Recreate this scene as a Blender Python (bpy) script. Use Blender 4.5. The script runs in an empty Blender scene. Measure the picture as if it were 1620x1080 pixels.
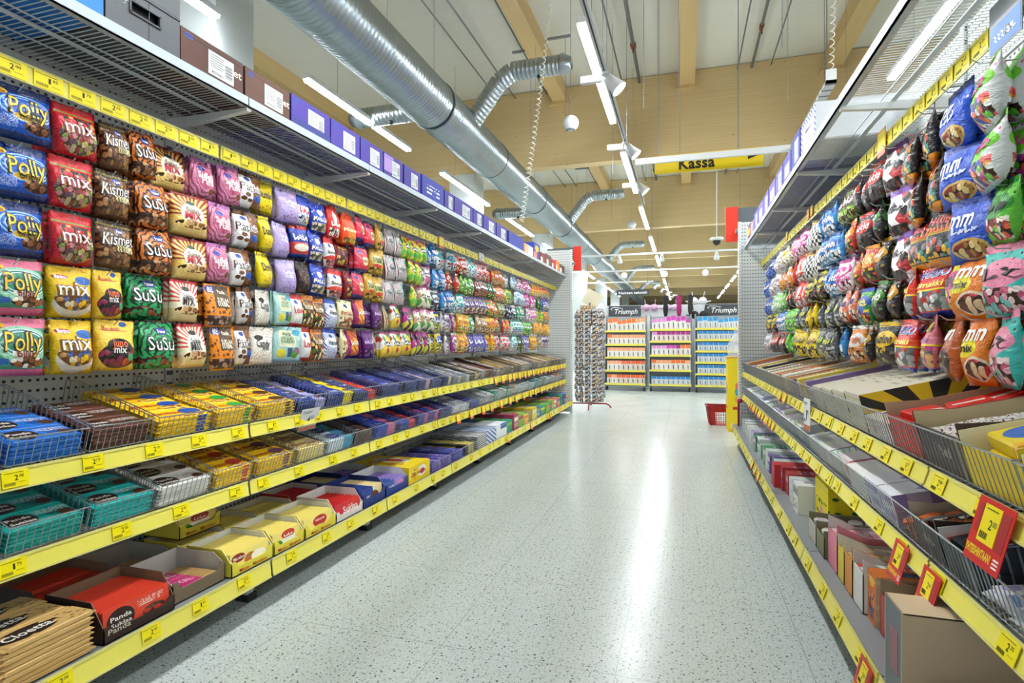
import bpy, math, random
from mathutils import Matrix, Vector
R = random.Random(7)
PI = math.pi
SC = bpy.context.scene
COL = SC.collection

# ------------------------------------------------------------------ camera, world, exposure
FPX = 890.0
cam_d = bpy.data.cameras.new('camera')
cam = bpy.data.objects.new('camera', cam_d)
COL.objects.link(cam)
cam_d.sensor_width = 36.0
cam_d.lens = 36.0 * FPX / 1620.0
cam_d.clip_start = 0.02
cam_d.clip_end = 200
cam_d.shift_y = -1.0 / 1620
cam.location = (0, 0, 1.06)
cam.rotation_euler = (PI / 2, 0, math.atan(272.0 / 890.0))
SC.camera = cam

vs = SC.view_settings
vs.view_transform = 'Standard'
vs.look = 'None'
vs.gamma = 1.0
vs.use_curve_mapping = False
vs.exposure = 0.78

world = bpy.data.worlds.new('store_air')
SC.world = world
world.use_nodes = True
bg = world.node_tree.nodes['Background']
bg.inputs[0].default_value = (0.86, 0.93, 1.0, 1)
bg.inputs[1].default_value = 0.34

LAMP_E = 62.0      # emission of the ceiling luminaires
SPOT_W = 42.0


order = ['first', 'second', 'third', 'fourth', 'fifth', 'sixth', 'seventh', 'eighth', 'ninth', 'tenth', 'eleventh', 'twelfth', 'thirteenth', 'fourteenth', 'fifteenth', 'sixteenth', 'seventeenth', 'eighteenth', 'nineteenth', 'twentieth']
order += [a + '-' + b_ for a in ('twenty', 'thirty', 'forty', 'fifty') for b_ in ['first', 'second', 'third', 'fourth', 'fifth', 'sixth', 'seventh', 'eighth', 'ninth']]


# ------------------------------------------------------------------ colour / material helpers
def lin(h):
    h = h.lstrip('#')
    o = []
    for i in (0, 2, 4):
        v = int(h[i:i + 2], 16) / 255.0
        o.append(v / 12.92 if v <= 0.04045 else ((v + 0.055) / 1.055) ** 2.4)
    return (o[0], o[1], o[2], 1.0)


_m = {}


def pbr(col, rough=0.5, metal=0.0, name=None, emit=None, es=0.0, alpha=1.0, spec=0.5, trans=0.0):
    key = (col, rough, metal, name, emit, es, alpha, trans)
    if key in _m:
        return _m[key]
    m = bpy.data.materials.new(name or ('surface_' + col.strip('#')))
    m.use_nodes = True
    b = m.node_tree.nodes['Principled BSDF']
    b.inputs['Base Color'].default_value = lin(col)
    b.inputs['Roughness'].default_value = rough
    b.inputs['Metallic'].default_value = metal
    b.inputs['Specular IOR Level'].default_value = spec
    b.inputs['Alpha'].default_value = alpha
    b.inputs['Transmission Weight'].default_value = trans
    if emit:
        b.inputs['Emission Color'].default_value = lin(emit)
        b.inputs['Emission Strength'].default_value = es
    _m[key] = m
    return m


class NB:
    """small node-building helper"""

    def __init__(s, m):
        s.t = m.node_tree
        s.b = s.t.nodes['Principled BSDF']

    def n(s, kind, **kw):
        x = s.t.nodes.new(kind)
        for k, v in kw.items():
            setattr(x, k, v)
        return x

    def put(s, sock, v):
        if v is None:
            return
        if hasattr(v, 'is_linked') or hasattr(v, 'links'):
            s.t.links.new(v, sock)
        else:
            sock.default_value = v

    def math(s, op, a, b=None, c=None, clamp=False):
        x = s.n('ShaderNodeMath', operation=op, use_clamp=clamp)
        s.put(x.inputs[0], a)
        s.put(x.inputs[1], b)
        s.put(x.inputs[2], c)
        return x.outputs[0]

    def mix(s, f, a, b):
        x = s.n('ShaderNodeMix', data_type='RGBA')
        s.put(x.inputs[0], f)
        s.put(x.inputs[6], a)
        s.put(x.inputs[7], b)
        return x.outputs[2]

    def ramp(s, f, cols, const=True):
        x = s.n('ShaderNodeValToRGB')
        r = x.color_ramp
        r.interpolation = 'CONSTANT' if const else 'LINEAR'
        k = len(cols)
        while len(r.elements) < k:
            r.elements.new(0.5)
        for i, c in enumerate(cols):
            r.elements[i].position = i / k if const else i / max(1, k - 1)
            r.elements[i].color = lin(c)
        s.put(x.inputs[0], f)
        return x.outputs[0]

    def xyz(s, v):
        x = s.n('ShaderNodeSeparateXYZ')
        s.put(x.inputs[0], v)
        return x.outputs

    def comb(s, a, b, c=0.0):
        x = s.n('ShaderNodeCombineXYZ')
        s.put(x.inputs[0], a)
        s.put(x.inputs[1], b)
        s.put(x.inputs[2], c)
        return x.outputs[0]


def newmat(name, rough=0.4, metal=0.0):
    m = bpy.data.materials.new(name)
    m.use_nodes = True
    nb = NB(m)
    nb.b.inputs['Roughness'].default_value = rough
    nb.b.inputs['Metallic'].default_value = metal
    return m, nb


def design(name, base, ops, rough=0.32, crinkle=0.0):
    """printed packaging: layered shapes in the face's own 0..1 frame"""
    m, nb = newmat(name, rough)
    uv = nb.n('ShaderNodeTexCoord').outputs['UV']
    x, y, _ = nb.xyz(uv)
    col = lin(base)

    def ell(cx, cy, rx, ry):
        a = nb.math('MULTIPLY_ADD', x, 1.0 / rx, -cx / rx)
        b = nb.math('MULTIPLY_ADD', y, 1.0 / ry, -cy / ry)
        d = nb.math('MULTIPLY_ADD', a, a, nb.math('MULTIPLY', b, b))
        return nb.math('LESS_THAN', d, 1.0), d

    def rect(x0, x1, y0, y1):
        a = nb.math('COMPARE', x, (x0 + x1) / 2, (x1 - x0) / 2)
        b = nb.math('COMPARE', y, (y0 + y1) / 2, (y1 - y0) / 2)
        return nb.math('MULTIPLY', a, b)

    for op in ops:
        k = op[0]
        if k == 'rect':
            col = nb.mix(rect(*op[1:5]), col, lin(op[5]))
        elif k == 'ell':
            col = nb.mix(ell(*op[1:5])[0], col, lin(op[5]))
        elif k in ('candy', 'candyr'):
            # heap of small coloured sweets inside an ellipse / rectangle
            v = nb.n('ShaderNodeTexVoronoi', voronoi_dimensions='2D')
            v.inputs['Scale'].default_value = op[5]
            nb.put(v.inputs['Vector'], uv)
            r = nb.xyz(v.outputs['Color'])[0]
            cc = nb.ramp(r, op[6])
            edge = nb.math('GREATER_THAN', v.outputs['Distance'], 0.52)
            cc = nb.mix(edge, cc, lin(op[7] if len(op) > 7 else '3a2218'))
            mask = ell(*op[1:5])[0] if k == 'candy' else rect(*op[1:5])
            col = nb.mix(mask, col, cc)
        elif k == 'rays':
            a = nb.math('ARCTAN2', nb.math('SUBTRACT', y, op[2]), nb.math('SUBTRACT', x, op[1]))
            f = nb.math('FRACT', nb.math('MULTIPLY', a, op[3] / (2 * PI)))
            f = nb.math('LESS_THAN', f, 0.48)
            f = nb.math('MULTIPLY', f, rect(*op[4:8]))
            col = nb.mix(f, col, lin(op[8]))
        elif k == 'rings':
            _, d = ell(op[1], op[2], 1, 1)
            no = nb.n('ShaderNodeTexNoise', noise_dimensions='2D')
            no.inputs['Scale'].default_value = 4.0
            nb.put(no.inputs['Vector'], uv)
            q = nb.math('MULTIPLY_ADD', no.outputs[0], op[5], nb.math('SQRT', d))
            f = nb.math('LESS_THAN', nb.math('FRACT', nb.math('MULTIPLY', q, op[3])), op[4])
            col = nb.mix(f, col, lin(op[6]))
        elif k == 'stripes':
            q = nb.math('MULTIPLY_ADD', x, op[1], nb.math('MULTIPLY', y, op[2]))
            f = nb.math('LESS_THAN', nb.math('FRACT', q), op[3])
            if len(op) > 5:
                f = nb.math('MULTIPLY', f, rect(*op[5:9]))
            col = nb.mix(f, col, lin(op[4]))
        elif k == 'dia':
            a = nb.math('MULTIPLY_ADD', x, op[1], nb.math('MULTIPLY', y, op[2]))
            b = nb.math('MULTIPLY_ADD', x, op[1], nb.math('MULTIPLY', y, -op[2]))
            w = nb.n('ShaderNodeTexWhiteNoise', noise_dimensions='2D')
            nb.put(w.inputs['Vector'], nb.comb(nb.math('FLOOR', a), nb.math('FLOOR', b)))
            col2 = nb.ramp(w.outputs[0], op[3])
            col = nb.mix(rect(*op[4:8]), col, col2) if len(op) > 4 else col2
        elif k == 'check':
            a = nb.math('FLOOR', nb.math('MULTIPLY', x, op[1]))
            b = nb.math('FLOOR', nb.math('MULTIPLY', y, op[2]))
            f = nb.math('GREATER_THAN', nb.math('FRACT', nb.math('MULTIPLY', nb.math('ADD', a, b), 0.5)), 0.25)
            col = nb.mix(f, col, lin(op[3]))
        elif k == 'dots':
            v = nb.n('ShaderNodeTexVoronoi', voronoi_dimensions='2D')
            v.inputs['Scale'].default_value = op[1]
            nb.put(v.inputs['Vector'], uv)
            f = nb.math('LESS_THAN', v.outputs['Distance'], op[2])
            if len(op) > 4:
                f = nb.math('MULTIPLY', f, rect(*op[4:8]))
            col = nb.mix(f, col, lin(op[3]))
        elif k == 'lines':
            # thin printed lines of small text inside a rectangle
            w = nb.n('ShaderNodeTexNoise', noise_dimensions='2D')
            w.inputs['Scale'].default_value = op[6]
            w.inputs['Detail'].default_value = 0
            nb.put(w.inputs['Vector'], uv)
            f = nb.math('LESS_THAN', nb.math('FRACT', nb.math('MULTIPLY', y, op[5])), 0.45)
            f = nb.math('MULTIPLY', f, nb.math('GREATER_THAN', w.outputs[0], 0.46))
            f = nb.math('MULTIPLY', f, rect(*op[1:5]))
            col = nb.mix(f, col, lin(op[7]))
    nb.put(nb.b.inputs['Base Color'], col)
    if crinkle > 0:
        no = nb.n('ShaderNodeTexNoise')
        no.inputs['Scale'].default_value = 9
        no.inputs['Detail'].default_value = 4
        no.inputs['Distortion'].default_value = 1.2
        nb.put(no.inputs['Vector'], nb.n('ShaderNodeTexCoord').outputs['UV'])
        bu = nb.n('ShaderNodeBump')
        bu.inputs['Strength'].default_value = crinkle
        bu.inputs['Distance'].default_value = 0.012
        nb.put(bu.inputs['Height'], no.outputs[0])
        nb.put(nb.b.inputs['Normal'], bu.outputs[0])
    return m


# ------------------------------------------------------------------ mesh helpers
class MB:
    def __init__(s):
        s.v, s.f, s.mi, s.uv = [], [], [], {}

    def face(s, pts, mi=0, uv=None):
        i = len(s.v)
        s.v.extend([tuple(p) for p in pts])
        if uv:
            s.uv[len(s.f)] = uv
        s.f.append(tuple(range(i, i + len(pts))))
        s.mi.append(mi)

    def box(s, x0, x1, y0, y1, z0, z1, mi=0, M=None, faces='xXyYzZ'):
        if x0 > x1: x0, x1 = x1, x0
        if y0 > y1: y0, y1 = y1, y0
        if z0 > z1: z0, z1 = z1, z0
        P = [(x, y, z) for x in (x0, x1) for y in (y0, y1) for z in (z0, z1)]
        if M is not None:
            P = [tuple(M @ Vector(p)) for p in P]
        i = len(s.v)
        s.v.extend(P)
        F = {'x': (0, 1, 3, 2), 'X': (4, 6, 7, 5), 'y': (0, 4, 5, 1), 'Y': (2, 3, 7, 6), 'z': (0, 2, 6, 4), 'Z': (1, 5, 7, 3)}
        for k in faces:
            s.f.append(tuple(i + a for a in F[k]))
            s.mi.append(mi)

    def tube(s, p0, p1, r, n=4, mi=0, r2=None, caps=True):
        p0, p1 = Vector(p0), Vector(p1)
        d = (p1 - p0)
        if d.length < 1e-9:
            return
        d.normalize()
        a = d.cross(Vector((0, 0, 1)) if abs(d.z) < 0.9 else Vector((1, 0, 0))).normalized()
        b = d.cross(a)
        i = len(s.v)
        for p, rr in ((p0, r), (p1, r if r2 is None else r2)):
            for k in range(n):
                t = 2 * PI * (k + 0.5) / n
                s.v.append(tuple(p + a * (rr * math.cos(t)) + b * (rr * math.sin(t))))
        for k in range(n):
            s.f.append((i + k, i + (k + 1) % n, i + n + (k + 1) % n, i + n + k))
            s.mi.append(mi)
        if caps:
            s.f.append(tuple(i + k for k in range(n))[::-1]); s.mi.append(mi)
            s.f.append(tuple(i + n + k for k in range(n))); s.mi.append(mi)

    def path(s, pts, r, n=5, mi=0):
        for a, b in zip(pts, pts[1:]):
            s.tube(a, b, r, n, mi)

    def lathe(s, prof, n=16, M=None, mi=0):
        """prof: (radius, height) pairs about z"""
        i = len(s.v)
        for r, z in prof:
            for k in range(n):
                t = 2 * PI * k / n
                p = Vector((r * math.cos(t), r * math.sin(t), z))
                s.v.append(tuple(M @ p) if M is not None else tuple(p))
        for j in range(len(prof) - 1):
            for k in range(n):
                a, b = i + j * n + k, i + j * n + (k + 1) % n
                s.f.append((a, b, b + n, a + n)); s.mi.append(mi)

    def prism(s, pts, vec, mi=0):
        i = len(s.v); n = len(pts); vec = Vector(vec)
        s.v.extend([tuple(p) for p in pts])
        s.v.extend([tuple(Vector(p) + vec) for p in pts])
        s.f.append(tuple(range(i, i + n))[::-1]); s.mi.append(mi)
        s.f.append(tuple(range(i + n, i + 2 * n))); s.mi.append(mi)
        for k in range(n):
            s.f.append((i + k, i + (k + 1) % n, i + n + (k + 1) % n, i + n + k)); s.mi.append(mi)

    def add(s, verts, faces, mi=0, fn=None):
        i = len(s.v)
        s.v.extend([fn(p) if fn else tuple(p) for p in verts])
        for f in faces:
            s.f.append(tuple(i + a for a in f)); s.mi.append(mi)

    def mesh(s, name, mats, smooth=False, uvfn=None):
        me = bpy.data.meshes.new(name)
        me.from_pydata(s.v, [], s.f)
        for m in mats:
            me.materials.append(m)
        me.polygons.foreach_set('material_index', s.mi)
        if uvfn or s.uv:
            lay = me.uv_layers.new(name='UVMap')
            for pi, p in enumerate(me.polygons):
                u = s.uv.get(pi)
                for j, li in enumerate(p.loop_indices):
                    if u:
                        lay.data[li].uv = u[j]
                    elif uvfn:
                        lay.data[li].uv = uvfn(s.v[me.loops[li].vertex_index])
        if smooth:
            me.polygons.foreach_set('use_smooth', [True] * len(me.polygons))
        me.update()
        return me

    def build(s, name, mats, parent=None, smooth=False, uvfn=None):
        if not isinstance(mats, (list, tuple)):
            mats = [mats]
        o = bpy.data.objects.new(name, s.mesh(name, mats, smooth, uvfn))
        COL.objects.link(o)
        if parent:
            o.parent = parent
        return o


def place(name, me, loc=(0, 0, 0), rz=0.0, parent=None, scale=None, rot=None):
    o = bpy.data.objects.new(name, me)
    o.location = loc
    o.rotation_euler = rot if rot else (0, 0, rz)
    if scale:
        o.scale = scale
    COL.objects.link(o)
    if parent:
        o.parent = parent
    return o


def empty(name, loc=(0, 0, 0), rz=0.0):
    o = bpy.data.objects.new(name, None)
    o.empty_display_size = 0.05
    o.location = loc
    o.rotation_euler = (0, 0, rz)
    COL.objects.link(o)
    return o


def tag(o, label, cat, group=None):
    o['label'] = label
    o['category'] = cat
    if group:
        o['group'] = group
    return o


def struct(o):
    o['kind'] = 'structure'
    return o


def copy_tree(o):
    c = o.copy()
    COL.objects.link(c)
    for ch in o.children:
        d = copy_tree(ch)
        d.parent = c
    return c


# ------------------------------------------------------------------ lettering
_txt = {}


def split_tris(vs_, fs, L):
    out = []
    todo = [tuple(f) for f in fs]
    while todo:
        f = todo.pop()
        if len(f) != 3:
            todo += [(f[0], f[i], f[i + 1]) for i in range(1, len(f) - 1)]
            continue
        e = [(math.dist(vs_[f[i]], vs_[f[(i + 1) % 3]]), i) for i in range(3)]
        d, i = max(e)
        if d < L:
            out.append(f)
            continue
        a, b, c = f[i], f[(i + 1) % 3], f[(i + 2) % 3]
        vs_.append(((vs_[a][0] + vs_[b][0]) / 2, (vs_[a][1] + vs_[b][1]) / 2))
        m = len(vs_) - 1
        todo += [(a, m, c), (m, b, c)]
    return out


def marks_geo(n, off):
    """print too small or blurred to read: letter-like strokes without characters"""
    r = random.Random(n * 13 + 5)
    t = .085 + off * .8
    vs_, fs = [], []

    def stroke(pts):
        for (ax, ay), (bx, by) in zip(pts, pts[1:]):
            d = math.hypot(bx - ax, by - ay) or 1
            nx, ny = -(by - ay) / d * t, (bx - ax) / d * t
            ex, ey = (bx - ax) / d * t * .6, (by - ay) / d * t * .6
            i = len(vs_)
            vs_.extend([(ax - nx - ex, ay - ny - ey), (bx - nx + ex, by - ny + ey), (bx + nx + ex, by + ny + ey), (ax + nx - ex, ay + ny - ey)])
            fs.append((i, i + 1, i + 2, i + 3))
    x = 0.0
    for k in range(n):
        kind = r.randrange(4)
        hgt = 1.0 if k == 0 or r.random() < .3 else .72
        if kind == 0:
            stroke([(x, hgt), (x + .08, 0), (x + .4, hgt * .3)])
        elif kind == 1:
            stroke([(x + .22 + .2 * math.cos(a * .7), hgt * (.5 + .45 * math.sin(a * .7))) for a in range(9)])
        elif kind == 2:
            stroke([(x, 0), (x + .12, hgt * .8), (x + .27, hgt * .25), (x + .42, hgt * .75)])
        else:
            stroke([(x, hgt * .85), (x + .3, hgt * .6), (x + .1, hgt * .35), (x + .38, hgt * .05)])
        x += .58
    w = x - .14
    return [(a - w / 2, b_) for a, b_ in vs_], fs, w, 1.0


def text_geo(s, off=0.0, res=2):
    """(verts, faces, width, height) of a line of bold lettering, height 1 = cap height"""
    key = (s, off, res)
    if key in _txt:
        return _txt[key]
    if s[0] == '~':
        _txt[key] = marks_geo(int(s[1:]), off)
        return _txt[key]
    c = bpy.data.curves.new('t', 'FONT')
    c.body = s
    c.size = 1.0
    c.offset = off
    c.resolution_u = 2
    c.space_character = 1.0 + max(0.0, off * 1.5)
    o = bpy.data.objects.new('t', c)
    me = bpy.data.meshes.new_from_object(o)
    vs_ = [(v.co.x, v.co.y) for v in me.vertices]
    fs = [tuple(p.vertices) for p in me.polygons]
    bpy.data.objects.remove(o)
    bpy.data.curves.remove(c)
    bpy.data.meshes.remove(me)
    x0 = min(v[0] for v in vs_); x1 = max(v[0] for v in vs_)
    k = 1 / 0.7
    vs_ = [((x - (x0 + x1) / 2) * k, y * k) for x, y in vs_]
    if res == 1:
        fs = split_tris(vs_, fs, .5)
    _txt[key] = (vs_, fs, (x1 - x0) * k, 1.0)
    return _txt[key]


def add_text(mb, s, mi, width, fn, off=0.02, ht=None, rot=0.0, slant=0.0, arch=0.0, fine=False):
    """drape lettering of given width; fn maps (x, y) in metres about the text centre to a 3d point"""
    v, f, w, _ = text_geo(s, off, 1 if fine else 2)
    k = width / w
    ky = (ht if ht else k)
    ca, sa = math.cos(rot), math.sin(rot)

    def g(p):
        x = p[0] * k + slant * p[1] * ky
        y = (p[1] - 0.5) * ky + arch * (1 - (2 * x / width) ** 2) * ky
        return fn(x * ca - y * sa, x * sa + y * ca)
    mb.add(v, f, mi, g)


# ------------------------------------------------------------------ surfaces of the store
def floor_mat():
    m, nb = newmat('terrazzo', 0.2)
    co = nb.n('ShaderNodeTexCoord').outputs['Object']
    col = lin('CCD4D0')
    for sc, th, c, jit in ((90, 0.26, 'D6DEDB', 1), (66, 0.14, 'A2ACA8', 1), (42, 0.095, '7C8784', 1), (27, 0.062, '4A5552', 1), (54, 0.07, '948C80', 1)):
        v = nb.n('ShaderNodeTexVoronoi', voronoi_dimensions='2D')
        v.inputs['Scale'].default_value = sc
        nb.put(v.inputs['Vector'], co)
        rr = nb.xyz(v.outputs['Color'])[0]
        t = nb.math('MULTIPLY', rr, th * 1.7)
        col = nb.mix(nb.math('LESS_THAN', v.outputs['Distance'], t), col, lin(c))
    x, y, _ = nb.xyz(co)
    jx = nb.math('LESS_THAN', nb.math('FRACT', nb.math('MULTIPLY_ADD', x, 1 / 0.6, 0.35)), 0.006)
    jy = nb.math('LESS_THAN', nb.math('FRACT', nb.math('MULTIPLY', y, 1 / 0.6)), 0.006)
    j = nb.math('MAXIMUM', jx, jy)
    col = nb.mix(nb.math('MULTIPLY', j, 0.6), col, lin('8F9996'))
    nb.put(nb.b.inputs['Base Color'], col)
    no = nb.n('ShaderNodeTexNoise')
    no.inputs['Scale'].default_value = 2.2
    nb.put(no.inputs['Vector'], co)
    nb.put(nb.b.inputs['Roughness'], nb.math('MULTIPLY_ADD', no.outputs[0], 0.14, 0.17))
    return m


def peg_mat(name, base, hole, ax, px=0.025, pz=0.035, w=0.0052, h=0.0045):
    """sheet metal perforated in a regular grid; ax: which object axis runs along the sheet"""
    m, nb = newmat(name, 0.42)
    c = nb.xyz(nb.n('ShaderNodeTexCoord').outputs['Object'])
    fx = nb.math('FRACT', nb.math('MULTIPLY', c[ax], 1 / px))
    fz = nb.math('FRACT', nb.math('MULTIPLY', c[2], 1 / pz))
    a = nb.math('COMPARE', fx, 0.5, w / px)
    b = nb.math('COMPARE', fz, 0.5, h / pz)
    f = nb.math('MULTIPLY', a, b)
    nb.put(nb.b.inputs['Base Color'], nb.mix(f, lin(base), lin(hole)))
    return m


def wood_mat(name, base, dark, along=0):
    m, nb = newmat(name, 0.55)
    co = nb.n('ShaderNodeTexCoord').outputs['Object']
    mp = nb.n('ShaderNodeMapping')
    sc = [4.0, 4.0, 60.0]
    sc[along] = 0.6
    if along == 1:
        sc = [60.0, 0.6, 4.0]
    mp.inputs['Scale'].default_value = sc
    nb.put(mp.inputs['Vector'], co)
    no = nb.n('ShaderNodeTexNoise')
    no.inputs['Scale'].default_value = 1.0
    no.inputs['Detail'].default_value = 5
    nb.put(no.inputs['Vector'], mp.outputs[0])
    col = nb.mix(no.outputs[0], lin(base), lin(dark))
    c = nb.xyz(co)
    if along == 0:
        w = nb.n('ShaderNodeTexWhiteNoise', noise_dimensions='1D')
        nb.put(w.inputs['W'], nb.math('FLOOR', nb.math('MULTIPLY', c[2], 1 / 0.045)))
        col = nb.mix(nb.math('MULTIPLY', w.outputs[0], 0.22), col, lin(dark))
        g = nb.math('LESS_THAN', nb.math('FRACT', nb.math('MULTIPLY', c[2], 1 / 0.045)), 0.05)
        col = nb.mix(nb.math('MULTIPLY', g, 0.25), col, lin('7A5C34'))
    mp2 = nb.n('ShaderNodeMapping')
    mp2.inputs['Scale'].default_value = [1, 1, 2.2] if along == 0 else [2.2, 1, 1]
    nb.put(mp2.inputs['Vector'], co)
    v = nb.n('ShaderNodeTexVoronoi')
    v.inputs['Scale'].default_value = 5.5
    nb.put(v.inputs['Vector'], mp2.outputs[0])
    k = nb.math('LESS_THAN', v.outputs['Distance'], nb.math('MULTIPLY', nb.xyz(v.outputs['Color'])[0], 0.085))
    col = nb.mix(nb.math('MULTIPLY', k, 0.8), col, lin('5A3F22'))
    nb.put(nb.b.inputs['Base Color'], col)
    return m


def ceil_mat():
    m, nb = newmat('ceiling_panel', 0.7)
    c = nb.xyz(nb.n('ShaderNodeTexCoord').outputs['Object'])
    f = nb.math('LESS_THAN', nb.math('FRACT', nb.math('MULTIPLY', c[1], 1 / 0.3)), 0.02)
    nb.put(nb.b.inputs['Base Color'], nb.mix(nb.math('MULTIPLY', f, 0.3), lin('D6D4C6'), lin('A9A798')))
    return m


M_FLOOR = floor_mat()
M_CEIL = ceil_mat()
M_BEAM = wood_mat('glulam', 'DCC696', 'C6AA76', 0)
M_PURL = wood_mat('purlin_wood', 'D4B982', 'B99A66', 1)
M_WALL = pbr('CFD4D2', 0.7, name='painted_wall')
M_WHITE = pbr('E6E9E8', 0.4, name='white_enamel')
M_PALE = pbr('C9CFCE', 0.45, name='pale_column')
M_PEGY = peg_mat('perforated_white_along', 'E0E5E2', '30363A', 1)
M_PEGX = peg_mat('perforated_white_across', 'DDE1DF', '4A5054', 0)
M_UPR = peg_mat('slotted_upright', 'E2E6E4', '565C60', 0, 0.03, 0.05, 0.004, 0.01)
M_GALV = pbr('B9C3C6', 0.28, 0.85, name='galvanised_steel')
M_DUCT = pbr('A6B0B3', 0.28, 0.9, name='spiral_duct_steel')
M_WIRE = pbr('A3ABB0', 0.3, 0.75, name='zinc_wire')
M_WIREL = pbr('DDE3E6', 0.35, 0.1, name='light_wire')
M_DECK = pbr('B7BEC2', 0.35, 0.5, name='grey_shelf_edge')
M_EDGE = pbr('AEB9C2', 0.35, 0.25, name='grey_painted_edge')
M_DARK = pbr('24272A', 0.5, name='dark_rubber')
M_GREYB = pbr('83888C', 0.5, name='grey_shelf_pan')
M_YEL = pbr('EDE262', 0.3, name='pale_yellow_price_rail')
M_STK = pbr('F6E400', 0.35, name='bright_yellow_sticker')
M_BARC = pbr('6A6220', 0.5, name='barcode_print')
M_INK = pbr('1E1C14', 0.5, name='black_print')
M_REDC = pbr('D2161E', 0.35, name='red_card')
M_REDCD = pbr('A91A2A', 0.35, name='dark_red_card')
M_YTXT = pbr('F8E11A', 0.4, name='yellow_lettering')
M_WTXT = pbr('F4F4F2', 0.4, name='white_lettering')
M_LAMP = pbr('FFFFFF', 0.4, name='lamp_diffuser', emit='F4FBFF', es=LAMP_E)
M_SPOT = pbr('FFFFFF', 0.4, name='spot_glow', emit='FFFDF5', es=40.0)
M_CLEAR = pbr('F2F5F5', 0.15, name='clear_plastic', trans=0.0, alpha=0.35)

# ------------------------------------------------------------------ building shell
b = MB(); b.face([(-22, -3, 0), (12, -3, 0), (12, 52, 0), (-22, 52, 0)])
struct(b.build('floor', M_FLOOR))
b = MB(); b.box(-22, 12, -3, 52, 5.28, 5.4)
struct(b.build('ceiling', M_CEIL))
for i, (nm, bx) in enumerate((('wall_far', (-22, 12, 51.8, 52, 0, 5.28)), ('wall_left', (-22.2, -22, -3, 52, 0, 5.28)))):
    b = MB(); b.box(*bx); struct(b.build(nm, M_WALL))
BY = [3.5 + 5.7 * i for i in range(9)]
for i, y in enumerate(BY):
    b = MB()
    b.box(-22, 12, y, y + 0.22, 3.98, 5.27)
    struct(b.build('beam_%d' % (i + 1), M_BEAM))
PX = [0.05 + 2.02 * k for k in range(-10, 6)]
n = 0
for y in BY[:7]:
    for x in PX:
        if x < -14 and y > 20:
            continue
        n += 1
        b = MB()
        b.box(x - 0.11, x + 0.11, y + 0.22, y + 5.7, 5.02, 5.277)
        b.box(x - 0.17, x + 0.17, y + 5.60, y + 5.7, 4.97, 5.02)
        struct(b.build('purlin_%d' % n, M_PURL))
for i, (x, y) in enumerate([(-3.72, yy) for yy in BY[:7]] + [(-10.5, yy) for yy in BY[2:6]]):
    b = MB(); b.box(x - 0.25, x + 0.25, y, y + 0.4, 0, 3.978)
    struct(b.build('column_%d' % (i + 1), M_PALE))

# pipes, conduits and hanger rails fixed under the roof panels
b = MB()
tg = []
for i, (x, r, mt) in enumerate(((-4.7, 0.012, 0), (-4.3, 0.012, 0), (-3.05, 0.010, 0), (-2.75, 0.012, 0), (-2.2, 0.010, 0), (-0.95, 0.012, 0), (-0.68, 0.026, 1), (0.98, 0.02, 1), (0.78, 0.01, 0), (1.25, 0.01, 0), (-1.2, 0.010, 0))):
    b = MB(); b.tube((x, -2, 5.2), (x, 33, 5.2), r, 8)
    if r > 0.015:
        for y in (2.1, 5.1, 8.0, 11, 14):
            b.tube((x, y, 5.2), (x, y + 0.09, 5.2), r * 1.6, 8, 1)
            b.tube((x, y + .045, 5.2), (x, y + 0.045, 5.10), 0.012, 6, 1)
    o = b.build('sprinkler_pipe' if r > 0.015 else 'conduit', [pbr('7E8486', 0.35, 0.6, name='grey_pipe'), pbr('8A4A34', 0.4, 0.4, name='copper_joint')])
    tag(o, {0.98: 'grey sprinkler pipe with copper coloured joints under the roof above the right shelves', -0.68: 'thick grey sprinkler pipe with copper joints right of the row of spotlights'}.get(x, 'thin grey conduit running along the white roof panels'), 'pipe',
        None)
    if r < .015:
        o['label'] = 'thin grey conduit under the white roof panels, %s from the left' % order[sorted((-4.7, -4.3, -3.05, -2.75, -2.2, -1.2, -.95, .78, 1.25)).index(x)]
for i, (x, y) in enumerate(((-2.15, 7.6), (-1.62, 7.4), (-2.3, 13.2), (-1.7, 13.1))):
    b = MB(); b.box(x - 0.17, x + 0.17, y, y + 0.03, 5.12, 5.15)
    b.tube((x + .1, y + .015, 5.12), (x + .1, y + .015, 3.85), 0.004, 4)
    tag(b.build('hanger_rail', M_GREYB), 'short grey hanger rail with drop wire under the roof, %s one' % ('near left', 'near right', 'far left', 'far right')[i], 'rail', 'hanger rails')

# ------------------------------------------------------------------ spiral duct and its outlets
DX, DZ, DR = -2.55, 3.56, 0.25
duct = empty('ventilation_duct', (DX, 0.0, DZ))
tag(duct, 'large round spiral steel ventilation duct hanging along the left of the aisle', 'duct')
prof = []
y = -0.5
while y < 16.5:
    prof += [(DR - 0.004, y), (DR - 0.004, y + 0.026), (DR + 0.006, y + 0.032), (DR + 0.006, y + 0.042)]
    y += 0.052
RY = Matrix.Rotation(-PI / 2, 4, 'X')
b = MB(); b.lathe(prof, 36, M=RY)
b.build('corrugated_pipe', M_DUCT, duct, smooth=True)
prof = [(DR, 16.5), (DR, 18), (DR + .06, 18.3), (DR + .06, 19.6), (DR, 19.9)]
y = 20
while y < 45:
    prof += [(DR, y), (DR + 0.01, y + .04), (DR, y + .08), (DR, y + 1.4)]
    y += 1.5
b = MB(); b.lathe(prof, 28, M=RY)
b.build('smooth_pipe', M_DUCT, duct, smooth=True)
for y in (3.0, 5.45, 7.3, 9.6, 11.9, 14.2, 16.5):
    b = MB(); b.lathe([(DR + .006, y), (DR + .014, y), (DR + .014, y + .02), (DR + .006, y + .02)], 36, M=RY)
    b.build('joint_ring', pbr('6F787B', 0.4, 0.8, name='duct_joint'), duct)
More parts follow.
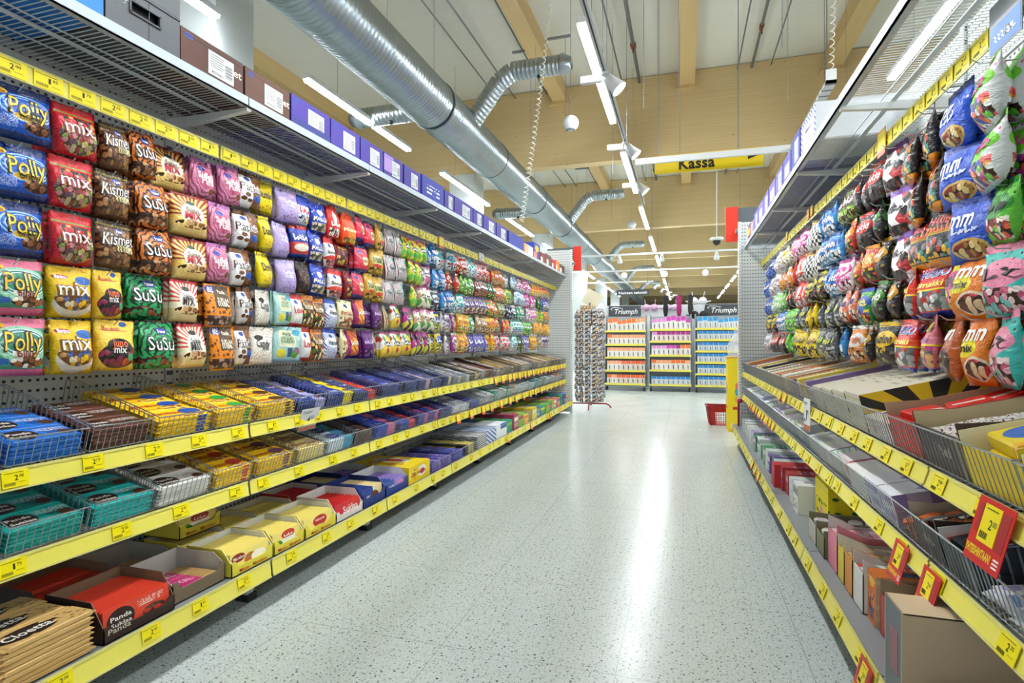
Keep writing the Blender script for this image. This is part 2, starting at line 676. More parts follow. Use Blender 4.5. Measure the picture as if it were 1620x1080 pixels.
for y in (5.5, 9.7, 13.9):
    b = MB(); b.tube((0, y, DR), (0, y, 5.2 - DZ), 0.003, 4)
    b.build('hanger_wire', M_GREYB, duct)


def corr_pipe(b, p0, p1, r, step=0.05):
    p0, p1 = Vector(p0), Vector(p1)
    L = (p1 - p0).length
    q = (p1 - p0).to_track_quat('Z', 'Y').to_matrix().to_4x4()
    M = Matrix.Translation(p0) @ q
    pr = []
    z = 0.0
    while z < L:
        pr += [(r, z), (r, min(L, z + step * .6)), (r + .004, min(L, z + step * .75)), (r + .004, min(L, z + step * .9))]
        z += step
    pr.append((r, L))
    b.lathe(pr, 20, M=M)


def outlet(y, side):
    """side +1: rises to the right and runs level, ending in a cone; -1: short level stub to the left"""
    r = 0.105
    b = MB()
    if side > 0:
        p0 = (DR * .6, y, 0.05); p1 = (0.50, y, 0.50); p2 = (0.66, y, 0.60); p3 = (1.22, y, 0.60)
        corr_pipe(b, p0, p1, r); corr_pipe(b, p1, p2, r); corr_pipe(b, p2, p3, r)
        M = Matrix.Translation(p3) @ Matrix.Rotation(PI / 2, 4, 'Y')
        b.lathe([(r, 0), (r + .012, .03), (r * .72, .12), (r * .7, .13), (r * .6, .13), (r * .6, .02)], 20, M=M)
        b.lathe([(0, .03), (r * .62, .03)], 12, M=M, mi=1)
        b.lathe([(.0, -.02), (.02, -.02), (.02, .02), (0, .02)], 10, M=Matrix.Translation((0.98, y - .02, 0.60 - r)), mi=1)
    else:
        p0 = (-DR * .6, y, 0.02); p3 = (-0.95, y, 0.02)
        corr_pipe(b, p0, p3, r)
        M = Matrix.Translation(p3) @ Matrix.Rotation(-PI / 2, 4, 'Y')
        b.lathe([(r, 0), (r + .012, .03), (r * .72, .12), (r * .6, .13), (0, .1)], 20, M=M)
        b.lathe([(.0, -.02), (.025, -.02), (.025, .02), (0, .02)], 10, M=Matrix.Translation((-0.55, y - .04, 0.02 - r)), mi=1)
    b.build('outlet_branch', [M_DUCT, M_DARK], duct, smooth=True)


for y in (6.2, 12.0, 18.4, 24.5, 31):
    outlet(y, 1)
for y in (5.6, 10.6, 17.4):
    outlet(y, -1)


# ------------------------------------------------------------------ ceiling lamps, track and spotlights
def make_lamp():
    t = empty('strip_light')
    b = MB()
    b.box(-0.035, 0.035, 0, 2.05, 0.0, 0.045)
    b.build('housing', M_WHITE, t)
    b = MB()
    b.box(-0.031, 0.031, 0.01, 2.04, -0.022, -0.001)
    b.build('diffuser', M_LAMP, t)
    b = MB()
    for y in (0.5, 1.5):
        b.tube((0, y, 0.045), (0, y, 1.775), 0.0025, 4)
    b.build('suspension_wire', M_GREYB, t)
    return t


lamp0 = make_lamp()
first = True
rows = {-3.36: ('row left of the duct', [1.35, 4.44, 7.5, 10.6, 13.7, 16.8, 19.9, 23.0, 26.1, 29.2]),
        -0.755: ('row over the aisle', [1.2, 4.28, 7.38, 10.5, 13.6, 16.7, 19.8, 22.9, 26.0, 29.1, 32.2]),
        1.84: ('row above the right shelves', [0.95, 3.98, 7.05, 10.15, 13.3, 16.4, 19.5, 22.6, 25.7, 28.8, 31.9]),
        -5.95: ('far left row past the columns', [13.7, 16.8, 19.9, 23.0, 26.1, 29.2])}
for x, (wh, ys) in rows.items():
    for k, y in enumerate(ys):
        o = lamp0 if first else copy_tree(lamp0)
        first = False
        o.location = (x, y, 3.5)
        tag(o, 'white strip light, %s from the camera, %s' % (order[k], wh), 'strip light', 'suspended strip lights')

M_TRACK = pbr('C2C8CA', 0.35, 0.3, name='track_profile')


def add_spot(loc, rz, tilt, label, power, group, sc=1.0):
    t = empty('spotlight', loc, rz)
    t.scale = (sc, sc, sc)
    b = MB(); b.box(-0.19, -0.02, -0.022, 0.022, -0.075, -0.02)
    b.tube((0.0, 0, -0.075), (0.0, 0, 0.0), 0.012, 8)
    b.box(-0.03, 0.03, -0.018, 0.018, -0.02, 0.0)
    b.build('driver_box', M_WHITE, t)
    Mh = Matrix.Translation((0.035, 0, -0.06)) @ Matrix.Rotation(tilt, 4, 'Y')
    b = MB()
    b.lathe([(0.0, -0.03), (0.035, -0.03), (0.04, 0.0), (0.042, 0.02), (0.068, 0.125), (0.063, 0.125), (0.04, 0.03)], 20, M=Mh)
    b.build('lamp_head', M_WHITE, t, smooth=True)
    b = MB()
    b.lathe([(0.0, 0.10), (0.056, 0.10)], 20, M=Mh)
    b.build('glowing_lens', M_SPOT, t)
    tag(t, label, 'spotlight', group)
    if loc[1] > 19:
        b = MB(); b.tube((0, 0, 0), (0, 0, (5.27 - loc[2]) / sc), .004, 4); b.build('drop_wire', M_GREYB, t)
    if power:
        ld = bpy.data.lights.new('spot_beam', 'SPOT')
        ld.energy = power
        ld.spot_size = math.radians(56)
        ld.spot_blend = 0.6
        ld.shadow_soft_size = 0.06
        ld.color = (1.0, 0.99, 0.96)
        lo = bpy.data.objects.new('spot_beam', ld)
        COL.objects.link(lo)
        lo.parent = t
        lo.matrix_local = Mh @ Matrix.Translation((0, 0, 0.14)) @ Matrix.Rotation(PI, 4, 'X')
    return t


tr = empty('lighting_track', (-0.605, 0, 3.2))
tag(tr, 'grey metal lighting track hung along the aisle beside the strip lights', 'track')
b = MB()
b.box(-0.018, 0.018, 1.2, 9.1, 0, 0.034)
b.box(-0.006, 0.006, 1.2, 9.1, -0.0015, 0.0, 1)
b.build('rail', [M_TRACK, M_DARK], tr)
b = MB()
for y in (2.4, 4.4, 6.3, 8.6):
    b.tube((0, y, 0.03), (0, y, 2.0), 0.003, 4)
b.build('suspension_wire', M_GREYB, tr)
for i, (y, rz, lab) in enumerate(((1.15, PI, 'white cone spotlight aimed at the nearest left bags'), (1.75, 0, 'white cone spotlight aimed at the nearest right bags'),
                                  (2.3, PI, 'white cone spotlight aimed at the left bags, just beyond the nearest'), (2.95, 0, 'white cone spotlight aimed at the right bags, just beyond the nearest'),
                                  (4.5, 0, 'largest visible white cone spotlight on the track, aimed right'),
                                  (6.15, 0, 'middle visible white cone spotlight on the track, aimed right'), (7.7, 0, 'smallest visible white cone spotlight on the track, beside the cross rail'))):
    add_spot((-0.605, y, 3.2), rz, 2.52 if rz else 2.42, lab, SPOT_W, 'track spotlights over the aisle')

# the cross bar that meets the track, with the cash desk sign
for (x0, x1, y, z, lab) in ((-0.56, 1.75, 6.9, 3.2, 'white cross rail in front of the yellow cash desk sign'),
                            (-3.4, 1.9, 14.3, 3.2, 'white cross rail carrying spotlights, nearer of the two over the hosiery display'),
                            (-3.4, 1.9, 17.6, 3.2, 'white cross rail carrying bright spotlights, farther one over the hosiery display'),
                            (-5.6, -1.3, 21.0, 3.2, 'thin white cross rail far down the hall left of the aisle')):
    t = empty('ceiling_rail', (x0, y, z))
    b = MB(); b.box(0, x1 - x0, -0.02, 0.02, -.03 if y < 7 else 0, 0.04); b.build('bar', M_WHITE, t)
    b = MB()
    for k in (0.12, 0.5, 0.88):
        b.tube(((x1 - x0) * k, 0, 0.045), ((x1 - x0) * k, 0, 1.9), 0.004, 4)
    b.build('suspension_wire', M_GREYB, t)
    tag(t, lab, 'rail')
b = MB(); b.box(1.12, 1.20, 5.2, 6.88, 3.18, 3.21); b.box(1.12, 1.20, 5.2, 5.203, 3.18, 3.3)
b.tube((1.16, 5.35, 3.2), (1.16, 5.35, 5.27), .004, 4)
tag(b.build('perforated_channel', peg_mat('slotted_channel', 'D8DBD4', '5b5b52', 1, 0.12, 5, 0.012, 2.4)), 'long pale slotted metal channel hung above the right top shelf', 'channel')

t = empty('hanging_sign', (-0.35, 7.25, 3.143))
tag(t, 'yellow hanging sign reading Kassa with a black arrow to the right', 'sign')
b = MB(); b.box(0, 1.25, 0, 0.02, 0.0, 0.222)
b.build('panel', pbr('F0D20A', 0.4, name='sign_yellow'), t)
b = MB()
add_text(b, 'Kassa', 0, 0.42, lambda x, y: (0.50 + x, -0.003, 0.100 + y), 0.03, ht=0.13)
b.build('lettering', M_INK, t)
b = MB(); b.face([(1.08, -0.003, 0.085), (1.08, -0.003, 0.165), (1.22, -0.003, 0.135)][::1])
b.build('arrow', M_INK, t)
b = MB(); b.tube((0.3, 0.01, .22), (0.3, 0.01, 2.13), .003, 4); b.tube((0.97, 0.01, .22), (0.97, 0.01, 2.13), .003, 4)
b.build('suspension_wire', M_GREYB, t)

for i, (x, y, z, w, lab) in enumerate(((-1.55, 14.3, 3.2, 1, 'left spotlight on the nearer cross rail'), (-0.52, 14.3, 3.2, 1, 'middle spotlight on the nearer cross rail'), (0.75, 14.3, 3.2, 1, 'right spotlight on the nearer cross rail'))):
    add_spot((x, y, z), PI / 2, 2.6, 'white cone ' + lab, 0, 'spotlights over the hosiery display')
for i, (x, y, z, lab) in enumerate(((-1.74, 17.6, 3.16, 'glaring spotlight left on the farther cross rail facing the camera'),
                                    (-0.55, 17.6, 3.16, 'glaring spotlight in the middle of the farther cross rail facing the camera'),
                                    (0.60, 17.6, 3.16, 'glaring spotlight right on the farther cross rail facing the camera'),
                                    (-3.6, 21.0, 3.16, 'glaring spotlight far away on the thin left cross rail'))):
    add_spot((x, y, z), -PI / 2, 1.62 + .12, lab, 0, 'spotlights over the hosiery display', 1.3)
for k in range(5):
    add_spot((-1.15 + .18 * k, 20 + 1.6 * k, 3.15 - 0.0 * k), PI * .75, 2.2, 'small white spotlight in the far cluster beyond the hosiery display, %s from the left' % order[k], 0, 'far cluster of spotlights', 0.9)

# speakers, camera, spiral cables
for (x, y, z, lab, wire) in ((-1.17, 6.0, 3.41, 'round white ball speaker hanging left of the spotlights', 5.25), (-1.22, 14.0, 3.9, 'round white ball speaker hanging far down the aisle', 5.25)):
    t = empty('ball_speaker', (x, y, z))
    tag(t, lab, 'speaker')
    r = 0.085 if y < 10 else .11
    b = MB(); b.lathe([(r * math.sin(a), -r * math.cos(a)) for a in [PI * k / 12 for k in range(13)]], 20)
    b.lathe([(r * 1.01, -.004), (r * 1.03, 0), (r * 1.01, .004)], 20)
    b.build('shell', pbr('DCE0E0', .4, name='speaker_white'), t, smooth=True)
    b = MB(); b.lathe([(0, -r * 1.01), (r * .5, -r * .90), (r * .62, -r * .80)], 16); b.build('grille', M_GREYB, t)
    b = MB(); b.tube((0, 0, r), (0, 0, wire - z), .003, 4); b.build('cable', M_GREYB, t)
t = empty('dome_camera', (0.55, 10.5, 2.84))
tag(t, 'small dome security camera on a drop rod over the far aisle', 'security camera')
b = MB(); b.lathe([(0, .03), (.11, .03), (.12, 0), (.07, -.02)], 18); b.tube((0, 0, .03), (0, 0, 2.43), .008, 6); b.build('mount', M_WHITE, t, smooth=True)
b = MB(); b.lathe([(.07, -.02), (.06, -.07), (.03, -.1), (0, -.105)], 18); b.build('dome', pbr('2A2C2E', .1, name='smoked_dome'), t, smooth=True)


def spiral(p0, p1, r, turns, name, lab):
    p0, p1 = Vector(p0), Vector(p1)
    pts = []
    n = turns * 8
    for k in range(n + 1):
        f = k / n
        p = p0.lerp(p1, f)
        sag = Vector((0, 0, -0.10 * math.sin(PI * f)))
        rr = r * (0.25 + 0.75 * min(1, f * 1.6))
        pts.append(p + sag + Vector((rr * math.cos(k * PI / 4), rr * math.sin(k * PI / 4), 0)))
    b = MB(); b.path(pts, 0.0042, 4)
    tag(b.build(name, pbr('E9E6DA', .5, name='cable_white')), lab, 'cable')


spiral((-1.17, 5.5, 5.27), (-1.78, 6.2, 2.42), 0.026, 52, 'spiral_cable', 'white coiled cable hanging in front of the big duct')
spiral((1.26, 5.45, 5.27), (1.18, 5.3, 3.24), 0.018, 26, 'spiral_cable', 'white coiled cable running down to the pale slotted channel')
for k, (x, y) in enumerate(((-0.36, 5.4), (-0.05, 5.6), (-0.3, 7.0), (0.7, 4.6), (0.9, 5.6), (-0.9, 7.5), (1.1, 4.1), (-1.9, 7.3))):
    b = MB(); b.tube((x, y, 5.25), (x, y, 3.24 if k != 7 else 3.85), 0.0035, 4)
    tag(b.build('hanging_wire', M_GREYB), 'thin steel wire hanging from the roof over the aisle, %s of eight' % order[k], 'wire', 'thin hanging wires')


# ------------------------------------------------------------------ shelving bays
class Side:
    def __init__(s, name, x0, sg, joints, q12, zs, back, topx, strip_top, qstrip, endx, endz):
        s.name, s.x0, s.sg, s.j, s.q12, s.z, s.back = name, x0, sg, joints, q12, zs, back
        s.topq, s.stz, s.qst, s.endx, s.endz = topx, strip_top, qstrip, endx, endz
        s.rz = PI / 2 if sg < 0 else -PI / 2

    def X(s, q):
        return s.x0 + s.sg * q

    def at(s, y, q, z):
        return (s.X(q), y, z)


LJ = [1.845 + 0.9 * k for k in range(-1, 8)]
RJ = [1.6 + 0.9 * k for k in range(-1, 6)]
LEFT = Side('left', -1.56, -1, LJ, 0.105, (0.195, 0.498, 0.727), 0.54, 0.105, 1.855, 0.25, -1.58, 2.395)
RIGHT = Side('right', 0.465, 1, RJ, 0.105, (0.232, 0.525, 0.752), 0.545, 0.117, 1.852, 0.275, 0.537, 2.253)

PRICES = ['1.79', '1.73', '2.35', '2.19', '2.05', '2.65', '0.95', '2.49', '2.00', '1.95']


def price_mesh(p):
    b = MB()
    w, h = 0.062, 0.043
    b.box(-w / 2, w / 2, -0.0012, 0.0, -h, 0, 0)
    y = -0.0016

    def fn(cx, cz):
        return lambda x, z: (cx + x, y, cz + z)
    a, c = p.split('.')
    add_text(b, a, 1, 0.0085 if a != '1' else 0.005, fn(0.0015, -0.0185), 0.01, ht=0.0145)
    add_text(b, c, 1, 0.0105, fn(0.0135, -0.0150), 0.01, ht=0.0075)
    b.box(-w / 2 + .003, w / 2 - .012, y, y + .0002, -0.0062, -0.0050, 1)
    x = -w / 2 + 0.004
    k = 0
    while x < -0.002:
        wd = (0.0008, 0.0014, 0.0006)[k % 3]
        b.box(x, x + wd, y, y + .0002, -0.038, -0.030, 2)
        x += wd + 0.0009
        k += 1
    b.box(0.006, 0.024, y, y + .0002, -0.031, -0.0302, 1)
    return b.mesh('price_label', [M_STK, M_INK, M_BARC])


PM = [price_mesh(p) for p in PRICES]
_strip = {}


def price_strip(parent_loc, side, y0, y1, q, z, h, tilt, n, seed, full=False, gap=0.012, parent=None):
    """tilted yellow rail between two joints with its price labels"""
    L = y1 - y0 - gap
    key = (round(L, 3), h, full)
    if key not in _strip:
        b = MB()
        b.box(0, L, 0, 0.004, -h, 0, 0)
        b.box(0, L, -0.0025, 0.001, -0.004, 0.003, 1)
        b.box(0, L, -0.0025, 0.001, -h - .002, -h + 0.003, 1)
        _strip[key] = b.mesh('price_rail', [M_YEL, pbr('D9D27C', .3, name='rail_lip')])
    ys = y0 + gap / 2 if side.sg < 0 else y1 - gap / 2
    o = place('price_rail', _strip[key], (0, 0, 0), parent=parent)
    o.rotation_euler = (tilt, 0, side.rz)
    o.location = (side.X(q), ys - parent_loc, z)
    r = random.Random(seed)
    for k in range(n):
        x = (k + 0.5 + r.uniform(-.22, .22)) * L / n if not full else (k + .5) * L / n
        l = place('price_label', r.choice(PM), (x, -0.0028, -0.0035 if h > .045 else -.002), parent=o)
        if full:
            l.scale = (1.3, 1, 1.08)
    return o


TILT = math.radians(14)


def lay(S, tier, y, q, zo):
    """point on a sloping tray shelf: q metres behind its front edge, zo above its deck"""
    ca, sa = math.cos(TILT), math.sin(TILT)
    if tier == 0:
        return S.at(y, q, S.z[0] + zo)
    return S.at(y, S.q12 + q * ca - zo * sa, S.z[tier] + q * sa + zo * ca)


def wire_deck(y0, y1, xa, xb, z, pitch, r, extra=3, rw=0.003, rise=0.0):
    b = MB()
    k = int((y1 - y0) / pitch)
    for i in range(k):
        y = y0 + (i + .5) * (y1 - y0) / k
        b.tube((xa, y, z), (xb, y, z + rise), r, 4, caps=False)
    for i in range(extra):
        f = (i + .03) / (extra - 1 + .06)
        x = xa + (xb - xa) * f
        zz = z - r - rw + rise * f
        b.tube((x, y0, zz), (x, y1, zz), rw, 4, caps=False)
    return b


def make_bay(S, i, y0, y1, last):
    sg = S.sg
    t = empty('shelving_bay', (0, y0, 0))
    L = y1 - y0
    X = S.X
    H = 2.38 if sg < 0 else 2.24
    b = MB()
    b.box(X(S.back), X(S.back) + sg * 0.02, 0, L, 0.02, H)
    b.box(X(S.back) - sg * 0.003, X(S.back), 0, 0.003, 0.02, H, 1)
    for z in (0.62, 1.02, 1.52, 1.92):
        b.box(X(S.back) - sg * 0.001, X(S.back), 0, L, z, z + .002, 1)
    b.build('back_panel', [M_PEGY, pbr('6E7477', .5, name='panel_seam')], t)
    b = MB(); b.box(X(S.back) - sg * .012, X(S.back) + sg * .03, 0.0, 0.03, 0.0, H + .01)
    b.build('upright', M_UPR, t)
    # base pan with feet
    b = MB(); b.box(X(0.006), X(S.back), 0.004, L - 0.004, S.z[0] - 0.028, S.z[0] - 0.012)
    b.box(X(0.004), X(0.012), 0.004, L - 0.004, S.z[0] - 0.055, S.z[0] - 0.002)
    b.build('base_shelf', peg_mat('perforated_pan', '8B9094', '26292c', 1, .02, 50, .004, 20) if sg > 0 else M_GREYB, t)
    b = MB(); b.box(X(0.14), X(0.18), 0.03, 0.065, 0.025, S.z[0] - .03); b.box(X(0.13), X(0.19), 0.02, 0.075, 0.0, 0.025, 1)
    b.box(X(0.18), X(S.back), 0.035, 0.06, .08, S.z[0] - .03)
    b.build('foot', [M_WHITE, M_DARK], t)
    for k, z in ((1, S.z[1]), (2, S.z[2])):
        b = wire_deck(0.004, L - 0.004, X(S.q12 + .012), X(S.back - .01), z - 0.006, 0.024, 0.0018, 4, 0.0025, rise=(S.back - S.q12) * math.tan(TILT))
        b.box(X(S.q12 + .003), X(S.q12 + .012), 0.004, L - .004, z - .045, z - .003)
        for yy in (0.0, L):
            b.prism([(X(S.q12 + .012), yy, z - .012), (X(S.back), yy, z + .09), (X(S.back), yy, z + .03), (X(S.q12 + .012), yy, z - .035)], (0, 0.004 if yy == 0 else -.004, 0))
        b.build('wire_shelf', M_WIRE, t)
    # top shelf: grey edge, wires, brackets
    b = MB(); zt = 1.998 if sg < 0 else 1.985
    b.box(X(S.topq), X(S.topq) + sg * .008, 0.003, L - .003, zt, zt + .036)
    b.box(X(S.topq), X(S.topq) + sg * .03, 0.003, L - .003, zt, zt + .003)
    b.build('top_shelf_edge', M_EDGE, t)
    b = wire_deck(0.004, L - .004, X(S.topq + .008), X(S.back), zt + .012, 0.018, 0.0017, 4, 0.003)
    b.box(X(S.topq + .18), X(S.topq + .20), 0, L, zt + .001, zt + .005)
    b.build('top_wire_shelf', M_WIREL, t)
    b = MB()
    b.prism([(X(S.topq + .01), 0.001, zt - .002), (X(S.back), 0.001, zt - .002), (X(S.back), 0.001, zt - .05), (X(S.topq + .01), 0.001, zt - .014)], (0, 0.024, 0))
    b.build('bracket', M_WHITE, t)
    b = MB()
    b.box(X(S.qst) + sg * .006, X(S.back), L / 2 - .004, L / 2 + .004, S.stz - .012, S.stz - .004)
    b.box(X(S.qst) + sg * .006, X(S.qst) + sg * .012, 0.006, L - .006, S.stz - .03, S.stz - .01)
    b.build('rail_arm', M_WHITE, t)
    # yellow rails
    near = 4 if i < 2 else 5
    price_strip(y0, S, y0, y1, -0.002, S.z[0] + .000, .062 if sg < 0 else .05, -0.30 if sg > 0 else -.12, 4, 11 + i, parent=t)
    price_strip(y0, S, y0, y1, S.q12, S.z[1], .052 if sg < 0 else .045, -0.30 if sg > 0 else -.12, near, 31 + i, parent=t)
    price_strip(y0, S, y0, y1, S.q12, S.z[2], .052 if sg < 0 else .045, -0.30 if sg > 0 else -.12, near + 1, 51 + i, parent=t)
    price_strip(y0, S, y0, y1, S.qst, S.stz, .052, -0.0, 9, 71 + i, full=True, parent=t)
    if last:
        b = MB()
        b.box(X(S.back), S.endx, L, L + .02, 0.02, H + .015)
        b.build('end_panel', M_PEGX, t)
        b = MB(); b.box(S.endx - sg * .012, S.endx + sg * .014, L - .008, L + .03, 0.0, H + .02)
        b.build('end_upright', peg_mat('end_upright_white', 'EEF1EF', '6d7376', 0, 0.0125, 0.03, .002, .006), t)
        b = MB(); b.box(X(0.0), X(0.14), L - .01, L + .01, .13, .18)
        b.build('base_end', M_WHITE, t)
    where = ['first', 'second', 'third', 'fourth', 'fifth', 'sixth', 'seventh', 'eighth'][i]
    lab = 'white perforated shelving bay with yellow price rails, %s from the camera on the %s' % (where, S.name)
    if last:
        lab = 'white perforated shelving bay with the tall end panel, far end of the %s run' % S.name
    tag(t, lab, 'shelving', 'shelving bays on the ' + S.name)


for i in range(len(LJ) - 1):
    make_bay(LEFT, i, LJ[i], LJ[i + 1], i == len(LJ) - 2)
for i in range(len(RJ) - 1):
    make_bay(RIGHT, i, RJ[i], RJ[i + 1], i == len(RJ) - 2)

# end signs above the runs
for (x, y, zc, sg, lab) in ((-1.565, 8.25, 2.28, -1, 'red and grey blank end sign above the far end of the left run'), (0.475, 6.25, 2.265, 1, 'red and grey blank end sign above the far end of the right run')):
    t = empty('end_sign', (x, y, zc))
    b = MB()
    if sg < 0:
        b.box(0, 0.115, -0.01, 0.012, -0.18, 0.18)
    else:
        b.box(-0.06, 0.06, -0.01, 0.012, -.18, .18)
    b.build('red_blade', pbr('E8331A', 0.45, name='orange_red_sign'), t)
    b = MB(); b.box(-0.40 if sg < 0 else .06, 0 if sg < 0 else .52, 0.0, 0.012, 0.0, 0.165 if sg < 0 else .17)
    b.build('grey_board', pbr('5C666A', .5, name='sign_grey'), t)
    b = MB(); b.box(-.03, 0.03, -.10, .0, -.10, -.07) if sg < 0 else b.box(.03, .1, -.13, .0, -.10, -.07); b.box(-.3 * -sg, -.29 * -sg, .012, .02, -.3, .1); b.build('clip', M_GREYB, t)
    tag(t, lab, 'sign')


# ------------------------------------------------------------------ wire baskets
_bas = {}


def basket(S, tier, y0, y1, lab):
    W = y1 - y0 - .006
    D = (S.back - S.q12) / math.cos(TILT) - 0.035
    hf = 0.078 if S.sg < 0 else 0.095
    hb = 0.10
    t = empty('wire_basket', lay(S, tier, y0 + .003 if S.sg < 0 else y1 - .003, .010, .003), S.rz)
    t.rotation_euler = (TILT, 0, S.rz)
    key = (round(W, 3), S.sg)
    if key not in _bas:
        r = 0.0013
        f = MB()
        k = max(2, round(W / 0.02))
        for i in range(k + 1):
            x = W * i / k
            f.tube((x, 0, 0), (x, -0.004, hf), r, 4, caps=False)
        for z, rr in ((0.002, .0018), (hf, .0022)):
            f.tube((0, -0.004 * z / hf, z), (W, -0.004 * z / hf, z), rr, 5)
        sd = MB()
        pts = [(0, -0.004, hf), (0, 0.02, hf + .004), (0, D * .93, hb), (0, D, hb - .006), (0, D, 0)]
        sd.path(pts, .0018, 4)
        sd.tube((0, 0, 0.002), (0, D, .002), .0018, 4)
        k = round(D / 0.022)
        for i in range(1, k):
            y = D * i / k
            sd.tube((0, y, 0), (0, y, hf + (hb - hf) * min(1, y / (D * .93))), r, 4, caps=False)
        fl = MB()
        for i in range(1, 4):
            fl.tube((W * i / 4, 0, 0), (W * i / 4, D, 0), r, 4, caps=False)
        _bas[key] = (f.mesh('front_grid', [M_WIRE]), sd.mesh('side_grid', [M_WIRE]), fl.mesh('floor_grid', [M_WIRE]))
    f, sd, fl = _bas[key]
    place('front_grid', f, parent=t)
    place('side_grid', sd, parent=t)
    place('side_grid', sd, (W, 0, 0), parent=t)
    place('floor_grid', fl, parent=t)
    tag(t, lab, 'wire basket', 'wire baskets on the ' + S.name)
    return t


# ------------------------------------------------------------------ hanging bags
def bag_shape(w, h, t, seed, pinch=1.0, gus=0.0):
    r = random.Random(seed)
    p = [r.uniform(0, 6.28) for _ in range(6)]

    def width(v):
        k = 1 - 0.045 * math.sin(PI * min(1, max(0, (v - .04) / .9)))
        if pinch < 1:
            k *= pinch + (1 - pinch) * min(1, max(0, (0.97 - v) / 0.35)) ** .6
        return w * k

    def bulge(u, v):
        sx = max(0.0, 1 - abs(2 * u - 1) ** 4.2)
        q = (v - .05) / .80
        sv = math.sin(PI * q) ** .55 if 0 < q < 1 else 0.0
        sv *= 1.45 - .75 * v
        c = 0.05 * math.sin(9 * u + p[0]) * math.sin(11 * v + p[1]) + .035 * math.sin(23 * u + 5 * v + p[2]) + 0.03 * math.sin(31 * v + p[3])
        return t * 1.12 * (sx ** .6 * sv * (1 + c * 1.3)) + t * .06 * math.sin(14 * u + p[4]) * (1 if v > .05 else .3)
    return width, bulge


def bag_mesh(name, w, h, t, mat, texts, seed, pinch=1.0, nx=10, nz=12):
    width, bulge = bag_shape(w, h, t, seed, pinch)
    b = MB()
    top = 0.014
    zz = lambda v: top - h * (1 - v)

    def front(u, v):
        return ((u - .5) * width(v), -0.0008 - bulge(u, v), zz(v) + (0.0018 if int(u * nx + .5) % 2 and v > .99 else 0))
    for j in range(nz):
        for i in range(nx):
            u0, u1, v0, v1 = i / nx, (i + 1) / nx, j / nz, (j + 1) / nz
            for sgn in (1, -1):
                q = [(u0, v0), (u1, v0), (u1, v1), (u0, v1)]
                pts = []
                for (u, v) in q:
                    x, y, z = front(u, v)
                    if sgn < 0:
                        y = 0.0008 + bulge(u, v) * .75
                    if u in (0.0, 1.0) or v == 0.0:
                        y = 0.0
                    pts.append((x, y, z))
                if sgn < 0:
                    pts = pts[::-1]; q = q[::-1]
                b.face(pts, 0, q)
    mats = [mat]
    for tx in texts:
        s, cx, cz, wf, fill, outline, ht = tx[:7]
        slant = tx[7] if len(tx) > 7 else 0.0
        arch = tx[8] if len(tx) > 8 else 0.0
        rot = tx[9] if len(tx) > 9 else 0.0

        def dr(off):
            def fn(x, y):
                v = cz + y / h
                ww = width(min(1, max(0, v)))
                u = cx + x / ww
                X, Y, Z = front(min(1, max(0, u)), min(1, max(0, v)))
                return (X, Y - off, Z)
            return fn
        for col, off, d in ((outline, .055, .0016), (fill, .0 if outline else .02, .0026)):
            if not col:
                continue
            m = pbr(col, .35)
            if m not in mats:
                mats.append(m)
            mi = mats.index(m)
            wk = w * wf * (1.0 if col is fill else 1.0 + .10 * min(1, 4 / len(s)))
            add_text(b, s, mi, wk, dr(d), off, ht=ht, slant=slant, arch=arch, rot=rot, fine=True)
    me = b.mesh(name, mats, smooth=False)
    # weld the pillow so that it shades as one skin
    import bmesh
    bm = bmesh.new(); bm.from_mesh(me)
    vs_ = [v for f in bm.faces if f.material_index == 0 for v in f.verts]
    bmesh.ops.remove_doubles(bm, verts=list(set(vs_)), dist=0.00012)
    for f in bm.faces:
        f.smooth = f.material_index == 0
    bm.to_mesh(me); bm.free()
    return me


CH = ['5A3018', '7A4524', '3B1D10', '8E5A33', 'C49A6A']
GUM = ['D8403A', 'E9A13A', 'F0E05A', '6FB14A', 'EDEBE4', 'B55A8A', '4A86C8']
SALT = ['1A1A1E', '2C2A2E', '3C3A40', '151515', '55504E']
PAST = ['F0C8D8', 'C9E0EE', 'F5EFD2', 'D6C7E6', 'EDEDED', 'E8A8B8']

# key: (look, w, h, t, base, ops, texts, pinch)
D = {}


def dd(key, look, base, ops, texts=(), w=.125, h=.157, t=.022, pinch=1.0, rough=.24):
    D[key] = (look, w, h, t, base, list(ops), list(texts), pinch, rough)


